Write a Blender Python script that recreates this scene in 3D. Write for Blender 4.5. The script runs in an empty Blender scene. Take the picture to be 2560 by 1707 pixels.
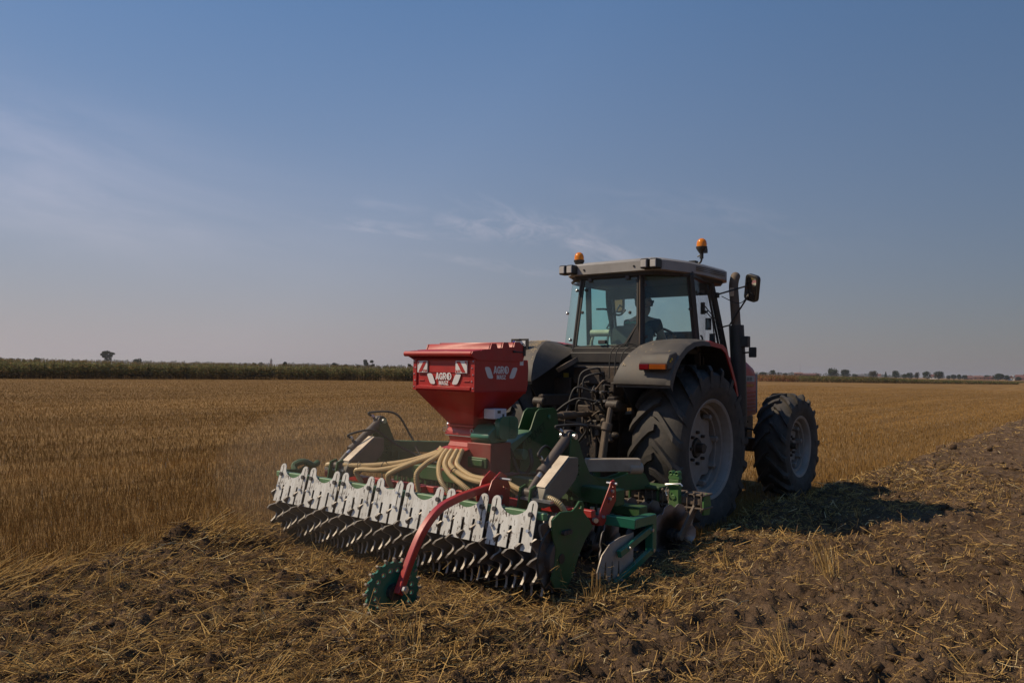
import bpy, bmesh, math, random
import numpy as np
from mathutils import Vector, Matrix
from mathutils.geometry import tessellate_polygon

random.seed(7)
RNG = np.random.default_rng(11)
scene = bpy.context.scene
COL = scene.collection
rad = math.radians

# ------------------------------------------------------------------ camera, sky, sun, exposure
F_PX, CAM_H, PITCH, ROLL = 1980.0, 1.62, rad(2.08), rad(1.0)
cam_d = bpy.data.cameras.new('camera')
cam = bpy.data.objects.new('camera', cam_d)
COL.objects.link(cam)
cam_d.sensor_width = 36.0
cam_d.lens = 36.0 * F_PX / 2560.0
cam_d.clip_start = 0.1
cam_d.clip_end = 30000
_f = Vector((0, math.cos(PITCH), math.sin(PITCH)))
_r0 = Vector((1, 0, 0)); _u0 = _r0.cross(_f)
_r = math.cos(ROLL) * _r0 + math.sin(ROLL) * _u0
_u = -math.sin(ROLL) * _r0 + math.cos(ROLL) * _u0
cam.matrix_world = Matrix(((_r.x, _u.x, -_f.x, 0), (_r.y, _u.y, -_f.y, 0), (_r.z, _u.z, -_f.z, CAM_H), (0, 0, 0, 1)))
scene.camera = cam

SUN_EL, SUN_AZ = rad(46.0), rad(-86.0)     # azimuth clockwise from +Y
to_sun = Vector((math.sin(SUN_AZ) * math.cos(SUN_EL), math.cos(SUN_AZ) * math.cos(SUN_EL), math.sin(SUN_EL)))
sun_d = bpy.data.lights.new('sun', 'SUN')
sun_d.energy = 5.0
sun_d.angle = rad(0.53)
sun_d.color = (1.0, 0.83, 0.60)
sun = bpy.data.objects.new('sun', sun_d)
sun.rotation_euler = to_sun.to_track_quat('Z', 'Y').to_euler()
sun.location = to_sun * 60
COL.objects.link(sun)

world = bpy.data.worlds.new('World')
scene.world = world
world.use_nodes = True
wn, wl = world.node_tree.nodes, world.node_tree.links
wn.clear()
w_out = wn.new('ShaderNodeOutputWorld')
w_bg = wn.new('ShaderNodeBackground')
w_bg.inputs['Strength'].default_value = 0.124
sky = wn.new('ShaderNodeTexSky')
sky.sky_type = 'NISHITA'
sky.sun_disc = False
sky.sun_elevation = SUN_EL
sky.sun_rotation = SUN_AZ
sky.altitude = 0
sky.air_density = 1.0
sky.dust_density = 0.6
sky.ozone_density = 4.0

def wnode(t, **kw):
    n = wn.new(t)
    for k, v in kw.items():
        setattr(n, k, v)
    return n

def wmath(op, a, b=None, clamp=False):
    n = wnode('ShaderNodeMath', operation=op, use_clamp=clamp)
    for i, v in enumerate((a, b)):
        if v is None: continue
        if isinstance(v, (int, float)): n.inputs[i].default_value = v
        else: wl.new(v, n.inputs[i])
    return n.outputs[0]

# thin cirrus: direction -> azimuth, elevation -> stretched noise inside a few drifting bands
w_tc = wnode('ShaderNodeTexCoord')
w_sep = wnode('ShaderNodeSeparateXYZ'); wl.new(w_tc.outputs['Generated'], w_sep.inputs[0])
az = wmath('ARCTAN2', w_sep.outputs[0], w_sep.outputs[1])
el = wmath('ARCSINE', w_sep.outputs[2])
def cirrus(az0, el0, slope, half_len, half_th, strength, seed, sx=9.0, sy=46.0, soft=False):
    """one streak of cirrus centred on (az0, el0); slope = rise of elevation per azimuth"""
    da = wmath('SUBTRACT', az, az0)
    line = wmath('ADD', wmath('MULTIPLY', da, slope), el0)
    de = wmath('SUBTRACT', el, line)
    comb = wnode('ShaderNodeCombineXYZ')
    wl.new(wmath('MULTIPLY', da, sx), comb.inputs[0])
    wl.new(wmath('MULTIPLY', de, sy), comb.inputs[1])
    comb.inputs[2].default_value = seed
    nz = wnode('ShaderNodeTexNoise'); nz.inputs['Scale'].default_value = 1.0
    nz.inputs['Detail'].default_value = 7.0; nz.inputs['Roughness'].default_value = 0.62
    nz.inputs['Distortion'].default_value = 0.5
    wl.new(comb.outputs[0], nz.inputs['Vector'])
    body = wmath('MULTIPLY', wmath('SUBTRACT', nz.outputs[0], 0.24 if soft else 0.40), 1.9 if soft else 3.4, True)
    qa = wmath('DIVIDE', da, half_len); qe = wmath('DIVIDE', de, half_th)
    fall = wmath('EXPONENT', wmath('MULTIPLY', wmath('ADD', wmath('MULTIPLY', qa, qa), wmath('MULTIPLY', qe, qe)), -1.0))
    return wmath('MULTIPLY', wmath('MULTIPLY', body, fall), strength)
parts_c = [cirrus(-0.62, rad(13.6), -0.135, 0.30, 0.055, 0.95, 1.3, 3, 15, True),
           cirrus(-0.55, rad(11.0), -0.09, 0.32, 0.060, 1.0, 4.7, 2.5, 13, True),
           cirrus(-0.17, rad(9.9), -0.10, 0.11, 0.010, 0.75, 8.1, 14, 60),
           cirrus(-0.16, rad(11.6), -0.10, 0.06, 0.012, 0.35, 18.1, 14, 50),
           cirrus(0.00, rad(10.3), -0.02, 0.10, 0.016, 0.95, 3.9, 34, 62),
           cirrus(0.07, rad(9.6), -0.34, 0.10, 0.014, 1.0, 12.4, 20, 60),
           cirrus(-0.03, rad(7.6), -0.14, 0.08, 0.006, 0.70, 6.2, 16, 70),
           cirrus(0.26, rad(10.9), -0.2, 0.14, 0.020, 0.30, 9.6, 14, 44),
           cirrus(-0.95, rad(18.0), -0.15, 0.4, 0.05, 0.35, 2.2, 5, 26),
           cirrus(1.2, rad(24.0), -0.2, 0.5, 0.06, 0.30, 5.5, 5, 26)]
tot = parts_c[0]
for p_ in parts_c[1:]:
    tot = wmath('MAXIMUM', tot, p_)
# the same clear sky through summer haze: paler low down, deeper blue and darker away from the sun
w_gam = wnode('ShaderNodeGamma'); w_gam.inputs[1].default_value = 0.70; wl.new(sky.outputs[0], w_gam.inputs[0])
w_hsv = wnode('ShaderNodeSeparateColor'); wl.new(w_gam.outputs[0], w_hsv.inputs[0])
lum = wmath('ADD', wmath('ADD', wmath('MULTIPLY', w_hsv.outputs[0], 0.30), wmath('MULTIPLY', w_hsv.outputs[1], 0.55)), wmath('MULTIPLY', w_hsv.outputs[2], 0.15))
chans = []
for i_, tint in enumerate((1.03, 0.965, 0.965)):
    c_ = wmath('MAXIMUM', wmath('ADD', wmath('MULTIPLY', wmath('SUBTRACT', w_hsv.outputs[i_], lum), 2.7), lum), 0.02)
    chans.append(wmath('MULTIPLY', c_, tint))
dotn = wnode('ShaderNodeVectorMath', operation='DOT_PRODUCT'); wl.new(w_tc.outputs['Generated'], dotn.inputs[0]); dotn.inputs[1].default_value = to_sun
glow = wmath('MINIMUM', wmath('MAXIMUM', wmath('ADD', wmath('MULTIPLY', dotn.outputs['Value'], 0.62), 0.80), 0.46), 0.98)
hz_el = wmath('EXPONENT', wmath('MULTIPLY', wmath('MAXIMUM', el, 0.0), -1.0 / rad(17.5)))
hz_f = wmath('MULTIPLY', hz_el, wmath('ADD', wmath('MULTIPLY', glow, 0.52), 0.42), True)
w_cmb = wnode('ShaderNodeCombineColor')
for i_, hz_c in enumerate((4.10, 3.72, 4.12)):
    c_ = wmath('ADD', wmath('MULTIPLY', chans[i_], wmath('SUBTRACT', 1.0, hz_f)), wmath('MULTIPLY', hz_f, hz_c))
    wl.new(wmath('MULTIPLY', c_, glow), w_cmb.inputs[i_])
w_mix = wnode('ShaderNodeMixRGB')
wl.new(tot, w_mix.inputs[0])
wl.new(w_cmb.outputs[0], w_mix.inputs[1])
w_gain = wnode('ShaderNodeMixRGB', blend_type='ADD')      # cirrus is sunlit: a pale veil above the sky behind it
w_gain.inputs[0].default_value = 1.0
wl.new(w_cmb.outputs[0], w_gain.inputs[1]); w_gain.inputs[2].default_value = (1.65, 1.22, 1.05, 1)
wl.new(w_gain.outputs[0], w_mix.inputs[2])
wl.new(w_mix.outputs[0], w_bg.inputs['Color'])
wl.new(w_bg.outputs[0], w_out.inputs['Surface'])

scene.view_settings.view_transform = 'Standard'
scene.view_settings.look = 'None'
scene.view_settings.gamma = 1.0
scene.view_settings.exposure = -0.32
scene.view_settings.use_curve_mapping = False
scene.render.engine = 'CYCLES'
scene.cycles.max_bounces = 7
scene.cycles.diffuse_bounces = 3
scene.cycles.glossy_bounces = 3
scene.cycles.transparent_max_bounces = 12
scene.cycles.volume_bounces = 0
scene.cycles.use_denoising = True

# ------------------------------------------------------------------ frames of reference
HD, OX, OY = rad(39.5), 1.22, 9.1           # tractor heading (clockwise from +Y) and rear axle on the ground
CH, SH = math.cos(HD), math.sin(HD)
def l2w(x, y, z=0.0): return Vector((OX + x * CH + y * SH, OY - x * SH + y * CH, z))
def w2l_np(X, Y):
    dx, dy = X - OX, Y - OY
    return dx * CH - dy * SH, dx * SH + dy * CH

# ------------------------------------------------------------------ noise helpers (numpy)
def _hash(ix, iy, seed):
    n = (ix.astype(np.int64) * 374761393 + iy.astype(np.int64) * 668265263 + seed * 1442695041) & 0xFFFFFFFF
    n = ((n ^ (n >> 13)) * 1274126177) & 0xFFFFFFFF
    return ((n ^ (n >> 16)) & 0xFFFF) / 65535.0
def vnoise(x, y, seed=0):
    ix, iy = np.floor(x), np.floor(y)
    fx, fy = x - ix, y - iy
    fx, fy = fx * fx * (3 - 2 * fx), fy * fy * (3 - 2 * fy)
    a, b = _hash(ix, iy, seed), _hash(ix + 1, iy, seed)
    c, d = _hash(ix, iy + 1, seed), _hash(ix + 1, iy + 1, seed)
    return (a + (b - a) * fx) * (1 - fy) + (c + (d - c) * fx) * fy
def fbm(x, y, octv=4, seed=0, gain=0.5):
    s, a, t = 0.0, 1.0, 0.0
    for i in range(octv):
        s = s + a * vnoise(x * 2 ** i + 17.3 * i, y * 2 ** i - 9.1 * i, seed + i)
        t += a; a *= gain
    return s / t
def sstep(a, b, x):
    t = np.clip((x - a) / (b - a), 0, 1)
    return t * t * (3 - 2 * t)

# ------------------------------------------------------------------ materials
def new_mat(name):
    m = bpy.data.materials.new(name); m.use_nodes = True
    nt = m.node_tree
    return m, nt.nodes, nt.links, nt.nodes['Principled BSDF']
def mat(name, col, rough=0.5, metal=0.0, var=0.18, scale=6.0, dust=0.0, dust_col=(0.20, 0.145, 0.095), dscale=2.6,
        bump=0.0, bscale=60.0, coat=0.0, streak=(1, 1, 1), attr=None, spec=0.5, lo=0.46, hi=0.68):
    m, N, L, P = new_mat(name)
    tc = N.new('ShaderNodeTexCoord')
    mp = N.new('ShaderNodeMapping'); mp.inputs['Scale'].default_value = streak
    L.new(tc.outputs['Object'], mp.inputs[0])
    nz = N.new('ShaderNodeTexNoise'); nz.inputs['Scale'].default_value = scale
    nz.inputs['Detail'].default_value = 6; nz.inputs['Roughness'].default_value = 0.6
    L.new(mp.outputs[0], nz.inputs['Vector'])
    rp = N.new('ShaderNodeMapRange')
    rp.inputs[1].default_value = 0.25; rp.inputs[2].default_value = 0.75
    rp.inputs[3].default_value = 1 - var; rp.inputs[4].default_value = 1 + var
    L.new(nz.outputs[0], rp.inputs[0])
    mul = N.new('ShaderNodeVectorMath'); mul.operation = 'SCALE'
    if attr:
        at = N.new('ShaderNodeAttribute'); at.attribute_name = attr
        L.new(at.outputs['Color'], mul.inputs[0])
    else:
        mul.inputs[0].default_value = col
    L.new(rp.outputs[0], mul.inputs['Scale'])
    out = mul.outputs[0]
    P.inputs['Roughness'].default_value = rough
    P.inputs['Metallic'].default_value = metal
    P.inputs['Specular IOR Level'].default_value = spec
    if coat: P.inputs['Coat Weight'].default_value = coat; P.inputs['Coat Roughness'].default_value = 0.15
    if dust > 0:
        n2 = N.new('ShaderNodeTexNoise'); n2.inputs['Scale'].default_value = dscale
        n2.inputs['Detail'].default_value = 9; n2.inputs['Roughness'].default_value = 0.66
        L.new(tc.outputs['Object'], n2.inputs['Vector'])
        r2 = N.new('ShaderNodeMapRange'); r2.inputs[1].default_value = lo; r2.inputs[2].default_value = hi
        r2.inputs[3].default_value = dust * 0.25; r2.inputs[4].default_value = dust
        L.new(n2.outputs[0], r2.inputs[0])
        mx = N.new('ShaderNodeMixRGB'); mx.inputs[2].default_value = (*dust_col, 1)
        L.new(r2.outputs[0], mx.inputs[0]); L.new(out, mx.inputs[1])
        out = mx.outputs[0]
        mr = N.new('ShaderNodeMapRange'); mr.inputs[3].default_value = rough; mr.inputs[4].default_value = 0.9
        L.new(r2.outputs[0], mr.inputs[0]); L.new(mr.outputs[0], P.inputs['Roughness'])
        if metal > 0:
            mm = N.new('ShaderNodeMath'); mm.operation = 'MULTIPLY_ADD'
            mm.inputs[1].default_value = -metal; mm.inputs[2].default_value = metal
            L.new(r2.outputs[0], mm.inputs[0]); L.new(mm.outputs[0], P.inputs['Metallic'])
    L.new(out, P.inputs['Base Color'])
    if bump > 0:
        n3 = N.new('ShaderNodeTexNoise'); n3.inputs['Scale'].default_value = bscale; n3.inputs['Detail'].default_value = 5
        L.new(tc.outputs['Object'], n3.inputs['Vector'])
        b = N.new('ShaderNodeBump'); b.inputs['Strength'].default_value = bump; b.inputs['Distance'].default_value = 0.02
        L.new(n3.outputs[0], b.inputs['Height']); L.new(b.outputs[0], P.inputs['Normal'])
    return m

def leaf_mat(name, trans):
    """thin leaves: part of the light passes through"""
    m, N, L, P = new_mat(name); N.remove(P)
    at = N.new('ShaderNodeAttribute'); at.attribute_name = 'col'
    d = N.new('ShaderNodeBsdfDiffuse'); t = N.new('ShaderNodeBsdfTranslucent'); mx = N.new('ShaderNodeMixShader'); mx.inputs[0].default_value = trans
    L.new(at.outputs['Color'], d.inputs[0]); L.new(at.outputs['Color'], t.inputs[0])
    L.new(d.outputs[0], mx.inputs[1]); L.new(t.outputs[0], mx.inputs[2]); L.new(mx.outputs[0], N['Material Output'].inputs['Surface'])
    return m
def glass_mat(name, tint, dirt=0.10, dirt_col=(0.35, 0.33, 0.30)):
    m, N, L, P = new_mat(name)
    N.remove(P)
    out = N['Material Output']
    tr = N.new('ShaderNodeBsdfTransparent'); tr.inputs[0].default_value = (*tint, 1)
    gl = N.new('ShaderNodeBsdfGlossy'); gl.inputs['Roughness'].default_value = 0.02
    fc = N.new('ShaderNodeLayerWeight'); fc.inputs[0].default_value = 0.5
    pw = N.new('ShaderNodeMath'); pw.operation = 'POWER'; pw.inputs[1].default_value = 5.0; L.new(fc.outputs['Facing'], pw.inputs[0])
    lw = N.new('ShaderNodeMath'); lw.operation = 'MULTIPLY_ADD'; lw.inputs[1].default_value = 0.55; lw.inputs[2].default_value = 0.035; L.new(pw.outputs[0], lw.inputs[0])
    mx = N.new('ShaderNodeMixShader')
    L.new(lw.outputs[0], mx.inputs[0]); L.new(tr.outputs[0], mx.inputs[1]); L.new(gl.outputs[0], mx.inputs[2])
    df = N.new('ShaderNodeBsdfDiffuse'); df.inputs[0].default_value = (*dirt_col, 1)
    tc = N.new('ShaderNodeTexCoord')
    nz = N.new('ShaderNodeTexNoise'); nz.inputs['Scale'].default_value = 3.5; nz.inputs['Detail'].default_value = 8
    L.new(tc.outputs['Object'], nz.inputs['Vector'])
    r = N.new('ShaderNodeMapRange'); r.inputs[1].default_value = 0.35; r.inputs[2].default_value = 0.75
    r.inputs[3].default_value = dirt * 0.5; r.inputs[4].default_value = dirt * 1.6
    L.new(nz.outputs[0], r.inputs[0])
    m2 = N.new('ShaderNodeMixShader')
    L.new(r.outputs[0], m2.inputs[0]); L.new(mx.outputs[0], m2.inputs[1]); L.new(df.outputs[0], m2.inputs[2])
    L.new(m2.outputs[0], out.inputs['Surface'])
    return m

RED = mat('red_paint', (0.40, 0.014, 0.013), 0.40, var=0.14, dust=0.26, dscale=5.0, dust_col=(0.26, 0.12, 0.085), coat=0.10, bump=0.03, lo=0.44, hi=0.72)
RED2 = mat('red_tractor_paint', (0.40, 0.014, 0.016), 0.40, dust=0.14)
RED_ARM = mat('red_arm_paint', (0.38, 0.014, 0.013), 0.36, dust=0.26, dscale=14, coat=0.3, lo=0.52, hi=0.7)
GREEN = mat('green_paint', (0.014, 0.088, 0.020), 0.45, dust=0.5, dscale=4.0, dust_col=(0.13, 0.10, 0.065), bump=0.02)
GREEN_B = mat('bright_green_paint', (0.026, 0.15, 0.028), 0.45, dust=0.45)
TEAL = mat('teal_green_paint', (0.005, 0.135, 0.078), 0.32, dust=0.18, coat=0.3)
GREY_PL = mat('grey_fender_plastic', (0.060, 0.056, 0.051), 0.6, dust=0.5, dscale=4.0, dust_col=(0.18, 0.145, 0.11), bump=0.05)
ROOF_M = mat('roof_grey_plastic', (0.29, 0.28, 0.27), 0.5, dust=0.35, dscale=3.0, dust_col=(0.30, 0.26, 0.22))
BLACK = mat('black_paint', (0.018, 0.017, 0.016), 0.45, dust=0.3, dust_col=(0.10, 0.075, 0.055))
OILY = mat('oily_cast_iron', (0.022, 0.019, 0.016), 0.5, dust=0.55, dscale=7, dust_col=(0.12, 0.075, 0.045), bump=0.3, bscale=30)
RUBBER = mat('black_rubber', (0.02, 0.019, 0.018), 0.6, dust=0.2, dust_col=(0.12, 0.1, 0.08))
TYRE = mat('tyre_rubber', (0.027, 0.025, 0.023), 0.72, dust=0.48, dscale=6, dust_col=(0.135, 0.11, 0.086), bump=0.15, bscale=90)
RIM = mat('dirty_silver_rim', (0.28, 0.26, 0.24), 0.5, metal=0.15, dust=0.5, dscale=5)
STEEL = mat('bare_steel', (0.45, 0.45, 0.46), 0.28, metal=0.9, dust=0.15)
RING_M = mat('roller_steel', (0.12, 0.106, 0.096), 0.42, metal=0.35, dust=0.5, dscale=9, dust_col=(0.10, 0.07, 0.047))
EDGE = mat('polished_ring_edge', (0.36, 0.335, 0.30), 0.5, metal=0.45, dust=0.5, dscale=18)
ZINC = mat('zinc_bolt', (0.55, 0.55, 0.55), 0.3, metal=0.8)
DKBOLT = mat('dark_bolt', (0.045, 0.04, 0.04), 0.5)
PALE = mat('dusty_pale_and_sunlit_steel', (0.72, 0.60, 0.45), 0.55, dust=0.6, dscale=7, dust_col=(0.30, 0.22, 0.145))  # dusty pale tone; also painted on the roller arms as their sunlit top
ARM_GREY = mat('dusty_grey_green_steel', (0.15, 0.135, 0.10), 0.55, dust=0.6, dscale=5, dust_col=(0.24, 0.19, 0.14))
BRACE_GREY = mat('dusty_beige_steel', (0.36, 0.30, 0.23), 0.55, dust=0.6, dscale=7, dust_col=(0.22, 0.17, 0.12))
TOOTH = mat('earthy_tooth_steel', (0.26, 0.20, 0.14), 0.5, dust=0.5, dscale=12)
RED_DULL = mat('dusty_red_paint', (0.24, 0.018, 0.016), 0.5, dust=0.4)
INK_G = mat('faded_dark_print', (0.008, 0.026, 0.010), 0.5)
BROWN = mat('earthy_brown_steel', (0.10, 0.075, 0.055), 0.6, dust=0.6, dscale=9, dust_col=(0.20, 0.145, 0.10), bump=0.1)
CYL = mat('dusty_cylinder_paint', (0.075, 0.058, 0.05), 0.5, dust=0.4)
HOSE = mat('beige_seed_hose', (0.56, 0.40, 0.19), 0.42, var=0.1, dust=0.18, dscale=5)
WHITE = mat('white_sticker', (0.72, 0.71, 0.71), 0.45, var=0.05, dust=0.12)
STRIPE = mat('red_sticker', (0.40, 0.02, 0.02), 0.4, var=0.05, dust=0.1)
BOXW = mat('white_plastic', (0.62, 0.62, 0.64), 0.4, dust=0.15)
INTERIOR = mat('dark_cab_plastic', (0.03, 0.03, 0.031), 0.7)
FABRIC = mat('seat_fabric', (0.045, 0.043, 0.042), 0.9)
SHIRT = mat('navy_shirt', (0.012, 0.014, 0.024), 0.9)
PRINT = mat('teal_shirt_print', (0.03, 0.22, 0.16), 0.8)
TROUSER = mat('dark_trousers', (0.02, 0.02, 0.025), 0.9)
SKIN = mat('skin', (0.36, 0.20, 0.14), 0.55, var=0.06)
HAIR = mat('dark_hair', (0.018, 0.012, 0.009), 0.6)
GLASS = glass_mat('tinted_cab_glass', (0.835, 1.0, 0.975), 0.03, (0.5, 0.56, 0.54))
GLASS_C = glass_mat('clear_side_glass', (0.975, 0.98, 0.99), 0.02)
MIRROR = mat('mirror_glass', (0.7, 0.7, 0.7), 0.03, metal=1.0, var=0.02)
LENS = mat('lamp_lens', (0.50, 0.48, 0.46), 0.18, dust=0.35)
AMBER = mat('amber_plastic', (1.0, 0.30, 0.003), 0.2, var=0.1)
AMBER.node_tree.nodes['Principled BSDF'].inputs['Transmission Weight'].default_value = 0.35
RED_LENS = mat('red_lens', (0.12, 0.005, 0.007), 0.15)
ORANGE_LENS = mat('orange_lens', (0.24, 0.058, 0.007), 0.15)
DECAL_GREY = mat('grey_decal', (0.33, 0.32, 0.30), 0.5)
INK = mat('black_print', (0.008, 0.008, 0.008), 0.5, var=0.02)
YELLOW = mat('yellow_sticker', (0.50, 0.33, 0.02), 0.5, dust=0.3)
BLUE = mat('blue_print', (0.02, 0.06, 0.30), 0.4)

# disc blade: earth-caked centre, polished rim (wear, measured from the disc's own axle)
def disc_mat():
    m, N, L, P = new_mat('disc_blade_steel')
    tc = N.new('ShaderNodeTexCoord')
    ln = N.new('ShaderNodeVectorMath'); ln.operation = 'LENGTH'; L.new(tc.outputs['Object'], ln.inputs[0])
    nz = N.new('ShaderNodeTexNoise'); nz.inputs['Scale'].default_value = 9; nz.inputs['Detail'].default_value = 6
    L.new(tc.outputs['Object'], nz.inputs['Vector'])
    ma = N.new('ShaderNodeMath'); ma.operation = 'MULTIPLY_ADD'; ma.inputs[1].default_value = 0.12
    L.new(nz.outputs[0], ma.inputs[0]); L.new(ln.outputs['Value'], ma.inputs[2])
    cr = N.new('ShaderNodeValToRGB'); L.new(ma.outputs[0], cr.inputs[0])
    e = cr.color_ramp.elements
    e[0].position = 0.19; e[0].color = (0.028, 0.02, 0.015, 1)
    e[1].position = 0.30; e[1].color = (0.33, 0.31, 0.31, 1)
    x = cr.color_ramp.elements.new(0.24); x.color = (0.13, 0.09, 0.07, 1)
    L.new(cr.outputs[0], P.inputs['Base Color'])
    P.inputs['Metallic'].default_value = 0.45; P.inputs['Roughness'].default_value = 0.38
    return m
DISC = disc_mat()
# scraper plate: galvanised, with specks and streaks of dried soil
def scraper_mat():
    m, N, L, P = new_mat('galvanised_scraper_steel')
    tc = N.new('ShaderNodeTexCoord')
    def noise(scale, st, det=8, ro=0.65):
        mp = N.new('ShaderNodeMapping'); mp.inputs['Scale'].default_value = st; L.new(tc.outputs['Object'], mp.inputs[0])
        n = N.new('ShaderNodeTexNoise'); n.inputs['Scale'].default_value = scale; n.inputs['Detail'].default_value = det
        n.inputs['Roughness'].default_value = ro
        L.new(mp.outputs[0], n.inputs['Vector']); return n.outputs[0]
    oi = N.new('ShaderNodeObjectInfo')
    base = N.new('ShaderNodeValToRGB'); L.new(noise(14, (1, 1, 0.25)), base.inputs[0])
    base.color_ramp.elements[0].position = 0.3; base.color_ramp.elements[0].color = (0.50, 0.475, 0.42, 1)
    base.color_ramp.elements[1].position = 0.65; base.color_ramp.elements[1].color = (0.74, 0.735, 0.69, 1)
    sp = N.new('ShaderNodeMapRange'); L.new(noise(38, (1, 1, 0.42), 4, 0.7), sp.inputs[0])
    sp.inputs[1].default_value = 0.565; sp.inputs[2].default_value = 0.62
    pa = N.new('ShaderNodeMapRange'); vm = N.new('ShaderNodeVectorMath'); vm.operation = 'ADD'; L.new(tc.outputs['Object'], vm.inputs[0]); L.new(oi.outputs['Location'], vm.inputs[1])
    pn = N.new('ShaderNodeTexNoise'); pn.inputs['Scale'].default_value = 1.7; pn.inputs['Detail'].default_value = 4; L.new(vm.outputs[0], pn.inputs['Vector'])
    L.new(pn.outputs[0], pa.inputs[0])
    pa.inputs[1].default_value = 0.40; pa.inputs[2].default_value = 0.54
    mu = N.new('ShaderNodeMath'); mu.operation = 'MULTIPLY'; L.new(sp.outputs[0], mu.inputs[0]); L.new(pa.outputs[0], mu.inputs[1])
    mx = N.new('ShaderNodeMixRGB'); L.new(mu.outputs[0], mx.inputs[0]); L.new(base.outputs[0], mx.inputs[1])
    mx.inputs[2].default_value = (0.085, 0.058, 0.04, 1)
    L.new(mx.outputs[0], P.inputs['Base Color'])
    P.inputs['Metallic'].default_value = 0.25; P.inputs['Roughness'].default_value = 0.48
    return m
SCRAPER = scraper_mat()

# ------------------------------------------------------------------ mesh builder
class MB:
    def __init__(s): s.v, s.f, s.m = [], [], []
    def add(s, vs, fs, mi=0):
        o = len(s.v)
        s.v += [tuple(map(float, p)) for p in vs]
        s.f += [tuple(o + i for i in q) for q in fs]
        s.m += [mi] * len(fs)
        return s
    def box(s, x0, x1, y0, y1, z0, z1, mi=0):
        vs = [(x, y, z) for z in (z0, z1) for y in (y0, y1) for x in (x0, x1)]
        return s.add(vs, [(0, 2, 3, 1), (4, 5, 7, 6), (0, 1, 5, 4), (2, 6, 7, 3), (0, 4, 6, 2), (1, 3, 7, 5)], mi)
    def cbox(s, c, size, rot=None, mi=0):
        """box by centre and size with an optional rotation (Euler xyz or matrix)"""
        R = rot if isinstance(rot, Matrix) else (Matrix.Identity(3) if rot is None else __import__('mathutils').Euler(rot).to_matrix())
        hx, hy, hz = (q / 2 for q in size)
        vs = [Vector(c) + R @ Vector((x, y, z)) for z in (-hz, hz) for y in (-hy, hy) for x in (-hx, hx)]
        return s.add(vs, [(0, 2, 3, 1), (4, 5, 7, 6), (0, 1, 5, 4), (2, 6, 7, 3), (0, 4, 6, 2), (1, 3, 7, 5)], mi)
    def beam(s, a, b, w, h, up=(0, 0, 1), mi=0):
        """rectangular bar from a to b, w wide (sideways) and h high"""
        a, b = Vector(a), Vector(b); d = (b - a).normalized()
        sd = d.cross(Vector(up))
        if sd.length < 1e-4: sd = d.cross(Vector((1, 0, 0)))
        sd.normalize(); u = sd.cross(d)
        vs = [p + sd * (i * w / 2) + u * (j * h / 2) for p in (a, b) for i, j in ((-1, -1), (1, -1), (1, 1), (-1, 1))]
        return s.add(vs, [(0, 1, 2, 3), (7, 6, 5, 4), (0, 4, 5, 1), (1, 5, 6, 2), (2, 6, 7, 3), (3, 7, 4, 0)], mi)
    def tube(s, path, r, n=10, caps=True, mi=0):
        P = [Vector(p) for p in path]; k = len(P)
        R = r if isinstance(r, (list, tuple)) else [r] * k
        t = [(P[min(i + 1, k - 1)] - P[max(i - 1, 0)]).normalized() for i in range(k)]
        a = Vector((0, 0, 1)) if abs(t[0].z) < 0.9 else Vector((1, 0, 0))
        nn = t[0].cross(a).normalized(); vs = []
        for i in range(k):
            nn = (nn - t[i] * nn.dot(t[i]))
            nn.normalize(); bb = t[i].cross(nn)
            for j in range(n):
                q = 2 * math.pi * j / n
                vs.append(P[i] + (nn * math.cos(q) + bb * math.sin(q)) * R[i])
        fs = [(i * n + j, i * n + (j + 1) % n, (i + 1) * n + (j + 1) % n, (i + 1) * n + j) for i in range(k - 1) for j in range(n)]
        if caps: fs += [tuple(range(n - 1, -1, -1)), tuple((k - 1) * n + j for j in range(n))]
        return s.add(vs, fs, mi)
    def cyl(s, a, b, r, n=14, mi=0, r2=None): return s.tube([a, b], [r, r if r2 is None else r2], n, True, mi)
    def lathe(s, prof, c=(0, 0, 0), ax='x', n=32, mi=0, closed=False):
        """prof: (along axis, radius)"""
        vs, k = [], len(prof)
        for a, r in prof:
            for j in range(n):
                q = 2 * math.pi * j / n; co, si = r * math.cos(q), r * math.sin(q)
                p = {'x': (a, co, si), 'y': (si, a, co), 'z': (co, si, a)}[ax]
                vs.append((c[0] + p[0], c[1] + p[1], c[2] + p[2]))
        kk = k if closed else k - 1
        fs = [(i * n + j, i * n + (j + 1) % n, ((i + 1) % k) * n + (j + 1) % n, ((i + 1) % k) * n + j) for i in range(kk) for j in range(n)]
        return s.add(vs, fs, mi)
    def prism(s, outer, fr, t, holes=(), mi=0, side_mi=None):
        """plate: 2D outline (and holes) in frame fr=(origin,U,V), thickness t along U x V (centred)"""
        O, U, V = Vector(fr[0]), Vector(fr[1]).normalized(), Vector(fr[2]).normalized()
        Nn = U.cross(V).normalized()
        loops = [list(outer)] + [list(h) for h in holes]
        flat = [p for lp in loops for p in lp]
        tris = tessellate_polygon([[Vector((p[0], p[1], 0)) for p in lp] for lp in loops])
        n = len(flat)
        vs = [O + U * p[0] + V * p[1] + Nn * (-t / 2) for p in flat] + [O + U * p[0] + V * p[1] + Nn * (t / 2) for p in flat]
        s.add(vs, [tuple(q) for q in tris] + [tuple(i + n for i in reversed(q)) for q in tris], mi)
        base = len(s.v) - 2 * n; o = 0; sf = []
        for lp in loops:
            k = len(lp)
            sf += [(base + o + i, base + o + (i + 1) % k, base + o + (i + 1) % k + n, base + o + i + n) for i in range(k)]
            o += k
        s.f += sf; s.m += [mi if side_mi is None else side_mi] * len(sf)
        return s
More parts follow.
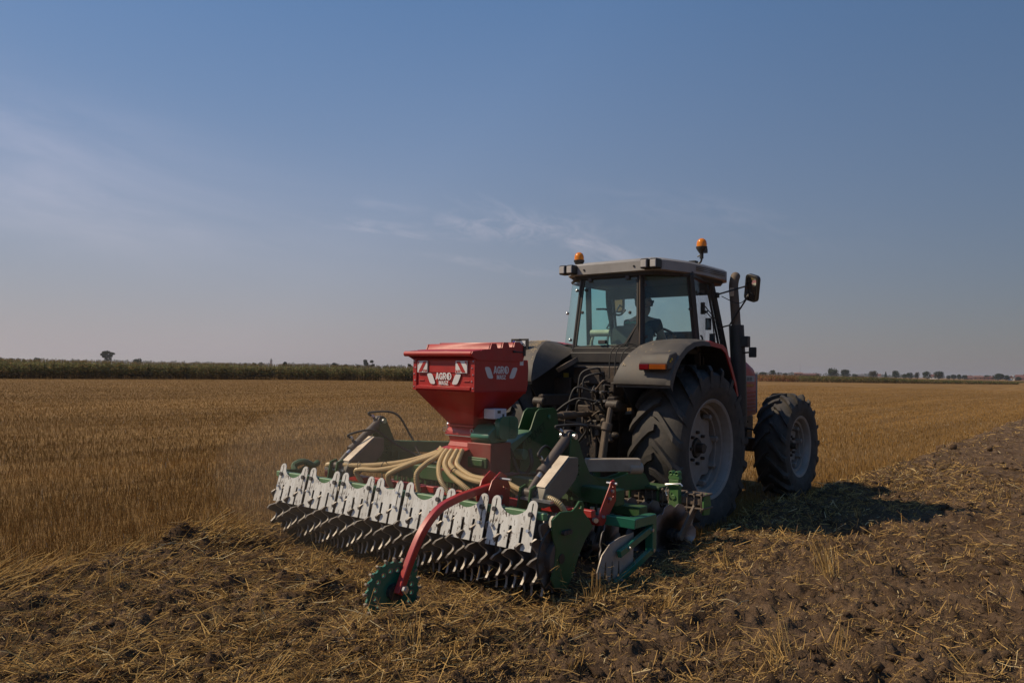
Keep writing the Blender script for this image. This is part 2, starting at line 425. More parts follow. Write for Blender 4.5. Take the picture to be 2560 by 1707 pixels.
    def loft(s, secs, caps=True, mi=0, closed=True):
        k, n = len(secs), len(secs[0]); vs = [p for q in secs for p in q]
        m = n if closed else n - 1
        fs = [(i * n + j, i * n + (j + 1) % n, (i + 1) * n + (j + 1) % n, (i + 1) * n + j) for i in range(k - 1) for j in range(m)]
        if caps: fs += [tuple(range(n - 1, -1, -1)), tuple((k - 1) * n + j for j in range(n))]
        return s.add(vs, fs, mi)
    def sphere(s, c, r, n=12, m=8, mi=0, zmin=-1.0, zmax=1.0):
        rr = r if isinstance(r, (tuple, list)) else (r, r, r)
        vs, fs = [], []
        t0, t1 = math.asin(zmin), math.asin(zmax)
        for i in range(m + 1):
            t = t0 + (t1 - t0) * i / m
            for j in range(n):
                q = 2 * math.pi * j / n
                vs.append((c[0] + rr[0] * math.cos(t) * math.cos(q), c[1] + rr[1] * math.cos(t) * math.sin(q), c[2] + rr[2] * math.sin(t)))
        fs = [(i * n + j, i * n + (j + 1) % n, (i + 1) * n + (j + 1) % n, (i + 1) * n + j) for i in range(m) for j in range(n)]
        return s.add(vs, fs, mi)
    def xform(s, M):
        s.v = [tuple(M @ Vector(p)) for p in s.v]; return s
    def mirror(s):
        s.v = [(-x, y, z) for x, y, z in s.v]; s.f = [tuple(reversed(q)) for q in s.f]; return s

OFF = {}
def islands(mb):
    """the separate pieces of a builder, one builder each"""
    par = list(range(len(mb.v)))
    def find(a):
        while par[a] != a: par[a] = par[par[a]]; a = par[a]
        return a
    for f in mb.f:
        r = find(f[0])
        for i in f[1:]: par[find(i)] = r
    out = {}
    for f, m in zip(mb.f, mb.m):
        g = out.setdefault(find(f[0]), (MB(), {}))
        ids = []
        for i in f:
            if i not in g[1]: g[1][i] = len(g[0].v); g[0].v.append(mb.v[i])
            ids.append(g[1][i])
        g[0].f.append(tuple(ids)); g[0].m.append(m)
    return [g[0] for g in out.values()]
def objs(name, mb, mats, parent=None, **kw):
    """one object per separate piece"""
    return [obj(name, m, mats, parent, **kw) for m in islands(mb)]
def mesh_of(name, mb, mats, off=(0, 0, 0), bevel=0.0, smooth=35.0):
    me = bpy.data.meshes.new(name)
    me.from_pydata([(x - off[0], y - off[1], z - off[2]) for x, y, z in mb.v], [], mb.f)
    for m in (mats if isinstance(mats, (list, tuple)) else [mats]): me.materials.append(m)
    if len(me.materials) > 1: me.polygons.foreach_set('material_index', mb.m)
    bm = bmesh.new(); bm.from_mesh(me)
    bmesh.ops.recalc_face_normals(bm, faces=bm.faces)
    if bevel > 0:
        es = [e for e in bm.edges if len(e.link_faces) == 2 and e.calc_face_angle(0) > rad(38)]
        try: bmesh.ops.bevel(bm, geom=es, offset=bevel, segments=1, affect='EDGES', clamp_overlap=True)
        except Exception: pass
    bm.to_mesh(me); bm.free()
    if smooth:
        me.polygons.foreach_set('use_smooth', [True] * len(me.polygons))
        me.set_sharp_from_angle(angle=rad(smooth))
    me.update()
    return me
def obj(name, mb, mats, parent=None, bevel=0.0, smooth=35.0, label=None):
    off = OFF.get(parent.name, (0, 0, 0)) if parent else (0, 0, 0)
    me = mesh_of(name, mb, mats, off, bevel, smooth)
    o = bpy.data.objects.new(name, me); COL.objects.link(o)
    if parent: o.parent = parent; OFF[o.name] = off
    if label: o['label'] = label
    return o
def inst(name, me, parent, loc=(0, 0, 0), rot=(0, 0, 0), scale=None):
    """one more object on shared mesh data, placed in its parent's frame"""
    o = bpy.data.objects.new(name, me); COL.objects.link(o)
    off = OFF.get(parent.name, (0, 0, 0)) if parent else (0, 0, 0)
    o.location = (loc[0] - off[0], loc[1] - off[1], loc[2] - off[2]); o.rotation_euler = rot
    if scale: o.scale = scale
    if parent: o.parent = parent
    OFF[o.name] = (0, 0, 0)
    return o
def empty(name, parent=None, loc=(0, 0, 0)):
    o = bpy.data.objects.new(name, None); COL.objects.link(o)
    o.empty_display_size = 0.3
    if parent:
        off = OFF.get(parent.name, (0, 0, 0)); o.parent = parent
        o.location = (loc[0] - off[0], loc[1] - off[1], loc[2] - off[2])
    return o
def machine_root(name, bx, by, bz, label, cat):
    """Empty standing at local (bx,by,bz) of the tractor's frame; children are given in that frame"""
    o = empty(name); o.location = l2w(bx, by, bz); o.rotation_euler = (0, 0, -HD)
    OFF[o.name] = (bx, by, bz); tag(o, label, cat); return o
def tag(o, label=None, cat=None, group=None, kind=None):
    if label: o['label'] = label
    if cat: o['category'] = cat
    if group: o['group'] = group
    if kind: o['kind'] = kind
    return o
def spline(pts, k=8):
    """Catmull-Rom through the points"""
    P = [Vector(p) for p in pts]; P = [2 * P[0] - P[1]] + P + [2 * P[-1] - P[-2]]; out = []
    for i in range(1, len(P) - 2):
        a, b, c, d = P[i - 1:i + 3]
        for j in range(k):
            t = j / k
            out.append(0.5 * ((2 * b) + (c - a) * t + (2 * a - 5 * b + 4 * c - d) * t * t + (3 * b - a - 3 * c + d) * t ** 3))
    return out + [P[-2]]
def rrect(x0, x1, y0, y1, r, k=4):
    out = []
    for cx, cy, a0 in ((x1 - r, y1 - r, 0), (x0 + r, y1 - r, 90), (x0 + r, y0 + r, 180), (x1 - r, y0 + r, 270)):
        out += [(cx + r * math.cos(rad(a0 + 90 * i / k)), cy + r * math.sin(rad(a0 + 90 * i / k))) for i in range(k + 1)]
    return out
def circ(cx, cy, r, n=16): return [(cx + r * math.cos(2 * math.pi * i / n), cy + r * math.sin(2 * math.pi * i / n)) for i in range(n)]
def text_mb(s, size, fr, t=0.002, bold=0.012, align='CENTER', shear=0.0, sx=1.0):
    """flat lettering in frame fr=(origin,U,V)"""
    cu = bpy.data.curves.new('lettering', 'FONT'); cu.body = s; cu.size = size; cu.align_x = align
    cu.offset = bold * size; cu.shear = shear; cu.resolution_u = 3
    ob = bpy.data.objects.new('lettering', cu); COL.objects.link(ob)
    bpy.context.view_layer.update()
    ev = ob.evaluated_get(bpy.context.evaluated_depsgraph_get()); me = ev.to_mesh()
    O, U, V = Vector(fr[0]), Vector(fr[1]).normalized(), Vector(fr[2]).normalized()
    vs = [O + U * (v.co.x * sx) + V * v.co.y for v in me.vertices]; fs = [tuple(p.vertices) for p in me.polygons]
    ev.to_mesh_clear(); bpy.data.objects.remove(ob); bpy.data.curves.remove(cu)
    return MB().add(vs, fs)

# ================================================================== GROUND
def left_edge(v): return -1.66 + 0.22 * (fbm(v * 0.9, v * 0 + 3.1, 3, 5) - 0.5) + 0.10 * (vnoise(v * 5.0, v * 0 + 1.7, 6) - 0.5)
def right_edge(v): return 1.30 - 0.030 * np.clip(v, 0, 60) + 0.55 * (fbm(v * 0.5, v * 0 + 8.3, 4, 9) - 0.5) + 0.45 * (fbm(v * 2.3, v * 0 + 5.3, 3, 19) - 0.5)
def tilled_mask(u, v):
    """1 on worked soil, 0 on standing stubble (u, v in the tractor's frame)"""
    a = sstep(-0.10, 0.16, u - right_edge(v))
    b = sstep(-0.08, 0.12, u - left_edge(v)) * (1 - sstep(-1.9, -1.2, v + 0.12 * (fbm(u * 4, v * 4, 2, 31) - 0.5)))
    return np.maximum(a, b)
def soil_height(X, Y):
    u, v = w2l_np(X, Y)
    m = tilled_mask(u, v)
    d = np.hypot(X, Y)
    h = 0.075 + 0.11 * (fbm(u * 0.9, v * 0.9, 4, 21) - 0.5)
    h = h + 0.085 * (fbm(u * 4.2, v * 3.4, 4, 41) - 0.5) * np.clip(16 / (d + 2), 0.35, 1.3)
    cl = fbm(X * 15, Y * 15, 3, 61)
    h = h + 0.075 * np.clip(cl - 0.46, 0, 1) * 2.0 + 0.022 * (fbm(X * 38, Y * 38, 2, 71) - 0.5) * np.clip(10 / (d + 1), 0.2, 1.4)
    h = h - 0.05 * np.clip(fbm(X * 6.5 + 9, Y * 6.5, 3, 66) - 0.58, 0, 1) * 2.0
    behind = 1 - sstep(-2.9, -2.3, v)
    h = h + 0.075 * np.exp(-((u - left_edge(v) - 0.20) / 0.24) ** 2) * behind * (-0.5 + 2.6 * fbm(v * 2.1, u * 0.7, 3, 81))
    h = h + 0.050 * np.exp(-((u - 1.55) / 0.35) ** 2) * behind * (0.3 + 1.4 * fbm(v * 1.7, u * 1.2, 3, 83))
    h = h - 0.13 * np.exp(-((v + 3.62) / 0.36) ** 2) * sstep(-1.5, -0.9, u) * (1 - sstep(1.7, 2.1, u)) - 0.06 * np.exp(-(((u - 1.8) / 0.3) ** 2 + ((v + 2.95) / 0.45) ** 2))
    h = h - 0.11 * np.exp(-(((u - 0.92) / 0.36) ** 2 + ((v + 4.30) / 0.42) ** 2))
    h = h + 0.030 * np.sin(2 * np.pi * (u + 0.10 * (fbm(u, v * 0.6, 3, 33) - 0.5)) / 0.27) * behind * fbm(u * 1.1, v * 0.8, 3, 35) * 1.4
    return m * np.maximum(h, 0.008 + 0.012 * vnoise(X * 30, Y * 30, 77)) - 0.035 * (1 - m), m

def big_mesh(name, verts, faces, mats, smooth=True, colors=None):
    me = bpy.data.meshes.new(name)
    nv, nf, k = len(verts), len(faces), faces.shape[1]
    me.vertices.add(nv); me.vertices.foreach_set('co', verts.astype(np.float32).ravel())
    me.loops.add(nf * k); me.loops.foreach_set('vertex_index', faces.astype(np.int32).ravel())
    me.polygons.add(nf)
    me.polygons.foreach_set('loop_start', np.arange(0, nf * k, k, dtype=np.int32))
    me.polygons.foreach_set('loop_total', np.full(nf, k, dtype=np.int32))
    me.polygons.foreach_set('use_smooth', np.full(nf, smooth, dtype=bool))
    for m in (mats if isinstance(mats, (list, tuple)) else [mats]): me.materials.append(m)
    if colors is not None:
        ca = me.color_attributes.new('col', 'FLOAT_COLOR', 'POINT')
        ca.data.foreach_set('color', np.c_[colors, np.ones(nv)].astype(np.float32).ravel())
    me.update(calc_edges=True); me.validate()
    o = bpy.data.objects.new(name, me); COL.objects.link(o)
    return o

# ---- far plain: stubble sheet out to the horizon, its drill lines running along the tractor's heading
def stubble_ground_mat():
    m, N, L, P = new_mat('stubble_ground')
    tc = N.new('ShaderNodeTexCoord')
    def nz(scale, st, det=6, ro=0.6):
        mp = N.new('ShaderNodeMapping'); mp.inputs['Scale'].default_value = st; L.new(tc.outputs['Object'], mp.inputs[0])
        n = N.new('ShaderNodeTexNoise'); n.inputs['Scale'].default_value = scale; n.inputs['Detail'].default_value = det
        n.inputs['Roughness'].default_value = ro; L.new(mp.outputs[0], n.inputs['Vector']); return n.outputs[0]
    c1 = N.new('ShaderNodeValToRGB'); L.new(nz(1.3, (1, 0.05, 1), 8, 0.7), c1.inputs[0])
    c1.color_ramp.elements[0].position = 0.30; c1.color_ramp.elements[0].color = (0.125, 0.067, 0.022, 1)
    c1.color_ramp.elements[1].position = 0.68; c1.color_ramp.elements[1].color = (0.30, 0.178, 0.066, 1)
    c2 = N.new('ShaderNodeMapRange'); L.new(nz(0.09, (1, 0.22, 1), 5), c2.inputs[0])
    c2.inputs[1].default_value = 0.3; c2.inputs[2].default_value = 0.7; c2.inputs[3].default_value = 0.80; c2.inputs[4].default_value = 1.16
    c3 = N.new('ShaderNodeMapRange'); L.new(nz(9, (1, 0.6, 1), 8, 0.75), c3.inputs[0])
    c3.inputs[1].default_value = 0.3; c3.inputs[2].default_value = 0.7; c3.inputs[3].default_value = 0.70; c3.inputs[4].default_value = 1.25
    v1 = N.new('ShaderNodeVectorMath'); v1.operation = 'SCALE'; L.new(c1.outputs[0], v1.inputs[0]); L.new(c2.outputs[0], v1.inputs['Scale'])
    v2 = N.new('ShaderNodeVectorMath'); v2.operation = 'SCALE'; L.new(v1.outputs[0], v2.inputs[0]); L.new(c3.outputs[0], v2.inputs['Scale'])
    L.new(v2.outputs[0], P.inputs['Base Color'])
    P.inputs['Roughness'].default_value = 0.95; P.inputs['Specular IOR Level'].default_value = 0.1
    b = N.new('ShaderNodeBump'); b.inputs['Strength'].default_value = 0.6; b.inputs['Distance'].default_value = 0.06
    L.new(nz(22, (1, 0.7, 1), 6, 0.7), b.inputs['Height']); L.new(b.outputs[0], P.inputs['Normal'])
    return m
STUB_G = stubble_ground_mat()
nr, na = 60, 96
rr = np.concatenate([[0.0], np.geomspace(2.0, 9000, nr - 1)])
tt = np.linspace(0, 2 * np.pi, na, endpoint=False)
Vs = np.stack([np.outer(rr, np.cos(tt)), np.outer(rr, np.sin(tt)), np.zeros((nr, na))], -1).reshape(-1, 3)
ii, jj = np.meshgrid(np.arange(nr - 1), np.arange(na), indexing='ij')
Fs = np.stack([ii * na + jj, (ii + 1) * na + jj, (ii + 1) * na + (jj + 1) % na, ii * na + (jj + 1) % na], -1).reshape(-1, 4)
fld = big_mesh('stubble_field', Vs, Fs, STUB_G)
fld.location = (OX, OY, 0); fld.rotation_euler = (0, 0, -HD)
tag(fld, 'wide flat field of short golden grain stubble reaching the horizon', 'field', kind='structure')

# ---- worked soil: a displaced sheet, fine near the camera
def soil_mat():
    m, N, L, P = new_mat('tilled_earth')
    tc = N.new('ShaderNodeTexCoord')
    def nz(scale, det=6, ro=0.6):
        n = N.new('ShaderNodeTexNoise'); n.inputs['Scale'].default_value = scale; n.inputs['Detail'].default_value = det
        n.inputs['Roughness'].default_value = ro; L.new(tc.outputs['Object'], n.inputs['Vector']); return n.outputs[0]
    c1 = N.new('ShaderNodeValToRGB'); L.new(nz(3.0, 9, 0.7), c1.inputs[0])
    c1.color_ramp.elements[0].position = 0.32; c1.color_ramp.elements[0].color = (0.068, 0.041, 0.024, 1)
    c1.color_ramp.elements[1].position = 0.70; c1.color_ramp.elements[1].color = (0.205, 0.135, 0.084, 1)
    c3 = N.new('ShaderNodeMapRange'); L.new(nz(60, 6, 0.7), c3.inputs[0])
    c3.inputs[1].default_value = 0.3; c3.inputs[2].default_value = 0.7; c3.inputs[3].default_value = 0.72; c3.inputs[4].default_value = 1.3
    v1 = N.new('ShaderNodeVectorMath'); v1.operation = 'SCALE'; L.new(c1.outputs[0], v1.inputs[0]); L.new(c3.outputs[0], v1.inputs['Scale'])
    L.new(v1.outputs[0], P.inputs['Base Color'])
    P.inputs['Roughness'].default_value = 0.97; P.inputs['Specular IOR Level'].default_value = 0.08
    b = N.new('ShaderNodeBump'); b.inputs['Strength'].default_value = 1.0; b.inputs['Distance'].default_value = 0.022
    L.new(nz(75, 6, 0.75), b.inputs['Height']); L.new(b.outputs[0], P.inputs['Normal'])
    return m
SOIL = soil_mat()
azs = np.arange(rad(-50), rad(50), 0.0031)
rs = [2.0]
while rs[-1] < 140: rs.append(rs[-1] + max(0.013, 0.0125 * (rs[-1] / 4.0) ** 1.55))
rs = np.array(rs)
Rg, Ag = np.meshgrid(rs, azs, indexing='ij')
Xg, Yg = Rg * np.sin(Ag), Rg * np.cos(Ag)
Hg, Mg = soil_height(Xg, Yg)
nr, na = Rg.shape
Vs = np.stack([Xg, Yg, Hg], -1).reshape(-1, 3)
ii, jj = np.meshgrid(np.arange(nr - 1), np.arange(na - 1), indexing='ij')
Fs = np.stack([ii * na + jj, ii * na + jj + 1, (ii + 1) * na + jj + 1, (ii + 1) * na + jj], -1).reshape(-1, 4)
keep = Mg.reshape(-1)[Fs].max(1) > 0.02
Fs = Fs[keep]
used = np.unique(Fs); remap = np.full(len(Vs), -1); remap[used] = np.arange(len(used))
soil = big_mesh('tilled_soil', Vs[used], remap[Fs], SOIL)
tag(soil, 'dark brown freshly tilled soil behind and beside the machine', 'soil', kind='structure')

# ---- crumbs and clods on it
STRAW_M = leaf_mat('straw', 0.16)
STALK_M = leaf_mat('stubble_stalk', 0.04)
def clod_field(n):
    ang = RNG.uniform(rad(-46), rad(46), n); r = 2.3 * (22 / 2.3) ** RNG.uniform(0, 1, n) ** 0.9
    X, Y = r * np.sin(ang), r * np.cos(ang); H, M = soil_height(X, Y)
    k = (M > 0.7) & (RNG.uniform(0, 1, n) < 0.15 + 1.3 * np.clip(fbm(X * 1.6, Y * 1.6, 3, 15) - 0.35, 0, 1))
    X, Y, H, r = X[k], Y[k], H[k], r[k]; n = len(X)
    s = 0.004 + 0.024 * RNG.uniform(0, 1, n) ** 4 + 0.045 * (RNG.uniform(0, 1, n) < 0.012) * RNG.uniform(0.3, 1, n)
    s *= np.clip(r / 6, 1, 2.2)
    ph = (1 + 5 ** 0.5) / 2
    ico = np.array([(-1, ph, 0), (1, ph, 0), (-1, -ph, 0), (1, -ph, 0), (0, -1, ph), (0, 1, ph), (0, -1, -ph), (0, 1, -ph), (ph, 0, -1), (ph, 0, 1), (-ph, 0, -1), (-ph, 0, 1)]) / 1.9
    icf = np.array([(0, 11, 5), (0, 5, 1), (0, 1, 7), (0, 7, 10), (0, 10, 11), (1, 5, 9), (5, 11, 4), (11, 10, 2), (10, 7, 6), (7, 1, 8), (3, 9, 4), (3, 4, 2), (3, 2, 6), (3, 6, 8), (3, 8, 9), (4, 9, 5), (2, 4, 11), (6, 2, 10), (8, 6, 7), (9, 8, 1)])
    a = RNG.uniform(0, 6.28, n); ca, sa = np.cos(a)[:, None], np.sin(a)[:, None]
    P = ico[None] * RNG.uniform(0.5, 1.45, (n, 12, 1)) * np.stack([RNG.uniform(.8, 1.3, n), RNG.uniform(.8, 1.3, n), RNG.uniform(.55, .9, n)], -1)[:, None]
    x = P[..., 0] * ca - P[..., 1] * sa; y = P[..., 0] * sa + P[..., 1] * ca
    V = np.stack([x * s[:, None] + X[:, None], y * s[:, None] + Y[:, None], P[..., 2] * s[:, None] + (H + s * 0.05)[:, None]], -1).reshape(-1, 3)
    F = (icf[None] + 12 * np.arange(n)[:, None, None]).reshape(-1, 3)
    return V, F
V, F = clod_field(48000)
cl = big_mesh('soil_clods', V, F, SOIL)
tag(cl, 'loose crumbs and clods of brown earth on the tilled soil', 'clods', kind='stuff')

# ---- straw
def straw_pieces(X, Y, Z, L, az_, tilt, w, bend, base):
    """ribbons of three cross-sections, folded like a split stalk; returns verts, tris, colours"""
    n = len(X)
    d = np.stack([np.sin(az_) * np.cos(tilt), np.cos(az_) * np.cos(tilt), np.sin(tilt)], -1)
    sd = np.stack([np.cos(az_), -np.sin(az_), np.zeros(n)], -1)
    up = np.cross(sd, d)
    roll = RNG.uniform(-1.2, 1.2, n)[:, None]
    s2 = sd * np.cos(roll) + up * np.sin(roll)
    o = np.stack([X, Y, Z], -1)
    V = []
    for t, wk in ((0.0, 1.0), (0.5, 1.0), (1.0, 0.8)):
        c = o + d * (L * t)[:, None] + np.array([0, 0, 1.0]) * (bend * L * (t - t * t) * 2)[:, None] + s2 * (bend * L * 0.5 * t * t)[:, None]
        V += [c - s2 * (w * wk / 2)[:, None], c + s2 * (w * wk / 2)[:, None]]
    V = np.stack(V, 1)
    q = np.array([(0, 1, 3), (0, 3, 2), (2, 3, 5), (2, 5, 4)])
    F = (q[None] + 6 * np.arange(n)[:, None, None]).reshape(-1, 3)
    C = np.repeat(base[:, None, :], 6, 1).reshape(-1, 3)
    return V.reshape(-1, 3), F, C
def straw_cols(n, dirty):
    a = np.array([0.56, 0.365, 0.130]); b = np.array([0.33, 0.195, 0.072]); c = np.array([0.13, 0.082, 0.046]); w = np.array([0.66, 0.52, 0.28])
    t = RNG.uniform(0, 1, (n, 1)); k = RNG.uniform(0, 1, n)
    col = a * t + b * (1 - t)
    col[k < dirty] = c * (0.6 + 0.9 * RNG.uniform(0, 1, ((k < dirty).sum(), 1)))
    col[k > 0.965] = w
    return col
def scatter_straw(n, r0, r1, power, wscale):
    ang = RNG.uniform(rad(-46), rad(46), n); r = r0 * (r1 / r0) ** (RNG.uniform(0, 1, n) ** power)
    X, Y = r * np.sin(ang), r * np.cos(ang); u, v = w2l_np(X, Y); H, M = soil_height(X, Y)
    behind = 1 - sstep(-2.9, -2.2, v)
    clump = np.clip((fbm(u * 2.3 + 40, v * 1.5, 4, 91) - 0.36) * 3.2, 0, 1.2)
    den = np.where(u > 2.1, (0.36 + 0.10 * sstep(0, 3, v)) * (0.22 + clump), 0.95 * (0.42 + clump)) + behind * 0.85 * np.exp(-((u - 1.6) / 0.5) ** 2) * (0.25 + clump) \
        + 0.7 * np.exp(-((u - left_edge(v) - 0.05) / 0.28) ** 2) * behind
    den = den + 0.95 * np.exp(-((u - right_edge(v) - 0.25) / 0.65) ** 2) * (1 - behind) * (0.35 + clump)
    k = (M > 0.04) & (RNG.uniform(0, 1, n) < den)
    k &= ~((u > -1.6) & (u < 1.62) & (v > -3.35) & (v < -1.3))
    X, Y, H, u, v, r = X[k], Y[k], np.maximum(H[k], 0.0), u[k], v[k], r[k]; n = len(X)
    L = 0.035 + 0.15 * RNG.uniform(0, 1, n) ** 2.2
    lie = RNG.uniform(0, 1, n) < 0.55
    flow = HD + rad(18) + (fbm(u * 0.8, v * 0.8, 2, 97) - 0.5) * 2.4
    az_ = np.where(lie, flow + RNG.normal(0, 0.42, n) + np.where(RNG.uniform(0, 1, n) < .5, math.pi, 0), RNG.uniform(0, 2 * math.pi, n))
    tilt = np.abs(RNG.normal(0.06, 0.24, n)); tilt = np.where(RNG.uniform(0, 1, n) < 0.045, RNG.uniform(0.5, 1.2, n), tilt)
    w = (0.0030 + 0.0022 * RNG.uniform(0, 1, n)) * np.clip(r / 5.5, 1, None) ** 0.75 * wscale
    lift = 0.030 * RNG.uniform(0, 1, n) ** 2 * np.clip(clump[k], 0.2, 1)
    return straw_pieces(X, Y, H + 0.004 + lift, L * np.clip(r / 9, 1, 3) ** .5, az_, tilt, w, RNG.normal(0, 0.14, n), straw_cols(n, 0.34))
packs = [scatter_straw(215000, 2.3, 16, 0.95, 1.0), scatter_straw(60000, 12, 90, 1.0, 1.0)]
# short chaff and broken bits matted into the surface
def chaff(n, r0, r1):
    ang = RNG.uniform(rad(-46), rad(46), n); r = r0 * (r1 / r0) ** (RNG.uniform(0, 1, n) ** 0.9)
    X, Y = r * np.sin(ang), r * np.cos(ang); u, v = w2l_np(X, Y); H, M = soil_height(X, Y)
    behind = 1 - sstep(-2.9, -2.2, v)
    cl = np.clip((fbm(u * 1.9 + 11, v * 1.3, 4, 191) - 0.34) * 3.0, 0, 1.2)
    den = np.where(u > 2.2, 0.42 * (0.25 + cl), 0.95 * (0.5 + cl)) + 0.9 * behind * np.exp(-((u - 1.6) / 0.7) ** 2) + 0.8 * np.exp(-((u - right_edge(v) - 0.3) / 0.8) ** 2) * (1 - behind)
    k = (M > 0.04) & (RNG.uniform(0, 1, n) < den) & ~((u > -1.6) & (u < 1.62) & (v > -3.3) & (v < -1.3))
    X, Y, H, r = X[k], Y[k], np.maximum(H[k], 0.0), r[k]; n = len(X)
    L = RNG.uniform(0.008, 0.045, n) * np.clip(r / 7, 1, 3) ** .6; w = RNG.uniform(0.0018, 0.0042, n) * np.clip(r / 6, 1, None) ** .7
    a = np.where(RNG.uniform(0, 1, n) < .5, HD + rad(18) + RNG.normal(0, .5, n), RNG.uniform(0, 6.28, n)); tl = RNG.normal(0, 0.35, n)
    dx, dy, dz = np.sin(a) * L * np.cos(tl), np.cos(a) * L * np.cos(tl), np.sin(tl) * L
    rl = RNG.uniform(-0.6, 0.6, n); sx, sy, sz = np.cos(a) * w * np.cos(rl) / 2, -np.sin(a) * w * np.cos(rl) / 2, np.sin(rl) * w / 2
    z0 = H + 0.003 + np.maximum(0, -dz) + 0.012 * RNG.uniform(0, 1, n) ** 3
    V = np.stack([np.stack([X - sx, Y - sy, z0 - sz], -1), np.stack([X + sx, Y + sy, z0 + sz], -1), np.stack([X + sx + dx, Y + sy + dy, z0 + sz + dz], -1), np.stack([X - sx + dx, Y - sy + dy, z0 - sz + dz], -1)], 1)
    F = (np.array([(0, 1, 2), (0, 2, 3)])[None] + 4 * np.arange(n)[:, None, None]).reshape(-1, 3)
    return V.reshape(-1, 3), F, np.repeat(straw_cols(n, 0.5)[:, None], 4, 1).reshape(-1, 3)
packs.append(chaff(420000, 2.3, 14)); packs.append(chaff(120000, 10, 70))
# long bent stalks pushed over along the left edge of the worked strip
n = 3600
v_ = RNG.uniform(-9, -3.3, n); v_ = v_[RNG.uniform(0, 1, n) < np.clip((fbm(v_ * 2.2, v_ * 0 + 2.7, 3, 131) - 0.36) * 4, 0.06, 1)]; n = len(v_)
u_ = left_edge(v_) + RNG.normal(0.05, 0.30, n)
Wx, Wy = OX + u_ * CH + v_ * SH, OY - u_ * SH + v_ * CH
Hs, Ms = soil_height(Wx, Wy)
packs.append(straw_pieces(Wx, Wy, np.maximum(Hs, 0) + RNG.uniform(0, 0.05, n), RNG.uniform(0.10, 0.30, n), rad(62) + RNG.normal(0, 0.45, n), np.clip(RNG.normal(0.42, 0.28, n), 0, 1.3),
                          RNG.uniform(0.0035, 0.006, n), RNG.normal(0, 0.08, n), straw_cols(n, 0.12)))
# uprooted tufts, each with its own lean
tufts = [(2.37, 5.9, 1.3), (1.50, 4.35, 1.2), (1.86, 4.5, 0.9), (-1.52, 6.25, 1.1), (-1.3, 4.5, 1.0), (-2.5, 5.1, 1.0), (2.9, 6.4, 0.8), (-0.5, 4.2, 1.0), (0.3, 4.6, .9), (0.9, 5.0, .9), (0.15, 5.3, .9)]
for _ in range(95):
    a_, r_ = random.uniform(-0.7, 0.7), 2.6 * (16 / 2.6) ** random.random()
    tufts.append((r_ * math.sin(a_), r_ * math.cos(a_), random.uniform(0.45, 1.0)))
for tx, ty, ts in tufts:
    hh, mm = soil_height(np.array([tx]), np.array([ty]))
    uu, vv = w2l_np(tx, ty)
    if mm[0] < 0.6 or (-1.7 < uu < 1.7 and -3.7 < vv < -1.0): continue
    n = int(random.uniform(16, 46) * ts)
    lean_az, lean = random.uniform(0, 6.28), random.uniform(0.15, 1.0)
    packs.append(straw_pieces(tx + RNG.normal(0, 0.035 * ts, n), ty + RNG.normal(0, 0.035 * ts, n), np.full(n, hh[0] - 0.01), RNG.uniform(0.10, 0.24, n) * ts,
                              lean_az + RNG.normal(0, 0.5, n), np.clip(math.pi / 2 - lean + RNG.normal(0, 0.25, n), 0.05, 1.55), RNG.uniform(0.0032, 0.005, n), RNG.normal(0, 0.10, n), straw_cols(n, 0.12)))
# straw thrown up round the roller and beside the machine
n = 420
u_ = np.concatenate([RNG.uniform(-1.5, 1.7, 170), RNG.normal(1.75, 0.16, 250)]); v_ = np.concatenate([RNG.normal(-3.75, 0.14, 170), RNG.normal(-3.2, 0.30, 250)])
Wx, Wy = OX + u_ * CH + v_ * SH, OY - u_ * SH + v_ * CH
Hs, Ms = soil_height(Wx, Wy)
packs.append(straw_pieces(Wx, Wy, Hs + np.abs(RNG.normal(0, 0.13, n)), RNG.uniform(0.02, 0.09, n), RNG.uniform(0, 6.28, n), RNG.uniform(-1.2, 1.2, n), RNG.uniform(0.002, 0.004, n), RNG.normal(0, 0.1, n), straw_cols(n, 0.2)))
def join_packs(packs):
    V, F, C, o = [], [], [], 0
    for a, b, c in packs: V.append(a); F.append(b + o); C.append(c); o += len(a)
    return np.concatenate(V), np.concatenate(F), np.concatenate(C)
V, F, C = join_packs(packs)
st = big_mesh('loose_straw', V, F, STRAW_M, smooth=False, colors=C)
tag(st, 'chopped golden straw lying loose over the tilled soil', 'straw', kind='stuff')

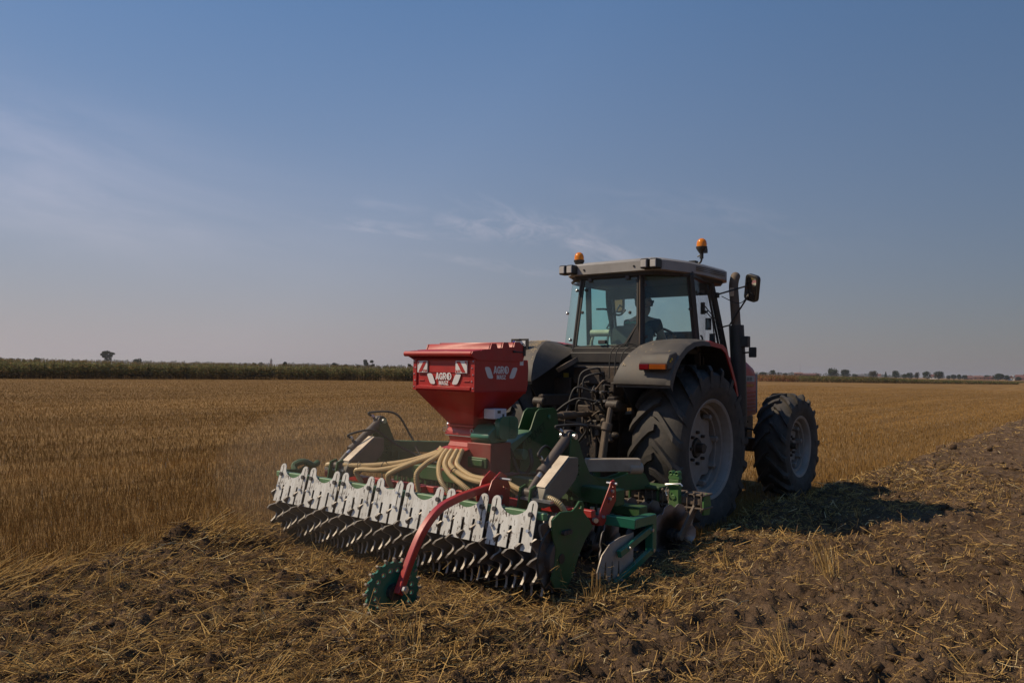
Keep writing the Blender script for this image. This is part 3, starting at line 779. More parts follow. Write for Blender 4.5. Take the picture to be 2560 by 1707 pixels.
# ---- standing stubble
def standing_stalks(n, r0=5.0, r1=130.0):
    """thinning out, shortening and merging into clumps with distance, without a step anywhere"""
    ang = RNG.uniform(rad(-44), rad(44), n); r = (r0 ** .35 + (r1 ** .35 - r0 ** .35) * RNG.uniform(0, 1, n)) ** (1 / .35)
    X, Y = r * np.sin(ang), r * np.cos(ang); u, v = w2l_np(X, Y)
    u = np.round(u / 0.14) * 0.14 + RNG.normal(0, 0.024, n)            # drilled rows along the heading
    X, Y = OX + u * CH + v * SH, OY - u * SH + v * CH
    m = tilled_mask(u, v)
    tr = (np.abs(np.abs(u) - 0.93) < 0.25) & (v < -0.2)                # pressed flat by the tyres
    k = (m < 0.3) & ~(tr & (RNG.uniform(0, 1, n) < 0.75)) & (RNG.uniform(0, 1, n) < 0.35 + 1.1 * fbm(u * 0.7, v * 0.22, 4, 55))
    X, Y, r, u, v = X[k], Y[k], r[k], u[k], v[k]; n = len(X)
    h = RNG.uniform(0.06, 0.13, n) * np.clip((9 / r) ** 0.42, 0.2, 1.05) * (0.75 + 0.5 * fbm(u * 0.5, v * 0.16, 3, 57)); a = RNG.uniform(0, math.pi, n)
    ww = 0.0031 * (r / 8) ** 0.75 * (0.7 + 0.6 * RNG.uniform(0, 1, n))
    face = np.arctan2(X, Y) + RNG.normal(0, 0.6, n)
    sx, sy = np.cos(face) * ww / 2, -np.sin(face) * ww / 2
    lx, ly = RNG.normal(0, 0.20, n) * h, RNG.normal(0, 0.20, n) * h
    V = np.stack([np.stack([X - sx, Y - sy, np.full(n, -0.01)], -1), np.stack([X + sx, Y + sy, np.full(n, -0.01)], -1),
                  np.stack([X + lx + sx * .7, Y + ly + sy * .7, h], -1), np.stack([X + lx - sx * .7, Y + ly - sy * .7, h * 0.97], -1)], 1)
    q = np.array([(0, 1, 2), (0, 2, 3)])
    F = (q[None] + 4 * np.arange(n)[:, None, None]).reshape(-1, 3)
    t = RNG.uniform(0, 1, (n, 1)); col = np.array([0.385, 0.222, 0.069]) * t + np.array([0.275, 0.150, 0.045]) * (1 - t)
    col = col * (0.62 + 0.76 * fbm(u * 0.55, v * 0.025, 4, 59))[:, None]
    bright = RNG.uniform(0, 1, n) > 0.988; col[bright] = (0.66, 0.55, 0.36)
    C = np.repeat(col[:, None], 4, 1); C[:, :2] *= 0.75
    return V.reshape(-1, 3), F, C.reshape(-1, 3)
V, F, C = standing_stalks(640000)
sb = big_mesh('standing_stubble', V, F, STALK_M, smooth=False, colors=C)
tag(sb, 'short cut stalks of grain stubble standing in the field', 'stubble', kind='stuff')

# ================================================================== CROPS ON THE SKYLINE
LEAF_M = leaf_mat('crop_leaf', 0.42)
def crop_plants(X, Y, H, leafw, lean_cols, nleaf=7):
    n = len(X); packs = []
    top, mid, low = lean_cols
    a = RNG.uniform(0, 6.28, n)
    # stalk
    w = np.full(n, 0.03)
    for ang in (0.0, 1.57):
        sx, sy = np.cos(a + ang) * w / 2, np.sin(a + ang) * w / 2
        V = np.stack([np.stack([X - sx, Y - sy, 0 * X], -1), np.stack([X + sx, Y + sy, 0 * X], -1), np.stack([X + sx * .4, Y + sy * .4, H * 0.97], -1), np.stack([X - sx * .4, Y - sy * .4, H * 0.97], -1)], 1)
        F = (np.array([(0, 1, 2), (0, 2, 3)])[None] + 4 * np.arange(n)[:, None, None]).reshape(-1, 3)
        c = np.stack([low, low, mid, mid])[None] * RNG.uniform(0.7, 1.2, (n, 1, 1))
        packs.append((V.reshape(-1, 3), F, c.reshape(-1, 3)))
    for i in range(nleaf):
        f = (i + 0.5) / nleaf
        z0 = H * (0.12 + 0.74 * f) + RNG.normal(0, 0.05, n)
        az_ = a + i * 2.5 + RNG.normal(0, 0.4, n)
        L = RNG.uniform(0.35, 0.62, n) * (0.75 + 0.4 * math.sin(math.pi * f))
        dx, dy = np.cos(az_), np.sin(az_); px, py = -dy, dx
        rise = RNG.uniform(0.05, 0.30, n); fall = RNG.uniform(-0.30, 0.10, n)
        pts = [(0.0, 0.0, 0.6), (0.5, rise, 1.0), (1.0, fall, 0.15)]
        vv = []
        for t, dz, wk in pts:
            cx, cy, cz = X + dx * L * t, Y + dy * L * t, z0 + dz * L / 0.5 * 0.5
            for sgn in (-1, 1): vv.append(np.stack([cx + sgn * px * leafw * wk / 2, cy + sgn * py * leafw * wk / 2, cz + sgn * 0.02], -1))
        V = np.stack(vv, 1)
        F = (np.array([(0, 1, 3), (0, 3, 2), (2, 3, 5), (2, 5, 4)])[None] + 6 * np.arange(n)[:, None, None]).reshape(-1, 3)
        col = (mid * (1 - f) + top * f) if f > 0.45 else (low * (1 - f / 0.45) + mid * (f / 0.45))
        c = np.repeat(col[None, None] * RNG.uniform(0.55, 1.5, (n, 1, 1)), 6, 1)
        dry = RNG.uniform(0, 1, n) < (0.24 + 0.42 * (1 - f)); c[dry] = np.array([0.30, 0.21, 0.10]) * RNG.uniform(0.5, 1.2, (dry.sum(), 1, 1))
        packs.append((V.reshape(-1, 3), F, c.reshape(-1, 3)))
    # tassel
    for k in range(2):
        az_ = RNG.uniform(0, 6.28, n); dx, dy = np.cos(az_) * 0.08, np.sin(az_) * 0.08
        V = np.stack([np.stack([X - dy * .25, Y + dx * .25, H * 0.93], -1), np.stack([X + dy * .25, Y - dx * .25, H * 0.93], -1), np.stack([X + dx, Y + dy, H * 0.93 + 0.20], -1)], 1)
        packs.append((V.reshape(-1, 3), np.arange(3 * n).reshape(-1, 3), np.repeat(np.array([[[0.26, 0.19, 0.09]]]) * RNG.uniform(0.7, 1.3, (n, 1, 1)), 3, 1).reshape(-1, 3)))
    return join_packs(packs)
def along(poly, n, depth0, depth1):
    """random points behind a polyline (to its left-hand normal side away from the camera)"""
    P = np.array(poly, float); seg = np.hypot(*np.diff(P, axis=0).T); cum = np.concatenate([[0], np.cumsum(seg)])
    t = RNG.uniform(0, cum[-1], n); i = np.clip(np.searchsorted(cum, t) - 1, 0, len(seg) - 1); f = (t - cum[i]) / seg[i]
    p = P[i] + (P[i + 1] - P[i]) * f[:, None]
    d = (P[i + 1] - P[i]) / seg[i][:, None]; nrm = np.stack([-d[:, 1], d[:, 0]], -1)
    dep = depth0 + (depth1 - depth0) * RNG.uniform(0, 1, n) ** 1.6
    q = p + nrm * dep[:, None]
    return q[:, 0], q[:, 1], t
X, Y, t = along([(-150, 10), (-100, 45), (-60, 66), (-47, 76), (-38, 87), (-28, 96), (-16, 101), (-2, 103), (24, 105)], 17000, -0.6, 15)
Hh = 1.78 + RNG.normal(0, 0.07, len(X)) + 0.25 * (fbm(X * 0.15, Y * 0.15, 3, 12) - 0.5) + 0.08 * sstep(-40, -10, X)
V, F, C = crop_plants(X, Y, Hh, 0.095, (np.array([0.215, 0.205, 0.095]), np.array([0.140, 0.160, 0.062]), np.array([0.120, 0.080, 0.048])))
mz = big_mesh('maize_field', V, F, LEAF_M, smooth=False, colors=C)
tag(mz, 'tall strip of green and browning maize along the far left edge of the stubble', 'maize', kind='stuff')
X, Y, t = along([(60, 184), (92, 196), (150, 235), (190, 300), (260, 400)], 15000, 0, 26)
Hh = (1.62 - 0.004 * t) * (1 + RNG.normal(0, 0.05, len(X))) - 0.35 * sstep(95, 112, X)
V, F, C = crop_plants(X, Y, np.clip(Hh, 0.5, None), 0.12, (np.array([0.130, 0.140, 0.055]), np.array([0.090, 0.110, 0.038]), np.array([0.075, 0.052, 0.026])), 5)
tawny = (V[:, 0] < 68)
C[tawny] = C[tawny] * np.array([1.5, .95, 1.0])
rc = big_mesh('green_crop', V, F, LEAF_M, smooth=False, colors=C)
tag(rc, 'low green and tawny crop strip beyond the stubble right of the tractor', 'crop', kind='stuff')

# ================================================================== TREES, WOODS, VILLAGE
TREE_L = leaf_mat('tree_leaf', 0.25)
BARK = mat('bark', (0.06, 0.045, 0.035), 0.9, bump=0.2)
def place(px, py, D):
    """world x of something D metres ahead that stands at photo column px (used once, to set out the skyline)"""
    return D * (px - 1280.0) / F_PX
def leafy(c, rads, n, size, col):
    """leaf sprays spread through an ellipsoid, denser towards its skin"""
    g = RNG.normal(0, 1, (n, 3)); g /= np.linalg.norm(g, axis=1)[:, None]
    r = RNG.uniform(0.35, 1.0, n) ** 0.55
    P = np.array(c) + g * r[:, None] * np.array(rads)
    a, b = RNG.normal(0, 1, (n, 3)), RNG.normal(0, 1, (n, 3))
    a /= np.linalg.norm(a, axis=1)[:, None]; b -= a * (a * b).sum(1)[:, None]; b /= np.linalg.norm(b, axis=1)[:, None]
    s = size * RNG.uniform(0.5, 1.2, n)[:, None]
    V = np.stack([P - a * s - b * s * .5, P + a * s * .8 - b * s * .7, P + a * s + b * s * .5, P - a * s * .7 + b * s * .8], 1)
    F = (np.array([(0, 1, 2), (0, 2, 3)])[None] + 4 * np.arange(n)[:, None, None]).reshape(-1, 3)
    C = np.repeat(np.array(col)[None, None] * RNG.uniform(0.6, 1.4, (n, 1, 1)), 4, 1)
    return V.reshape(-1, 3), F, C.reshape(-1, 3)
def make_tree(kind_name, px, D, top, width, form, label, group=None, col=(0.040, 0.058, 0.022)):
    """one tree: crown and trunk as parts; top = height, width = crown width in metres"""
    root = empty(kind_name); root.location = (place(px, 0, D), D, 0)
    tag(root, label, 'bush' if kind_name == 'bush' else 'tree', group)
    w = width / 2; packs = []; tr = MB(); lim = []
    if form == 'dome': lobes = [((0, 0, top * .50), (w, w, top * .48)), ((0, 0, top * .30), (w * .9, w * .9, top * .26)), ((0, 0, top * .55), (w * .9, w * .9, top * .42))] + [((random.uniform(-.5, .5) * w, random.uniform(-.5, .5) * w, top * random.uniform(.5, .75)), (w * .5, w * .5, top * .26)) for _ in range(4)]; base = .18
    elif form == 'tall': lobes = [((random.uniform(-.55, .55) * w, random.uniform(-.55, .55) * w, top * z), (w * random.uniform(.4, .6), w * random.uniform(.4, .6), top * .15)) for z in (.28, .40, .5, .58, .66, .72, .80, .86, .84)]; base = .16
    elif form == 'oak': # wide-headed tree with boughs showing gaps between them
        lobes = [((-.60 * w, 0, top * .74), (w * .38, w * .35, top * .10)), ((.62 * w, .1 * w, top * .80), (w * .36, w * .35, top * .10)), ((.05 * w, 0, top * .90), (w * .42, w * .4, top * .095)), ((-.40 * w, 0, top * .88), (w * .34, w * .3, top * .085)),
                 ((.40 * w, 0, top * .66), (w * .40, w * .35, top * .10)), ((-.15 * w, 0, top * .66), (w * .42, w * .4, top * .13)), ((.15 * w, 0, top * .48), (w * .50, w * .45, top * .15)), ((.05 * w, 0, top * .28), (w * .60, w * .5, top * .22)), ((-.50 * w, 0, top * .60), (w * .22, w * .2, top * .06))]; base = .10
    elif form == 'open':
        lobes = [((random.uniform(-.7, .7) * w, random.uniform(-.4, .4) * w, top * random.uniform(.35, .9)), (w * .30, w * .28, top * .12)) for _ in range(9)]; base = .25
    elif form == 'conifer': lobes = [((0, 0, top * (.12 + .2 * k)), (w * (1 - .19 * k), w * (1 - .19 * k), top * .16)) for k in range(5)]; base = .06
    else: lobes = [((random.uniform(-.6, .6) * w, random.uniform(-.4, .4) * w, top * random.uniform(.3, .62)), (w * .5, w * .45, top * .36)) for _ in range(5)]; base = .08
    for c, r in lobes:
        packs.append(leafy(c, r, 150, max(0.25, width * 0.045), np.array(col) * random.uniform(0.75, 1.25)))
        lim.append(c)
    V, F, C = join_packs(packs)
    cr = big_mesh('crown', V, F, TREE_L, smooth=False, colors=C); cr.parent = root
    tr.tube([(0, 0, -0.2), (0.02 * w, 0, top * base), (0, 0, top * .5), (0, 0, top * .72)], [top * .035, top * .028, top * .018, top * .006], 7)
    for c in lim[:6]: tr.tube([(0, 0, top * random.uniform(.22, .45)), tuple(q * .6 for q in c[:2]) + (c[2] * .85,), c], [top * .012, top * .008, top * .003], 5)
    t = obj('trunk', tr, BARK); t.parent = root
    return root
def hor(px): return 902.35 + 0.0176 * px
def T(name, px, ytop, wpx, D, form, label, group=None, col=(0.040, 0.058, 0.022)):
    ht = CAM_H + (hor(px) - ytop) * D / F_PX
    return make_tree(name, px, D, max(ht, 1.2), wpx * D / F_PX, form, label, group, col)
GL, GR = 'trees on the skyline beyond the maize', 'trees round the village on the right skyline'
dk, br, bl = (0.034, 0.050, 0.022), (0.060, 0.056, 0.026), (0.040, 0.052, 0.034)
T('tree', 269, 876, 35, 560, 'oak', 'tallest wide-headed tree rising above the maize on the left', GL, dk)
T('tree', 344, 894.5, 23, 560, 'dome', 'small round tree right of the tall tree above the maize', GL, dk)
T('tree', 94, 892.5, 17, 700, 'dome', 'small bushy tree at the left, halfway between frame edge and tall tree', GL, dk)
T('tree', 30, 894, 16, 900, 'dome', 'dark low tree near the left end of the maize', GL, dk)
T('tree', 4, 891, 13, 900, 'dome', 'leftmost tree on the skyline, cut by the picture edge', GL, bl)
T('tree', 47, 894, 9, 1000, 'dome', 'tiny tree just right of the dark low tree at the left end', GL, bl)
T('tree', 62, 896, 9, 1000, 'dome', 'tiny low tree between two small trees at the far left', GL, bl)
T('tree', 180, 898.5, 22, 1200, 'bush', 'long low clump of trees left of the tall tree', GL, bl)
T('tree', 206, 897.5, 21, 1100, 'bush', 'darker low clump of trees close to the left of the tall tree', GL, dk)
T('bush', 617, 906, 14, 420, 'bush', 'low dark bush above the maize left of the church tower', GL, dk)
T('bush', 637, 905, 15, 420, 'bush', 'low dark bush above the maize nearest left of the church tower', GL, dk)
T('tree', 652, 904, 16, 1200, 'dome', 'hazy round tree behind the two low dark bushes', GL, bl)
T('tree', 714, 903, 13, 430, 'dome', 'small dark tree with pointed crown right of the church tower', GL, dk)
T('bush', 728, 910, 7, 430, 'bush', 'tiny bush beside the small dark tree near the church tower', GL, dk)
T('tree', 788, 908, 6, 900, 'conifer', 'tiny pointed tree in the gap between two darker trees', GL, bl)
T('tree', 838, 905, 19, 430, 'dome', 'dark round tree left of the bushy row beside the hopper', GL, dk)
T('bush', 852, 912, 9, 430, 'bush', 'first low bush right of the dark round tree', GL, dk)
T('bush', 866, 909, 13, 430, 'bush', 'widest bush of the low row left of the feathery tree', GL, dk)
T('bush', 881, 913, 11, 430, 'bush', 'last low bush of the row left of the feathery tree', GL, dk)
T('tree', 897, 910, 14, 640, 'dome', 'neat round tree touching the left of the feathery tree', GL, bl)
T('tree', 922, 898, 32, 640, 'open', 'tall feathery tree with gaps in its crown left of the red hopper', GL, bl)
T('tree', 949, 915, 8, 800, 'dome', 'tiny round tree just right of the feathery tree', GL, bl)
T('tree', 966, 912.5, 17, 800, 'dome', 'low spreading tree between feathery tree and red hopper', GL, bl)
T('tree', 982, 914, 12, 800, 'dome', 'small tree right of the low spreading tree near the hopper', GL, bl)
T('tree', 1026, 908, 18, 420, 'open', 'thin pale tree partly hidden by the left edge of the hopper', GL, (0.06, 0.065, 0.03))
T('tree', 1907, 929, 21, 760, 'dome', 'low domed tree just right of the tractor hood', GR, dk)
T('tree', 1932, 924, 19, 760, 'dome', 'pointed bell-shaped tree right of the low domed tree', GR, dk)
T('tree', 1946.5, 931, 5, 780, 'conifer', 'tiny narrow conifer right of the bell-shaped tree', GR, dk)
T('tree', 1964, 931, 12, 800, 'dome', 'small tree at the left end of the dark hedge', GR, dk)
T('tree', 1979, 935, 18, 820, 'bush', 'dark hedge-like clump left of the orange brick barn', GR, dk)
T('tree', 2044, 933, 11, 780, 'bush', 'bush hiding the right end of the long brick barn', GR, dk)
T('tree', 2084, 918.5, 28, 760, 'dome', 'largest rounded tree of the pair right of the front wheel', GR, (0.045, 0.060, 0.025))
T('tree', 2115, 922, 26, 740, 'dome', 'dark rounded tree, right one of the large pair', GR, dk)
T('tree', 2138, 933, 20, 820, 'bush', 'low clump between the large pair and the grey barn', GR, dk)
T('tree', 2184, 925, 24, 760, 'dome', 'brownish broad tree standing alone right of the grey barn', GR, br)
T('tree', 2215, 930, 10, 780, 'conifer', 'small spruce-shaped tree right of the brownish tree', GR, dk)
T('tree', 2241, 924.5, 19, 740, 'dome', 'egg-shaped dark tree in the middle of the right skyline', GR, dk)
T('tree', 2262, 933, 14, 800, 'dome', 'low tree right of the egg-shaped tree', GR, dk)
T('tree', 2276, 930, 17, 780, 'dome', 'flat-topped tree, middle of three right of the egg-shaped tree', GR, dk)
T('tree', 2293, 929, 12, 780, 'dome', 'narrow upright tree left of the white-walled house', GR, br)
T('tree', 2318, 927, 21, 760, 'dome', 'round tree touching the left of the white-walled house', GR, dk)
T('tree', 2347, 926, 25, 760, 'dome', 'broad tree standing over the right of the white-walled house', GR, dk)
T('tree', 2371, 936, 13, 820, 'bush', 'first small tree of the low line right of the white-walled house', GR, dk)
T('tree', 2385, 935, 13, 820, 'dome', 'second small tree of the low line right of the white-walled house', GR, dk)
T('tree', 2399, 934.5, 11, 820, 'dome', 'third and narrowest small tree of the low line', GR, dk)
T('tree', 2412, 936, 15, 820, 'dome', 'last tree of the low line, left of a low red roof', GR, dk)
T('tree', 2470, 935.5, 22, 860, 'bush', 'hedge-like tree behind the two brick farm buildings', GR, dk)
T('tree', 2496, 933, 27, 800, 'dome', 'wide dark tree near the right edge of the picture', GR, dk)
T('tree', 2517, 936, 16, 800, 'dome', 'smaller tree right of the wide dark tree near the edge', GR, dk)
T('tree', 2547, 941, 15, 760, 'dome', 'low tree in front of the house at the right picture edge', GR, dk)

# ---- far woods: one hazy mass along the horizon
packs = []
for x0, x1, D, h, n in ((-2300, -330, 2700, 13, 900), (-330, 1500, 3000, 10, 700), (900, 2700, 2600, 10, 600)):
    for _ in range(n // 6):
        cx = random.uniform(x0, x1); hh = h * random.uniform(0.55, 1.1)
        packs.append(leafy((cx, D + random.uniform(-60, 60), hh * .5), (random.uniform(10, 26), 10, hh * .55), 26, 3.4, (0.036, 0.050, 0.028)))
V, F, C = join_packs(packs)
fw = big_mesh('far_woods', V, F, TREE_L, smooth=False, colors=C)
tag(fw, 'hazy blue-grey line of distant woodland along the horizon', 'woods', kind='stuff')

# ---- houses
BRICKW = mat('orange_brick', (0.20, 0.095, 0.065), 0.9, var=0.2, scale=0.6)
BRICKD = mat('dull_brick', (0.17, 0.085, 0.065), 0.9, var=0.2, scale=0.6)
RENDERW = mat('white_render', (0.62, 0.60, 0.56), 0.9)
ROOFR = mat('red_roof_tile', (0.13, 0.055, 0.045), 0.8, var=0.25, scale=0.8)
ROOFG = mat('grey_roof', (0.10, 0.10, 0.11), 0.8)
DARKW = mat('dark_window', (0.02, 0.022, 0.025), 0.15)
SPIRE = mat('slate_spire', (0.06, 0.06, 0.07), 0.7)
def house(name, px0, px1, ytop, D, wallm, roofm, label, cat, roof_frac=0.45, gable=False, yaw=0.0):
    W = (px1 - px0) * D / F_PX; cx = place((px0 + px1) / 2, 0, D)
    ht = CAM_H + (hor((px0 + px1) / 2) - ytop) * D / F_PX
    root = empty(name); root.location = (cx, D, 0); root.rotation_euler = (0, 0, -math.atan2(cx, D) + yaw); tag(root, label, cat, 'village buildings on the right skyline')
    w, dp = W / 2, min(W * .45, 6); he = ht * (1 - roof_frac)
    o = obj('wall', MB().box(-w, w, -dp, dp, 0, he), wallm); o.parent = root
    if gable: prof = [(-w * 1.05, he), (w * 1.05, he), (0, ht)]; mb = MB().prism(prof, ((0, 0, 0), (1, 0, 0), (0, 0, 1)), dp * 2.1)
    else: prof = [(-dp * 1.08, he), (dp * 1.08, he), (0, ht)]; mb = MB().prism(prof, ((0, 0, 0), (0, 1, 0), (0, 0, 1)), w * 2.04)
    o = obj('roof', mb, roofm); o.parent = root
    k = max(2, int(W / 3.2))
    for i in range(k):
        x = -w + (i + .5) * 2 * w / k
        mb = MB().box(x - .5, x + .5, -dp - .06, -dp + .05, he * .35, he * .78)
        o = obj('window', mb, DARKW); o.parent = root
    ch = obj('chimney', MB().box(w * .3, w * .3 + .7, -.35, .35, ht * .7, ht * 1.12), wallm); ch.parent = root
house('brick_barn', 1987, 2007, 930.5, 820, BRICKW, BRICKW, 'orange brick gabled barn, left end of the brick farm row', 'barn', .25)
house('brick_barn', 2007, 2048, 932.5, 830, BRICKD, ROOFR, 'long dull brick barn with red roof beside the orange barn', 'barn', .4)
house('grey_barn', 2143, 2161, 934.5, 860, BRICKD, ROOFG, 'low barn with grey roof right of the large tree pair', 'barn', .5)
house('house', 2193, 2203, 934, 860, RENDERW, ROOFR, 'small red-roofed house half hidden by the brownish tree', 'house', .5)
house('house', 2327, 2350, 935.5, 880, RENDERW, ROOFR, 'white-walled house with red roof between two round trees', 'house', .5)
house('house', 2417, 2432, 938.5, 900, BRICKD, ROOFR, 'low house of which mostly the red roof shows, right of the low tree line', 'house', .6)
house('brick_barn', 2436, 2456, 938.5, 880, BRICKW, BRICKD, 'left one of two low brick buildings before the hedge-like tree', 'barn', .35)
house('brick_barn', 2459, 2484, 939.5, 860, BRICKD, ROOFR, 'right one of two low brick buildings before the hedge-like tree', 'barn', .35)
house('house', 2522, 2535, 938, 800, RENDERW, ROOFR, 'white house with tall red roof near the right picture edge', 'house', .5, True)
house('house', 2541, 2566, 936.5, 800, BRICKD, ROOFR, 'red-roofed house cut off by the right picture edge', 'house', .55)
D = 2200; cx = place(679, 0, D)
root = empty('church_tower'); root.location = (cx, D, 0); tag(root, 'tiny pointed church tower above the far woods on the left', 'church tower')
o = obj('wall', MB().box(-2.6, 2.6, -2.6, 2.6, 0, 17), BRICKD); o.parent = root
o = obj('roof', MB().lathe([(17, 3.6), (19, 2.6), (24.5, 0.05)], ax='z', n=4), SPIRE); o.parent = root
D = 900; cx = place(2001, 0, D)
root = empty('radio_mast'); root.location = (cx, D, 0); tag(root, 'faint thin radio mast rising above the orange brick barn', 'mast')
mb = MB()
for sx, sy in ((-.25, -.15), (.25, -.15), (0, .3)): mb.cyl((sx, sy, 0), (sx * .5, sy * .5, 17), 0.035, 5)
for k in range(16): mb.cyl((-.25, -.15, k), (.2, -.1, k + 1), 0.02, 4)
o = obj('lattice', mb, mat('mast_steel', (0.4, 0.4, 0.42), .5, metal=.5)); o.parent = root
o = obj('antenna', MB().cyl((0, 0, 17), (0, 0, 19.5), 0.03, 5), ZINC); o.parent = root

# ---- summer haze: one closed body of thin air round everything
mb = MB(); mb.box(-9500, 9500, -9500, 9500, -1.0, 42.0)
hz_o = obj('haze', mb, None or BARK, smooth=0)
hm_ = bpy.data.materials.new('thin_haze'); hm_.use_nodes = True
hn = hm_.node_tree.nodes; hn.clear()
ho = hn.new('ShaderNodeOutputMaterial'); hv = hn.new('ShaderNodeVolumePrincipled')
hv.inputs['Color'].default_value = (0.90, 0.88, 0.90, 1); hv.inputs['Density'].default_value = 0.00016; hv.inputs['Anisotropy'].default_value = 0.3
hm_.node_tree.links.new(hv.outputs[0], ho.inputs['Volume'])
hz_o.data.materials.clear(); hz_o.data.materials.append(hm_)
tag(hz_o, 'thin pale summer haze over the fields', 'haze', kind='stuff')
# ---- dust hanging round the working roller
mb = MB(); mb.sphere((0, 0, 0), (1.0, 1.0, 1.0), 28, 16)
du = obj('dust_cloud', mb, BARK, smooth=60); du.location = l2w(-.55, -3.1, .62); du.rotation_euler = (0, 0, -HD); du.scale = (2.1, 1.05, .72)
dm_ = bpy.data.materials.new('soil_dust'); dm_.use_nodes = True
dn = dm_.node_tree.nodes; dn.clear()
do_ = dn.new('ShaderNodeOutputMaterial'); dv = dn.new('ShaderNodeVolumePrincipled')
dv.inputs['Color'].default_value = (0.80, 0.66, 0.50, 1); dv.inputs['Density'].default_value = 0.055
dm_.node_tree.links.new(dv.outputs[0], do_.inputs['Volume'])
du.data.materials.clear(); du.data.materials.append(dm_)
tag(du, 'thin brown dust hanging in the air round the roller and hopper', 'dust', kind='stuff')

# ================================================================== TRACTOR
tractor = machine_root('tractor', 0, 0, 0, 'red and grey farm tractor with glazed cab pulling the green disc harrow', 'tractor')
AX_Z = 0.83

def tyre_mb(R, w, rb, nl, lh, lw, sweep):
    """agricultural tyre on the x axis: carcass and two rows of slanting lugs, apex upwards seen from behind"""
    mb = MB(); hw = w / 2; rc = R - lh
    prof = [(-.77 * hw, rb), (-.82 * hw, rb + .03), (-.95 * hw, rb + .30 * (rc - rb)), (-hw, rb + .58 * (rc - rb)), (-.95 * hw, rb + .83 * (rc - rb)),
            (-.80 * hw, rc - .028), (-.5 * hw, rc - .006), (0, rc)]
    prof = prof + [(-x, r) for x, r in reversed(prof[:-1])]
    mb.lathe(prof, ax='x', n=64)
    def rad_at(t):   # carcass radius at half-width fraction t
        xs = [0, .5, .80, .95, 1.0]; ys = [rc, rc - .006, rc - .028, rb + .83 * (rc - rb), rb + .58 * (rc - rb)]
        return float(np.interp(t, xs, ys))
    for sgn in (1, -1):
        for i in range(nl):
            th0 = 2 * math.pi * (i + (0.5 if sgn < 0 else 0)) / nl
            secs = []
            for t in (-.06, .12, .35, .60, .82, .97, 1.03):
                q = th0 + sweep * (max(t, 0) ** 1.25)
                x = sgn * hw * min(t, 1.0) if t < .97 else sgn * hw * (1.0 if t < 1 else 1.005)
                r0 = rad_at(abs(t)) - .015
                top = (R if t < .9 else (R - .04 if t < 1 else rad_at(1.0) + .01)) - .012 * max(t, 0) ** 2
                if t > 1: r0 = rad_at(1.0) - .04
                wd = lw * (1.0 if t < .7 else .95)
                sec = []
                for rr, ww in ((r0, wd * 1.35), (top, wd), (top, -wd), (r0, -wd * 1.35)):
                    a = q + ww / 2 / R + (t * .0)
                    # the lug's flanks follow its own slant
                    sec.append((x, -rr * math.cos(a), -rr * math.sin(a)))
                secs.append(sec)
            mb.loft(secs)
    return mb
def rim_mb(rb, hw, side):
    mb = MB(); s = side
    pr = [(.80 * hw, rb + .045), (.83 * hw, rb + .05), (.85 * hw, rb + .035), (.81 * hw, rb + .008), (.70 * hw, rb - .012), (.52 * hw, rb - .02), (.50 * hw, rb - .055), (.30 * hw, rb - .06), (.28 * hw, rb - .075), (-.05 * hw, rb - .08), (-.6 * hw, rb - .05), (-.75 * hw, rb + .02), (-.8 * hw, rb + .04)]
    mb.lathe([(x * s, r) for x, r in pr], ax='x', n=56)
    return mb
CLAMP = {}
def wheel(name, cx, cy, cz, R, w, rb, nl, lh, lw, sweep, side, disc_x, studs):
    wr = empty(name, tractor, (cx, cy, cz)); OFF[wr.name] = (0, 0, 0)
    ph = random.uniform(0, .3)
    t = tyre_mb(R, w, rb, nl, lh, lw, sweep)
    o = obj('tyre', t, TYRE, wr, smooth=32); o.rotation_euler = (ph, 0, 0)
    o = obj('rim', rim_mb(rb, w / 2, side), RIM, wr, smooth=30)
    # wheel disc: lobed plate clamped to the barrel
    mb = MB(); X = side * disc_x
    out = []
    for i in range(96):
        a = 2 * math.pi * i / 96
        out.append(((rb - .125 + .035 * math.cos(8 * a)) * math.cos(a), (rb - .125 + .035 * math.cos(8 * a)) * math.sin(a)))
    mb.prism(out, ((X, 0, 0), (0, 1, 0), (0, 0, 1)), .016, [circ(0, 0, rb * .23, 20)])
    mb.lathe([(X - side * .05, rb * .62), (X - side * .008, rb * .55)], ax='x', n=32)
    o = obj('wheel_disc', mb, RIM, wr)
    if 'rc' not in CLAMP: CLAMP['rc'] = mesh_of('rim_clamp', MB().cbox((.03, 0, 0), (.09, .05, .05)).cyl((0, 0, 0), (.085, 0, 0), .014, 8), RIM, bevel=.006)
    for i in range(8):
        a = 2 * math.pi * i / 8 + ph
        inst('rim_clamp', CLAMP['rc'], wr, (X, (rb - .105) * math.cos(a), (rb - .105) * math.sin(a)), (a, 0, 0), (side, 1, 1))
    mb = MB(); mb.cyl((X - side * .06, 0, 0), (X + side * .03, 0, 0), rb * .20, 20); mb.cyl((X + side * .03, 0, 0), (X + side * .10, 0, 0), rb * .11, 16)
    for i in range(studs):
        a = 2 * math.pi * i / studs
        y, z = rb * .34 * math.cos(a), rb * .34 * math.sin(a); mb.cyl((X, y, z), (X + side * .045, y, z), .019, 6)
    obj('hub', mb, OILY, wr, bevel=.003)
    return wr
for sd in (1, -1):
    wheel('rear_wheel', sd * .93, 0, AX_Z, .885, .57, .485, 19, .048, .062, rad(21), sd, .05, 8)
    wheel('front_wheel', sd * .94, 2.76, .68, .70, .43, .365, 17, .042, .058, rad(23), sd, .03, 8)

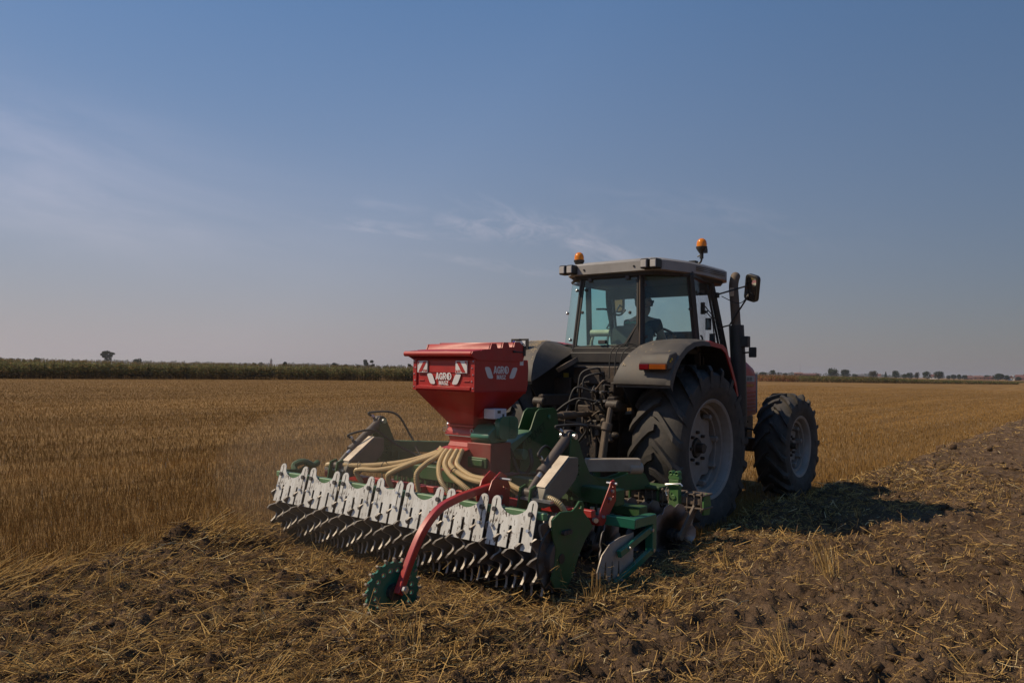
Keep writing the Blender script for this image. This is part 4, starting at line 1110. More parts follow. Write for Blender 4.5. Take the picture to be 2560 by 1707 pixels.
# chassis, axles, gearbox
mb = MB(); mb.box(-.22, .22, -.30, 1.5, .55, 1.15); mb.box(-.26, .26, .3, 1.3, .42, .62); mb.box(-.20, .20, 1.5, 3.0, .62, .98)
mb.box(-.30, .30, 2.9, 3.15, .60, .95); mb.cyl((-.68, 0, AX_Z), (.68, 0, AX_Z), .135, 16); mb.lathe([(-.40, .26), (-.2, .28), (.2, .28), (.40, .26)], (0, 0, AX_Z), 'x', 20)
obj('chassis', mb, OILY, tractor, bevel=.012)
mb = MB(); mb.beam((-.72, 2.76, .66), (.72, 2.76, .66), .16, .18); mb.lathe([(-.18, .1), (-.1, .2), (.1, .2), (.18, .1)], (0, 2.76, .66), 'x', 16)
for sd in (1, -1): mb.cyl((sd * .70, 2.76, .52), (sd * .70, 2.76, .86), .07, 12); mb.tube(spline([(sd * .70, 2.66, .84), (sd * .45, 2.5, .9), (sd * .25, 2.3, .95)], 5), .014, 6)
obj('front_axle', mb, OILY, tractor, bevel=.01)
mb = MB()
for sd in (1, -1):
    mb.beam((sd * .30, 1.9, .93), (sd * .30, 3.12, .93), .04, .22)
    mb.box(*sorted((sd * .28, sd * .58)), 2.05, 2.30, .62, .98)
    for z in (.86, .96):
        for y in (2.4, 2.55, 2.9): mb.cyl((sd * .32, y, z), (sd * .345, y, z), .018, 6)
obj('front_frame', mb, BLACK, tractor, bevel=.008)
mb = MB(); mb.box(.38, .66, .95, 1.75, .62, 1.05); mb.box(.40, .60, .80, 1.5, .42, .46); mb.box(.40, .60, .85, 1.3, .66, .69)
for y in (.8, 1.5): mb.box(.42, .45, y - .03, y + .03, .42, 1.0)
obj('step_and_tank', mb, BLACK, tractor, bevel=.02)
mb = MB(); mb.box(-.66, -.38, .95, 1.75, .62, 1.05)
obj('fuel_tank', mb, BLACK, tractor, bevel=.02)

# hood
def hood_sec(y, w, zt, zb, r=.13):
    pts = [(w, y, zb), (w, y, zt - r * 1.5)]
    for i in range(1, 6):
        a = rad(90 * i / 6); pts.append((w - r * (1 - math.cos(a)), y, zt - r * 1.5 + 1.5 * r * math.sin(a) * .8))
    pts.append((w * .3, y, zt - .005))
    return pts + [(-x, yy, z) for x, yy, z in reversed(pts)]
mb = MB(); mb.loft([hood_sec(1.25, .42, 1.92, 1.00), hood_sec(2.2, .425, 1.90, 1.03), hood_sec(2.75, .42, 1.86, 1.05), hood_sec(2.98, .405, 1.79, 1.06), hood_sec(3.05, .39, 1.70, 1.07)])
hood = obj('hood', mb, RED2, tractor, smooth=40)
mb = MB(); mb.box(-.40, .40, 3.04, 3.10, 1.06, 1.66); obj('hood_nose', mb, ROOF_M, hood, bevel=.03)
mb = MB()
for sd in (1, -1):
    for k in range(6): mb.box(*sorted((sd * .415, sd * .432)), 1.55, 2.93, 1.10 + k * .052, 1.135 + k * .052)
objs('grille_slat', mb, RED2, hood, bevel=.004)
mb = MB()
for sd in (1, -1): mb.box(*sorted((sd * .421, sd * .4285)), 1.5, 2.90, 1.52, 1.60)
objs('decal_strip', mb, DECAL_GREY, hood)
obj('lettering', text_mb('8110', .075, ((.4305, 2.72, 1.532), (0, 1, 0), (0, 0, 1)), bold=.03), INK, hood, smooth=0)
mb = MB(); mb.box(.421, .428, 2.45, 2.88, 1.45, 1.49); obj('orange_stripe', mb, ORANGE_LENS, hood)

# fenders
def fender(sd):
    s = sd
    lipy, lipz = -.92, 1.545
    # rear shell: rows from the lower lip up and over, each row from inner edge to outer edge
    rows = []
    prof = [(-.93, 1.50), (-.935, 1.55), (-.86, 1.70), (-.76, 1.81), (-.62, 1.90), (-.46, 1.955), (-.28, 1.975), (-.10, 1.97)]
    inner = [.53, .53, .565, .60, .65, .71, .78, .80]
    for (y, z), xi in zip(prof, inner):
        rows.append([(s * xi, y, z), (s * (xi + .06), y - .005, z + .004), (s * .95, y - .008, z + .004), (s * 1.12, y, z), (s * 1.165, y + .02, z - .02), (s * 1.17, y + .055, z - .065)])
    mb = MB(); mb.loft(rows, caps=False, closed=False)
    # inner flank from the lip's inner corner up to the cab
    fl = [[(s * .53, -.93, 1.50), (s * .53, -.93, 1.50)], [(s * .53, -.935, 1.55), (s * .50, -.86, 1.54)], [(s * .565, -.86, 1.70), (s * .47, -.62, 1.66)], [(s * .60, -.76, 1.81), (s * .46, -.46, 1.75)],
          [(s * .65, -.62, 1.90), (s * .455, -.34, 1.80)], [(s * .71, -.46, 1.955), (s * .45, -.26, 1.845)], [(s * .78, -.28, 1.975), (s * .46, -.20, 1.87)], [(s * .80, -.10, 1.97), (s * .60, -.10, 1.90)]]
    mb.loft(fl, caps=False, closed=False)
    # inside walls: under-skin towards the tyre, and the lip
    und = [[(s * (xi + .012), y + .03, z - .03), (s * 1.15, y + .03, z - .03)] for (y, z), xi in zip(prof, inner)]
    mb.loft(und, caps=False, closed=False)
    mb.prism([(-.93, 1.50), (-.90, 1.50), (-.90, 1.55), (-.93, 1.55)], ((s * .85, 0, 0), (0, 1, 0), (0, 0, 1)), .64)
    f = obj('fender', mb, GREY_PL, tractor, smooth=38)
    # red forward part over the tyre, dark below it
    top = [(-.10, 1.97), (.10, 1.965), (.32, 1.945), (.42, 1.90), (.55, 1.73), (.68, 1.53), (.74, 1.38)]
    mb = MB(); mb.loft([[(s * .60, y, z - .05), (s * .80, y, z), (s * 1.10, y, z + .002), (s * 1.135, y, z - .008), (s * 1.135, y - .02, z - .055), (s * 1.12, y - .02, z - .055)] for y, z in top], caps=False, closed=False)
    obj('fender_trim', mb, RED2, f, smooth=40)
    mb = MB(); mb.loft([[(s * .62, y - .03, z - .03), (s * 1.118, y - .03, z - .03)] for y, z in [(-.12, 1.96)] + top], caps=False, closed=False)
    mb.prism([(-.90, 1.5), (-.75, 1.68), (-.45, 1.80), (-.1, 1.86), (.3, 1.88), (.42, 1.82), (.72, 1.4), (.72, 1.0), (-.4, .95)], ((s * .60, 0, 0), (0, 1, 0), (0, 0, 1)), .012)
    obj('wheel_arch', mb, BLACK, f, smooth=0)
    return f
fr_ = fender(1)
fl_ = fender(-1)
for s, f in ((1, fr_), (-1, fl_)):
    # lamp housing standing out of the fender, with its lamp
    mb = MB()
    x0, x1 = (.84, 1.15) if s > 0 else (-1.15, -.84)
    mb.prism([(-.95, 1.705), (-.955, 1.655), (-.84, 1.66), (-.74, 1.80), (-.77, 1.83), (-.90, 1.80), (-.95, 1.722)][::-1], (((x0 + x1) / 2, 0, 0), (0, 1, 0), (0, 0, 1)), x1 - x0)
    lh = obj('tail_light', mb, GREY_PL, f, bevel=.008)
    if s > 0:
        obj('lens', MB().box(.850, .962, -.982, -.954, 1.650, 1.703), RED_LENS, lh, bevel=.004, label='red half of the tail light')
        obj('lens', MB().box(.964, 1.146, -.982, -.954, 1.652, 1.704), ORANGE_LENS, lh, bevel=.004, label='orange half of the tail light')
        obj('lamp_base', MB().box(.842, 1.152, -.958, -.945, 1.642, 1.712), BLACK, lh)
        mb = MB(); mb.cyl((1.15, -.90, 1.735), (1.158, -.90, 1.735), .012, 8); mb.cyl((1.15, -.87, 1.755), (1.158, -.87, 1.755), .012, 8); objs('switch_button', mb, YELLOW, lh)
# number plate board on the left fender
mb = MB(); mb.box(-1.02, -.765, -.70, -.685, 1.775, 1.985)
npb = obj('plate_board', mb, BLACK, tractor, bevel=.004)
mb = MB(); mb.box(-.985, -.80, -.708, -.701, 1.838, 1.962); pl_ = obj('number_plate', mb, WHITE, npb)
obj('lettering', text_mb('GR', .078, ((-.852, -.7105, 1.875), (1, 0, 0), (0, 0, 1)), bold=.018), INK, npb, smooth=0)
obj('plate_band', MB().box(-.985, -.950, -.7105, -.7085, 1.925, 1.961), BLUE, npb)
mb = MB(); mb.box(-.955, -.865, -.74, -.70, 1.965, 1.983); obj('plate_lamp', mb, BLACK, npb, bevel=.006)

# ---- cab
ZS, ZT = 1.86, 2.72                                       # sill and header heights
def lerp(a, b, t): return tuple(a[i] + (b[i] - a[i]) * t for i in range(3))
rc_t, rc_b = (.385, -.17, ZT), (.445, -.24, ZS)           # rear corner pillars (right side; mirrored)
b_t, b_b = (.79, .215, ZT), (.835, .315, ZS)              # B pillars
a_t, a_b = (.71, .90, ZT - .02), (.78, 1.16, ZS)          # A pillars
def mir(p): return (-p[0], p[1], p[2])
def ext(p, q, z): t = (z - p[2]) / (q[2] - p[2]); return lerp(p, q, t)
BL_t, BL_b = (-.815, .58, ZT), (-.86, .70, ZS)
mb = MB()
for f in (lambda p: p, mir):
    b_t, b_b = ((.79, .215, ZT), (.835, .315, ZS)) if f is not mir else (mir(BL_t), mir(BL_b))
    mb.beam(f(rc_t), f(rc_b), .042, .05); mb.beam(f(b_t), f(b_b), .065, .06)
    mb.beam(f(a_t), f(ext(a_t, a_b, 1.30)), .06, .06)
    mb.beam(f(b_b), f((.80, .42, 1.30)) if f is not mir else (-.80, .72, 1.30), .07, .06)
    for z0, z1 in ((ZT, ZT),): 
        mb.beam(f(b_t), f(a_t), .05, .07)
        if f is not mir: mb.beam(f(rc_t), f(b_t), .05, .06)
    if f is not mir: mb.beam(f(rc_b), f(b_b), .05, .06)
    mb.beam(f((.80, .42, 1.30)) if f is not mir else (-.80, .72, 1.30), f(ext(a_t, a_b, 1.30)), .06, .06)
mb.beam(rc_t, mir(rc_t), .05, .06); mb.beam(rc_b, mir(rc_b), .05, .07)
mb.beam(a_t, mir(a_t), .05, .10); mb.beam(ext(a_t, a_b, 1.75), mir(ext(a_t, a_b, 1.75)), .06, .10)
cabf = obj('cab_frame', mb, BLACK, tractor, bevel=.008)
mb = MB(); mb.box(-.62, .62, -.30, 1.2, 1.42, 1.50); mb.box(-.60, .60, -.28, -.20, 1.45, 1.83); mb.box(-.58, .58, -.30, -.26, 1.72, 1.84)
mb.prism([(-.20, 1.50), (.40, 1.5), (.40, 1.80), (-.20, 1.84)], ((.60, 0, 0), (0, 1, 0), (0, 0, 1)), .03)
mb.prism([(-.20, 1.50), (.40, 1.5), (.40, 1.80), (-.20, 1.84)], ((-.60, 0, 0), (0, 1, 0), (0, 0, 1)), .03)
obj('cab_body', mb, BLACK, tractor, bevel=.01)
# rear window: lower right corner cut off where the fender runs in
def pane(name, pts, m, fr=True, fw=.018):
    c = [Vector(p) for p in pts]; n = (c[1] - c[0]).cross(c[2] - c[0]).normalized()
    mb_ = MB(); k = len(c); mb_.add([p - n * .003 for p in c] + [p + n * .003 for p in c], [tuple(range(k - 1, -1, -1)), tuple(range(k, 2 * k))] + [(i, (i + 1) % k, (i + 1) % k + k, i + k) for i in range(k)])
    o = obj(name, mb_, m, tractor, smooth=0)
    if fr:
        g = MB()
        for i in range(k): g.beam(c[i], c[(i + 1) % k], .022, fw, up=n)
        obj('window_seal', g, RUBBER, o, smooth=0)
    return o
def on_rear(x, z, dy=-.012): t = (ZT - z) / (ZT - ZS); return (x, -.17 - .07 * t + dy, z)
rw = pane('rear_window', [on_rear(-.355, 2.685), on_rear(.36, 2.685), on_rear(.388, 2.15), on_rear(.235, 1.915), on_rear(-.42, 1.90)], GLASS)
mb = MB()
for x, z in ((-.26, 2.68), (.24, 2.68)): mb.cbox(on_rear(x, z, -.03), (.05, .03, .06))
for x, z in ((-.345, 2.30), (.29, 2.28), (-.315, 2.56)): mb.cyl(on_rear(x, z, -.012), on_rear(x, z, -.035), .018, 10)
mb.cbox(on_rear(-.04, 1.955, -.035), (.10, .04, .045))
objs('window_fitting', mb, DKBOLT, rw, bevel=.006)
obj('filler_panel', MB().prism([(.25, 1.90), (.43, 1.90), (.40, 2.14)], ((0, -.235, 0), (1, 0, 0), (0, 0, 1)), .012), BLACK, tractor)
mb = MB(); mb.cyl((.398, -.205, 2.70), (.438, -.262, 1.93), .008, 6); obj('door_strut', mb, BROWN, tractor)
b_t, b_b = (.79, .215, ZT), (.835, .315, ZS)
q = pane('quarter_window', [lerp(rc_t, b_t, .06), lerp(rc_t, b_t, .94), lerp(rc_b, b_b, .95), lerp(rc_b, b_b, .05)], GLASS)
mb = MB(); nrm = Vector((.70, -.70, 0))
for t_, u_ in ((.08, .16), (.08, .82), (.93, .45)):
    p_ = Vector(lerp(lerp(rc_t, b_t, t_), lerp(rc_b, b_b, t_), u_)); mb.cyl(p_, p_ + nrm * .03, .018, 10)
objs('window_fitting', mb, DKBOLT, q, bevel=.004)
# left quarter window: one bent sheet from the rear corner round to the left door post
cu_t = [(-.385, -.17), (-.52, -.085), (-.65, .02), (-.745, .13), (-.80, .26), (-.818, .42), (-.822, .56)]
cu_b = [(-.450, -.24), (-.60, -.155), (-.735, -.035), (-.825, .10), (-.872, .26), (-.882, .45), (-.872, .66)]
top_ = spline([(x, y, ZT - .02) for x, y in cu_t], 4); bot_ = spline([(x, y, ZS + .01) for x, y in cu_b], 4)
mb = MB(); mb.loft([[a_, b_] for a_, b_ in zip(top_, bot_)], caps=False, closed=False)
q = obj('quarter_window', mb, GLASS, tractor, smooth=60)
mb = MB(); mb.tube(top_, .016, 6); mb.tube(bot_, .014, 6); obj('window_seal', mb, RUBBER, q)
mb = MB()
for p_ in (lerp(top_[2], bot_[2], .16), lerp(top_[2], bot_[2], .86), lerp(top_[12], bot_[12], .45)): p_ = Vector(p_); mb.cyl(p_, p_ + Vector((-.02, -.03, 0)), .017, 10)
objs('window_fitting', mb, ZINC, q, bevel=.004)
for s in (1, -1):
    f = (lambda p: p) if s > 0 else mir
    Bt, Bb, By = (b_t, b_b, .42) if s > 0 else (mir(BL_t), mir(BL_b), .72)
    al = ext(a_t, a_b, 1.36)
    dr = pane('door', [f(lerp(Bt, a_t, .06)), f(lerp(Bt, a_t, .94)), f(lerp(al, (.805, By, 1.36), .05)), f(lerp((.805, By, 1.36), al, .06)), f(lerp(Bb, a_b, .05))], GLASS_C if s > 0 else GLASS)
    mb = MB()
    mb.tube(spline([(s * .82, By, 2.05), (s * .84, By + .01, 2.0), (s * .84, By + .03, 1.75), (s * .82, By + .04, 1.7)], 4), .012, 6); obj('door_handle', mb, BLACK, dr)
pane('windscreen', [lerp(a_t, mir(a_t), .04), lerp(a_t, mir(a_t), .96), lerp(ext(a_t, a_b, 1.80), mir(ext(a_t, a_b, 1.80)), .96), lerp(ext(a_t, a_b, 1.80), mir(ext(a_t, a_b, 1.80)), .04)], GLASS_C)
# roof
pl0 = [(-.47, -.27), (.62, -.27), (.70, -.20), (.80, .15), (.83, .55), (.82, 1.10), (.72, 1.32), (-.72, 1.32), (-.82, 1.10), (-.83, .55), (-.78, .22), (-.60, -.16)]
def ring(sc, z, dz=0.0): return [(x * sc, .5 + (y - .5) * sc, z - dz * max(0, y) * .03) for x, y in pl0]
mb = MB(); mb.loft([ring(.96, 2.725), ring(1.0, 2.735), ring(1.0, 2.80), ring(1.0, 2.838), ring(.965, 2.862), ring(.86, 2.868), ring(.82, 2.888), ring(.70, 2.892)])
rf = obj('roof', mb, ROOF_M, tractor, smooth=30)
mb = MB()
for z in (2.775, 2.795, 2.815): mb.beam((.822, .30, z), (.838, 1.02, z), .006, .006)
objs('roof_groove', mb, BLACK, rf)
mb = MB(); mb.loft([ring(.93, 2.69), ring(.955, 2.726)]); obj('headliner', mb, INTERIOR, rf, smooth=0)
mb = MB()
for x in (-.30, .36): mb.cyl((x, -.269, 2.785), (x, -.278, 2.785), .012, 8)
objs('screw_cap', mb, INK, rf)
for i, x in enumerate((-.545, -.44, .535, .64)):
    ry = -.30 + (0.02 if i == 3 else 0)
    zz = 2.79
    mb = MB(); mb.box(x - .047, x + .047, ry - .07, ry + .05, zz - .052, zz + .056); wlg = obj('work_light', mb, BLACK, tractor, bevel=.012)
    obj('lens', MB().box(x - .036, x + .036, ry - .078, ry - .065, zz - .040, zz + .040), LENS, wlg, bevel=.006)
def beacon(x, y, z, pole):
    mb = MB()
    if pole:
        mb.tube(spline([(x - .05, y, z - .235), (x + .0, y, z - .23), (x + .028, y, z - .20), (x + .03, y, z - .14)], 5), .012, 8); mb.box(x - .11, x - .03, y - .04, y + .04, z - .27, z - .20)
        mb.cyl((x + .03, y, z - .18), (x + .03, y, z - .10), .022, 10); mb.tube([(x - .02, y, z - .155), (x + .0, y, z - .145), (x + .03, y, z - .15)], .008, 6); X = x + .03; mb.box(X + .02, X + .065, y - .02, y + .02, z - .12, z - .07)
    else: mb.cyl((x, y, z - .14), (x, y, z - .07), .028, 12); X = x
    mb.lathe([(z - .12, .025), (z - .085, .05), (z - .06, .064), (z - .045, .064), (z - .04, .0)], (X, y, 0), 'z', 18)
    b = obj('beacon', mb, BLACK, tractor)
    mb = MB(); mb.lathe([(z - .045, .057), (z - .015, .058), (z + .015, .053), (z + .035, .041), (z + .048, .022), (z + .052, .0)], (X, y, 0), 'z', 20); obj('amber_dome', mb, AMBER, b, smooth=60)
    obj('bulb', MB().cyl((X, y, z - .04), (X, y, z + .015), .016, 8), RIM, b)
beacon(-.56, 0.0, 2.995, False)
beacon(.765, .48, 3.105, True)

# ---- inside the cab
mb = MB()
def cushion(x0, x1, y0, y1, z0, z1, r=.05): return [[(x0 + (x1 - x0) * a, y0 + (y1 - y0) * b, z) for a, b in rrect(0, 1, 0, 1, .2, 3)] for z in (z0, z0 + (z1 - z0) * .7, z1)]
mb.loft(cushion(-.30, .20, .38, .88, 1.60, 1.70)); mb.prism(rrect(-.30, .20, 1.66, 2.175, .07, 4), ((0, .36, 0), (1, 0, 0), (0, .02, 1)), .11); mb.box(-.2, .1, .4, .75, 1.50, 1.60)
obj('seat', mb, FABRIC, tractor, bevel=.015)
mb = MB(); mb.cyl((-.52, .22, 2.085), (-.28, .26, 2.085), .04, 12); mb.tube(spline([(-.30, .26, 2.05), (-.32, .27, 1.95), (-.32, .3, 1.75)], 4), .014, 6); mb.tube(spline([(-.50, .24, 2.05), (-.54, .25, 1.95), (-.54, .27, 1.75)], 4), .014, 6); mb.beam((-.60, .27, 1.93), (-.2, .29, 1.94), .03, .02)
obj('armrest', mb, PALE, tractor, smooth=40)
mb = MB(); c0 = Vector((-.02, 1.07, 2.06)); R_ = Matrix.Rotation(rad(-35), 3, 'X')
ringp = [c0 + R_ @ Vector((.20 * math.cos(q), .20 * math.sin(q), 0)) for q in np.linspace(0, 2 * math.pi, 33)]
mb.tube(ringp, .016, 8, caps=False); mb.cyl(c0 - R_ @ Vector((0, 0, .02)), c0 + R_ @ Vector((0, 0, .02)), .05, 12)
for q in (90, 210, 330): mb.beam(c0, c0 + R_ @ Vector((.19 * math.cos(rad(q)), .19 * math.sin(rad(q)), 0)), .025, .012)
mb.cyl(c0, c0 + R_ @ Vector((0, .1, -.45)), .03, 10); mb.sphere(ringp[9] + R_ @ Vector((0, 0, .04)), .032, 10, 6)
obj('steering_wheel', mb, INTERIOR, tractor, smooth=40)
mb = MB(); mb.prism([(1.18, 1.55), (1.42, 1.6), (1.42, 2.10), (1.35, 2.15), (1.22, 2.14), (1.15, 2.05)], ((.05, 0, 0), (0, 1, 0), (0, 0, 1)), .44); obj('dashboard', mb, INTERIOR, tractor, bevel=.02)
mb = MB(); mb.tube([(.72, .80, 2.35), (.66, .86, 2.34), (.64, .84, 2.34)], .012, 6); mb.box(.62, .66, .82, .86, 2.32, 2.46); mb.box(.63, .69, .93, .97, 2.14, 2.28); mb.box(.64, .70, 1.02, 1.05, 1.98, 2.10); mb.box(.48, .62, .15, .85, 1.5, 1.88)
obj('control_console', mb, INTERIOR, tractor, bevel=.008)
mb = MB(); mb.tube(spline([(-.76, .70, 2.42), (-.74, .9, 2.43), (-.70, 1.0, 2.38), (-.66, 1.10, 2.37), (-.64, 1.2, 2.44)], 6), .014, 6); obj('grab_rail', mb, INTERIOR, tractor)
mb = MB(); mb.tube(spline([(-.72, .86, 2.7), (-.75, .92, 2.5), (-.76, 1.0, 2.3)], 4), .012, 6); mb.box(-.70, .70, .86, .90, 2.55, 2.70); obj('sun_visor', mb, INTERIOR, tractor)
mb = MB(); mb.tube([(.83, .62, 2.58), (.815, .70, 2.35), (.83, .78, 1.96)], .007, 5); mb.tube(spline([(.85, .78, 2.22), (.87, .84, 2.2), (.86, .88, 2.15), (.83, .82, 2.16)], 4), .006, 5); mb.tube([(.84, .74, 2.26), (.80, .50, 2.42)], .006, 5); mb.tube([(.84, .75, 2.22), (.80, .52, 2.36)], .006, 5)
obj('wiper', mb, BLACK, tractor)

# ---- exhaust and mirrors
mb = MB(); mb.tube(spline([(.95, 1.20, 1.0), (.935, 1.2, 1.6), (.90, 1.2, 2.2)], 4), [.088] * 9, 16)
ex = obj('exhaust_pipe', mb, BLACK, tractor, smooth=45)
mb = MB(); pth = spline([(.90, 1.2, 2.18), (.875, 1.2, 2.5), (.862, 1.2, 2.66), (.87, 1.21, 2.76), (.885, 1.24, 2.83)], 5); mb.tube(pth, [.056] * (len(pth) - 4) + [.056, .054, .048, .034], 14); obj('upper_pipe', mb, BROWN, ex, smooth=45)
mb = MB(); mb.prism(rrect(-.025, .025, -.05, .05, .008, 2), ((.868, 1.142, 2.60), (1, 0, 0), (0, 0, 1)), .006); obj('heat_label', mb, PALE, ex)
mb = MB(); mb.box(.975, 1.07, 1.14, 1.22, 1.94, 2.07); mb.cyl((.95, 1.2, 1.98), (1.0, 1.18, 1.98), .02, 8); mb.box(1.07, 1.16, 1.16, 1.19, 1.82, 1.94); mb.beam((.96, 1.18, 1.87), (1.08, 1.175, 1.88), .02, .02)
obj('front_marker_lamp', mb, BLACK, tractor, bevel=.008)
def side_mirror(s, hx, hy, hz, tilt):
    mb = MB(); R2 = Matrix.Rotation(tilt, 3, 'Y') @ Matrix.Rotation(rad(20 if s > 0 else 3), 3, 'X') @ Matrix.Rotation(rad(-14 if s > 0 else 12), 3, 'Z')
    U, V = R2 @ Vector((1, 0, 0)), R2 @ Vector((0, 0, 1)); Nb = U.cross(V)
    mb.prism(rrect(-.092, .092, -.16, .16, .045, 4), ((hx, hy, hz), U, V), .05)
    h = obj('side_mirror', mb, BLACK, tractor, bevel=.012)
    obj('mirror_glass', MB().prism(rrect(-.072, .072, -.135, .135, .038, 4), (Vector((hx, hy, hz)) + Nb * .0275, U, V), .003), MIRROR, h, smooth=0)
    g = MB(); ax = s * .80
    g.tube([(s * .735, .96, 2.55), (hx - s * .04, hy + .03, hz + .04)], .011, 6); g.tube([(s * .755, 1.06, 2.17), (ax + s * .06, 1.10, 2.2), (hx - s * .02, hy + .03, hz - .03)], .011, 6)
    if s > 0: g.tube(spline([(.80, 1.0, 2.54), (.95, 1.05, 2.46), (1.03, 1.08, 2.47), (1.08, 1.12, 2.56)], 4), .005, 5); g.box(.72, .78, .93, .99, 2.52, 2.58)
    obj('mirror_arm', g, BLACK, h)
    return h
side_mirror(1, 1.115, 1.15, 2.635, rad(14))
side_mirror(-1, -1.2, 1.92, 2.63, rad(2))

# ---- rear linkage and hydraulics under the cab
mb = MB(); mb.box(-.20, .20, -.55, -.28, .50, 1.25); mb.box(-.28, .28, -.42, -.28, 1.10, 1.45); mb.box(.05, .14, -.64, -.50, .55, 1.10)
for z in (.70, .82, .94, 1.0): mb.box(.03, .05, -.66, -.60, z, z + .04)
for x in (-.15, -.05, .1): mb.cyl((x, -.58, .62), (x, -.50, .62), .05, 12)
obj('rear_housing', mb, OILY, tractor, bevel=.012)
mb = MB()
for i in range(5): mb.box(.10 + .055 * i, .145 + .055 * i, -.66 + .03 * (i % 2), -.46, 1.28 + .02 * (i % 3), 1.45 + .03 * ((i * 2) % 3)); mb.cyl((.12 + .055 * i, -.66, 1.32), (.12 + .055 * i, -.74, 1.31), .018, 8); mb.cyl((.12 + .055 * i, -.66, 1.41), (.12 + .055 * i, -.73, 1.40), .016, 8)
mb.box(.05, .4, -.64, -.44, 1.20, 1.28); mb.cyl((.16, -.56, 1.50), (.15, -.57, 1.62), .035, 10)
obj('hydraulic_valve_block', mb, OILY, tractor, bevel=.006)
rp = random.Random(5)
for k in range(16):
    a_ = Vector((rp.uniform(.0, .36), rp.uniform(-.72, -.56), rp.uniform(.98, 1.55))); b_ = a_ + Vector((rp.uniform(-.14, .14), rp.uniform(-.07, .05), rp.uniform(-.30, .05)))
    obj('steel_pipe', MB().tube(spline([a_, a_.lerp(b_, .4) + Vector((rp.uniform(-.05, .05), -.05, .04)), b_], 5), rp.uniform(.007, .016), 7), rp.choice([BROWN, OILY, BROWN, RUBBER]), tractor, smooth=60)
for k in range(9):
    c_ = Vector((rp.uniform(-.12, .36), rp.uniform(-.66, -.58), rp.uniform(.62, 1.25))); s_ = rp.uniform(.025, .06)
    obj('casting', MB().lathe([(-s_, s_ * .5), (-s_ * .6, s_), (s_ * .5, s_ * .9), (s_, s_ * .4), (s_ * 1.2, 0)], tuple(c_), rp.choice('xyz'), 10), rp.choice([OILY, BROWN]), tractor, smooth=40)
mb = MB()
for x, z in ((.16, 1.42), (.22, 1.31), (.28, 1.41), (.33, 1.32)): mb.cyl((x, -.73, z), (x, -.79, z - .005), .014, 8)
objs('hydraulic_coupling', mb, ZINC, tractor)
hz = [[(.14, -.57, 1.60), (.13, -.62, 1.66), (-.02, -.70, 1.60), (-.04, -.74, 1.40)], [(.18, -.60, 1.58), (.17, -.68, 1.60), (.06, -.76, 1.55), (.05, -.78, 1.40)],
      [(.16, -.79, 1.42), (.02, -.88, 1.44), (-.03, -.95, 1.2), (-.02, -1.05, .95), (-.1, -1.15, .72)], [(.22, -.79, 1.31), (.05, -.9, 1.33), (-.12, -1.0, 1.2), (-.22, -1.1, 1.02)],
      [(.20, -.5, 1.55), (.20, -.45, 1.85), (.34, -.36, 1.93), (.50, -.33, 1.86)], [(.27, -.5, 1.55), (.27, -.45, 1.86), (.40, -.36, 1.93), (.53, -.33, 1.85)], [(.33, -.5, 1.55), (.33, -.44, 1.82), (.43, -.36, 1.90), (.55, -.33, 1.84)]]
for i_, p in enumerate(hz): obj('hydraulic_hose' if i_ < 4 else 'control_cable', MB().tube(spline(p, 7), .012 if i_ < 4 else .006, 7), RUBBER, tractor, smooth=60)
for s in (1, -1):
    mb = MB(); mb.beam((s * .22, -.25, 1.30), (s * .46, -.86, 1.30), .085, .13); mb.cyl((s * .40, -.84, 1.28), (s * .55, -.84, 1.28), .055, 14); mb.cyl((s * .18, -.25, 1.32), (s * .36, -.25, 1.32), .09, 14)
    obj('lift_arm', mb, OILY, tractor, bevel=.012)
    mb = MB(); mb.cyl((s * .46, -.86, 1.27), (s * .45, -.90, 1.08), .03, 10); mb.cyl((s * .45, -.90, 1.10), (s * .44, -.92, 1.02), .055, 14); mb.beam((s * .44, -.92, 1.03), (s * .42, -.98, .62), .07, .06)
    obj('lift_rod', mb, BROWN, tractor, bevel=.008)
    mb = MB(); mb.beam((s * .34, -.15, .58), (s * .44, -1.22, .60), .06, .12); mb.sphere((s * .44, -1.24, .60), .065, 12, 8)
    obj('lower_link', mb, OILY, tractor, bevel=.008)
    mb = MB(); mb.cyl((s * .62, -.38, 1.14), (s * .62, -.38, .90), .075, 14); mb.tube([(s * .62, -.40, .9), (s * .60, -.5, .8), (s * .56, -.75, .62)], .035, 8); mb.box(*sorted((s * .54, s * .70)), -.45, -.30, 1.12, 1.26)
    obj('stabiliser', mb, BROWN, tractor, bevel=.006)
mb = MB(); mb.cyl((0, -.55, 1.16), (.0, -1.34, 1.16), .03, 10); mb.cyl((0, -.85, 1.16), (0, -1.1, 1.16), .042, 12); mb.sphere((0, -1.34, 1.16), .06, 10, 8); mb.tube([(-.12, -1.1, 1.12), (.28, -.62, 1.02)], .012, 6)
obj('top_link', mb, BROWN, tractor, smooth=40)
mb = MB(); mb.lathe([(0, .13), (.05, .14), (.055, .0)], (0, 0, 0), 'z', 20); mb.xform(Matrix.Translation((-.30, -.55, 1.67)) @ Matrix.Rotation(rad(-25), 4, 'Y') @ Matrix.Rotation(rad(18), 4, 'X'))
obj('filler_cap', mb, BROWN, tractor)
mb = MB(); mb.box(-.52, -.45, -.34, -.335, 1.50, 1.60); mb.box(-.42, -.36, -.34, -.335, 1.25, 1.32); objs('warning_sticker', mb, YELLOW, tractor)
mb = MB(); mb.box(-.62, -.36, -.42, -.32, .95, 1.55); mb.box(.42, .60, -.40, -.3, 1.1, 1.52); mb.box(-.33, .30, -.42, -.36, 1.48, 1.68); objs('cover_plate', mb, OILY, tractor, bevel=.01)
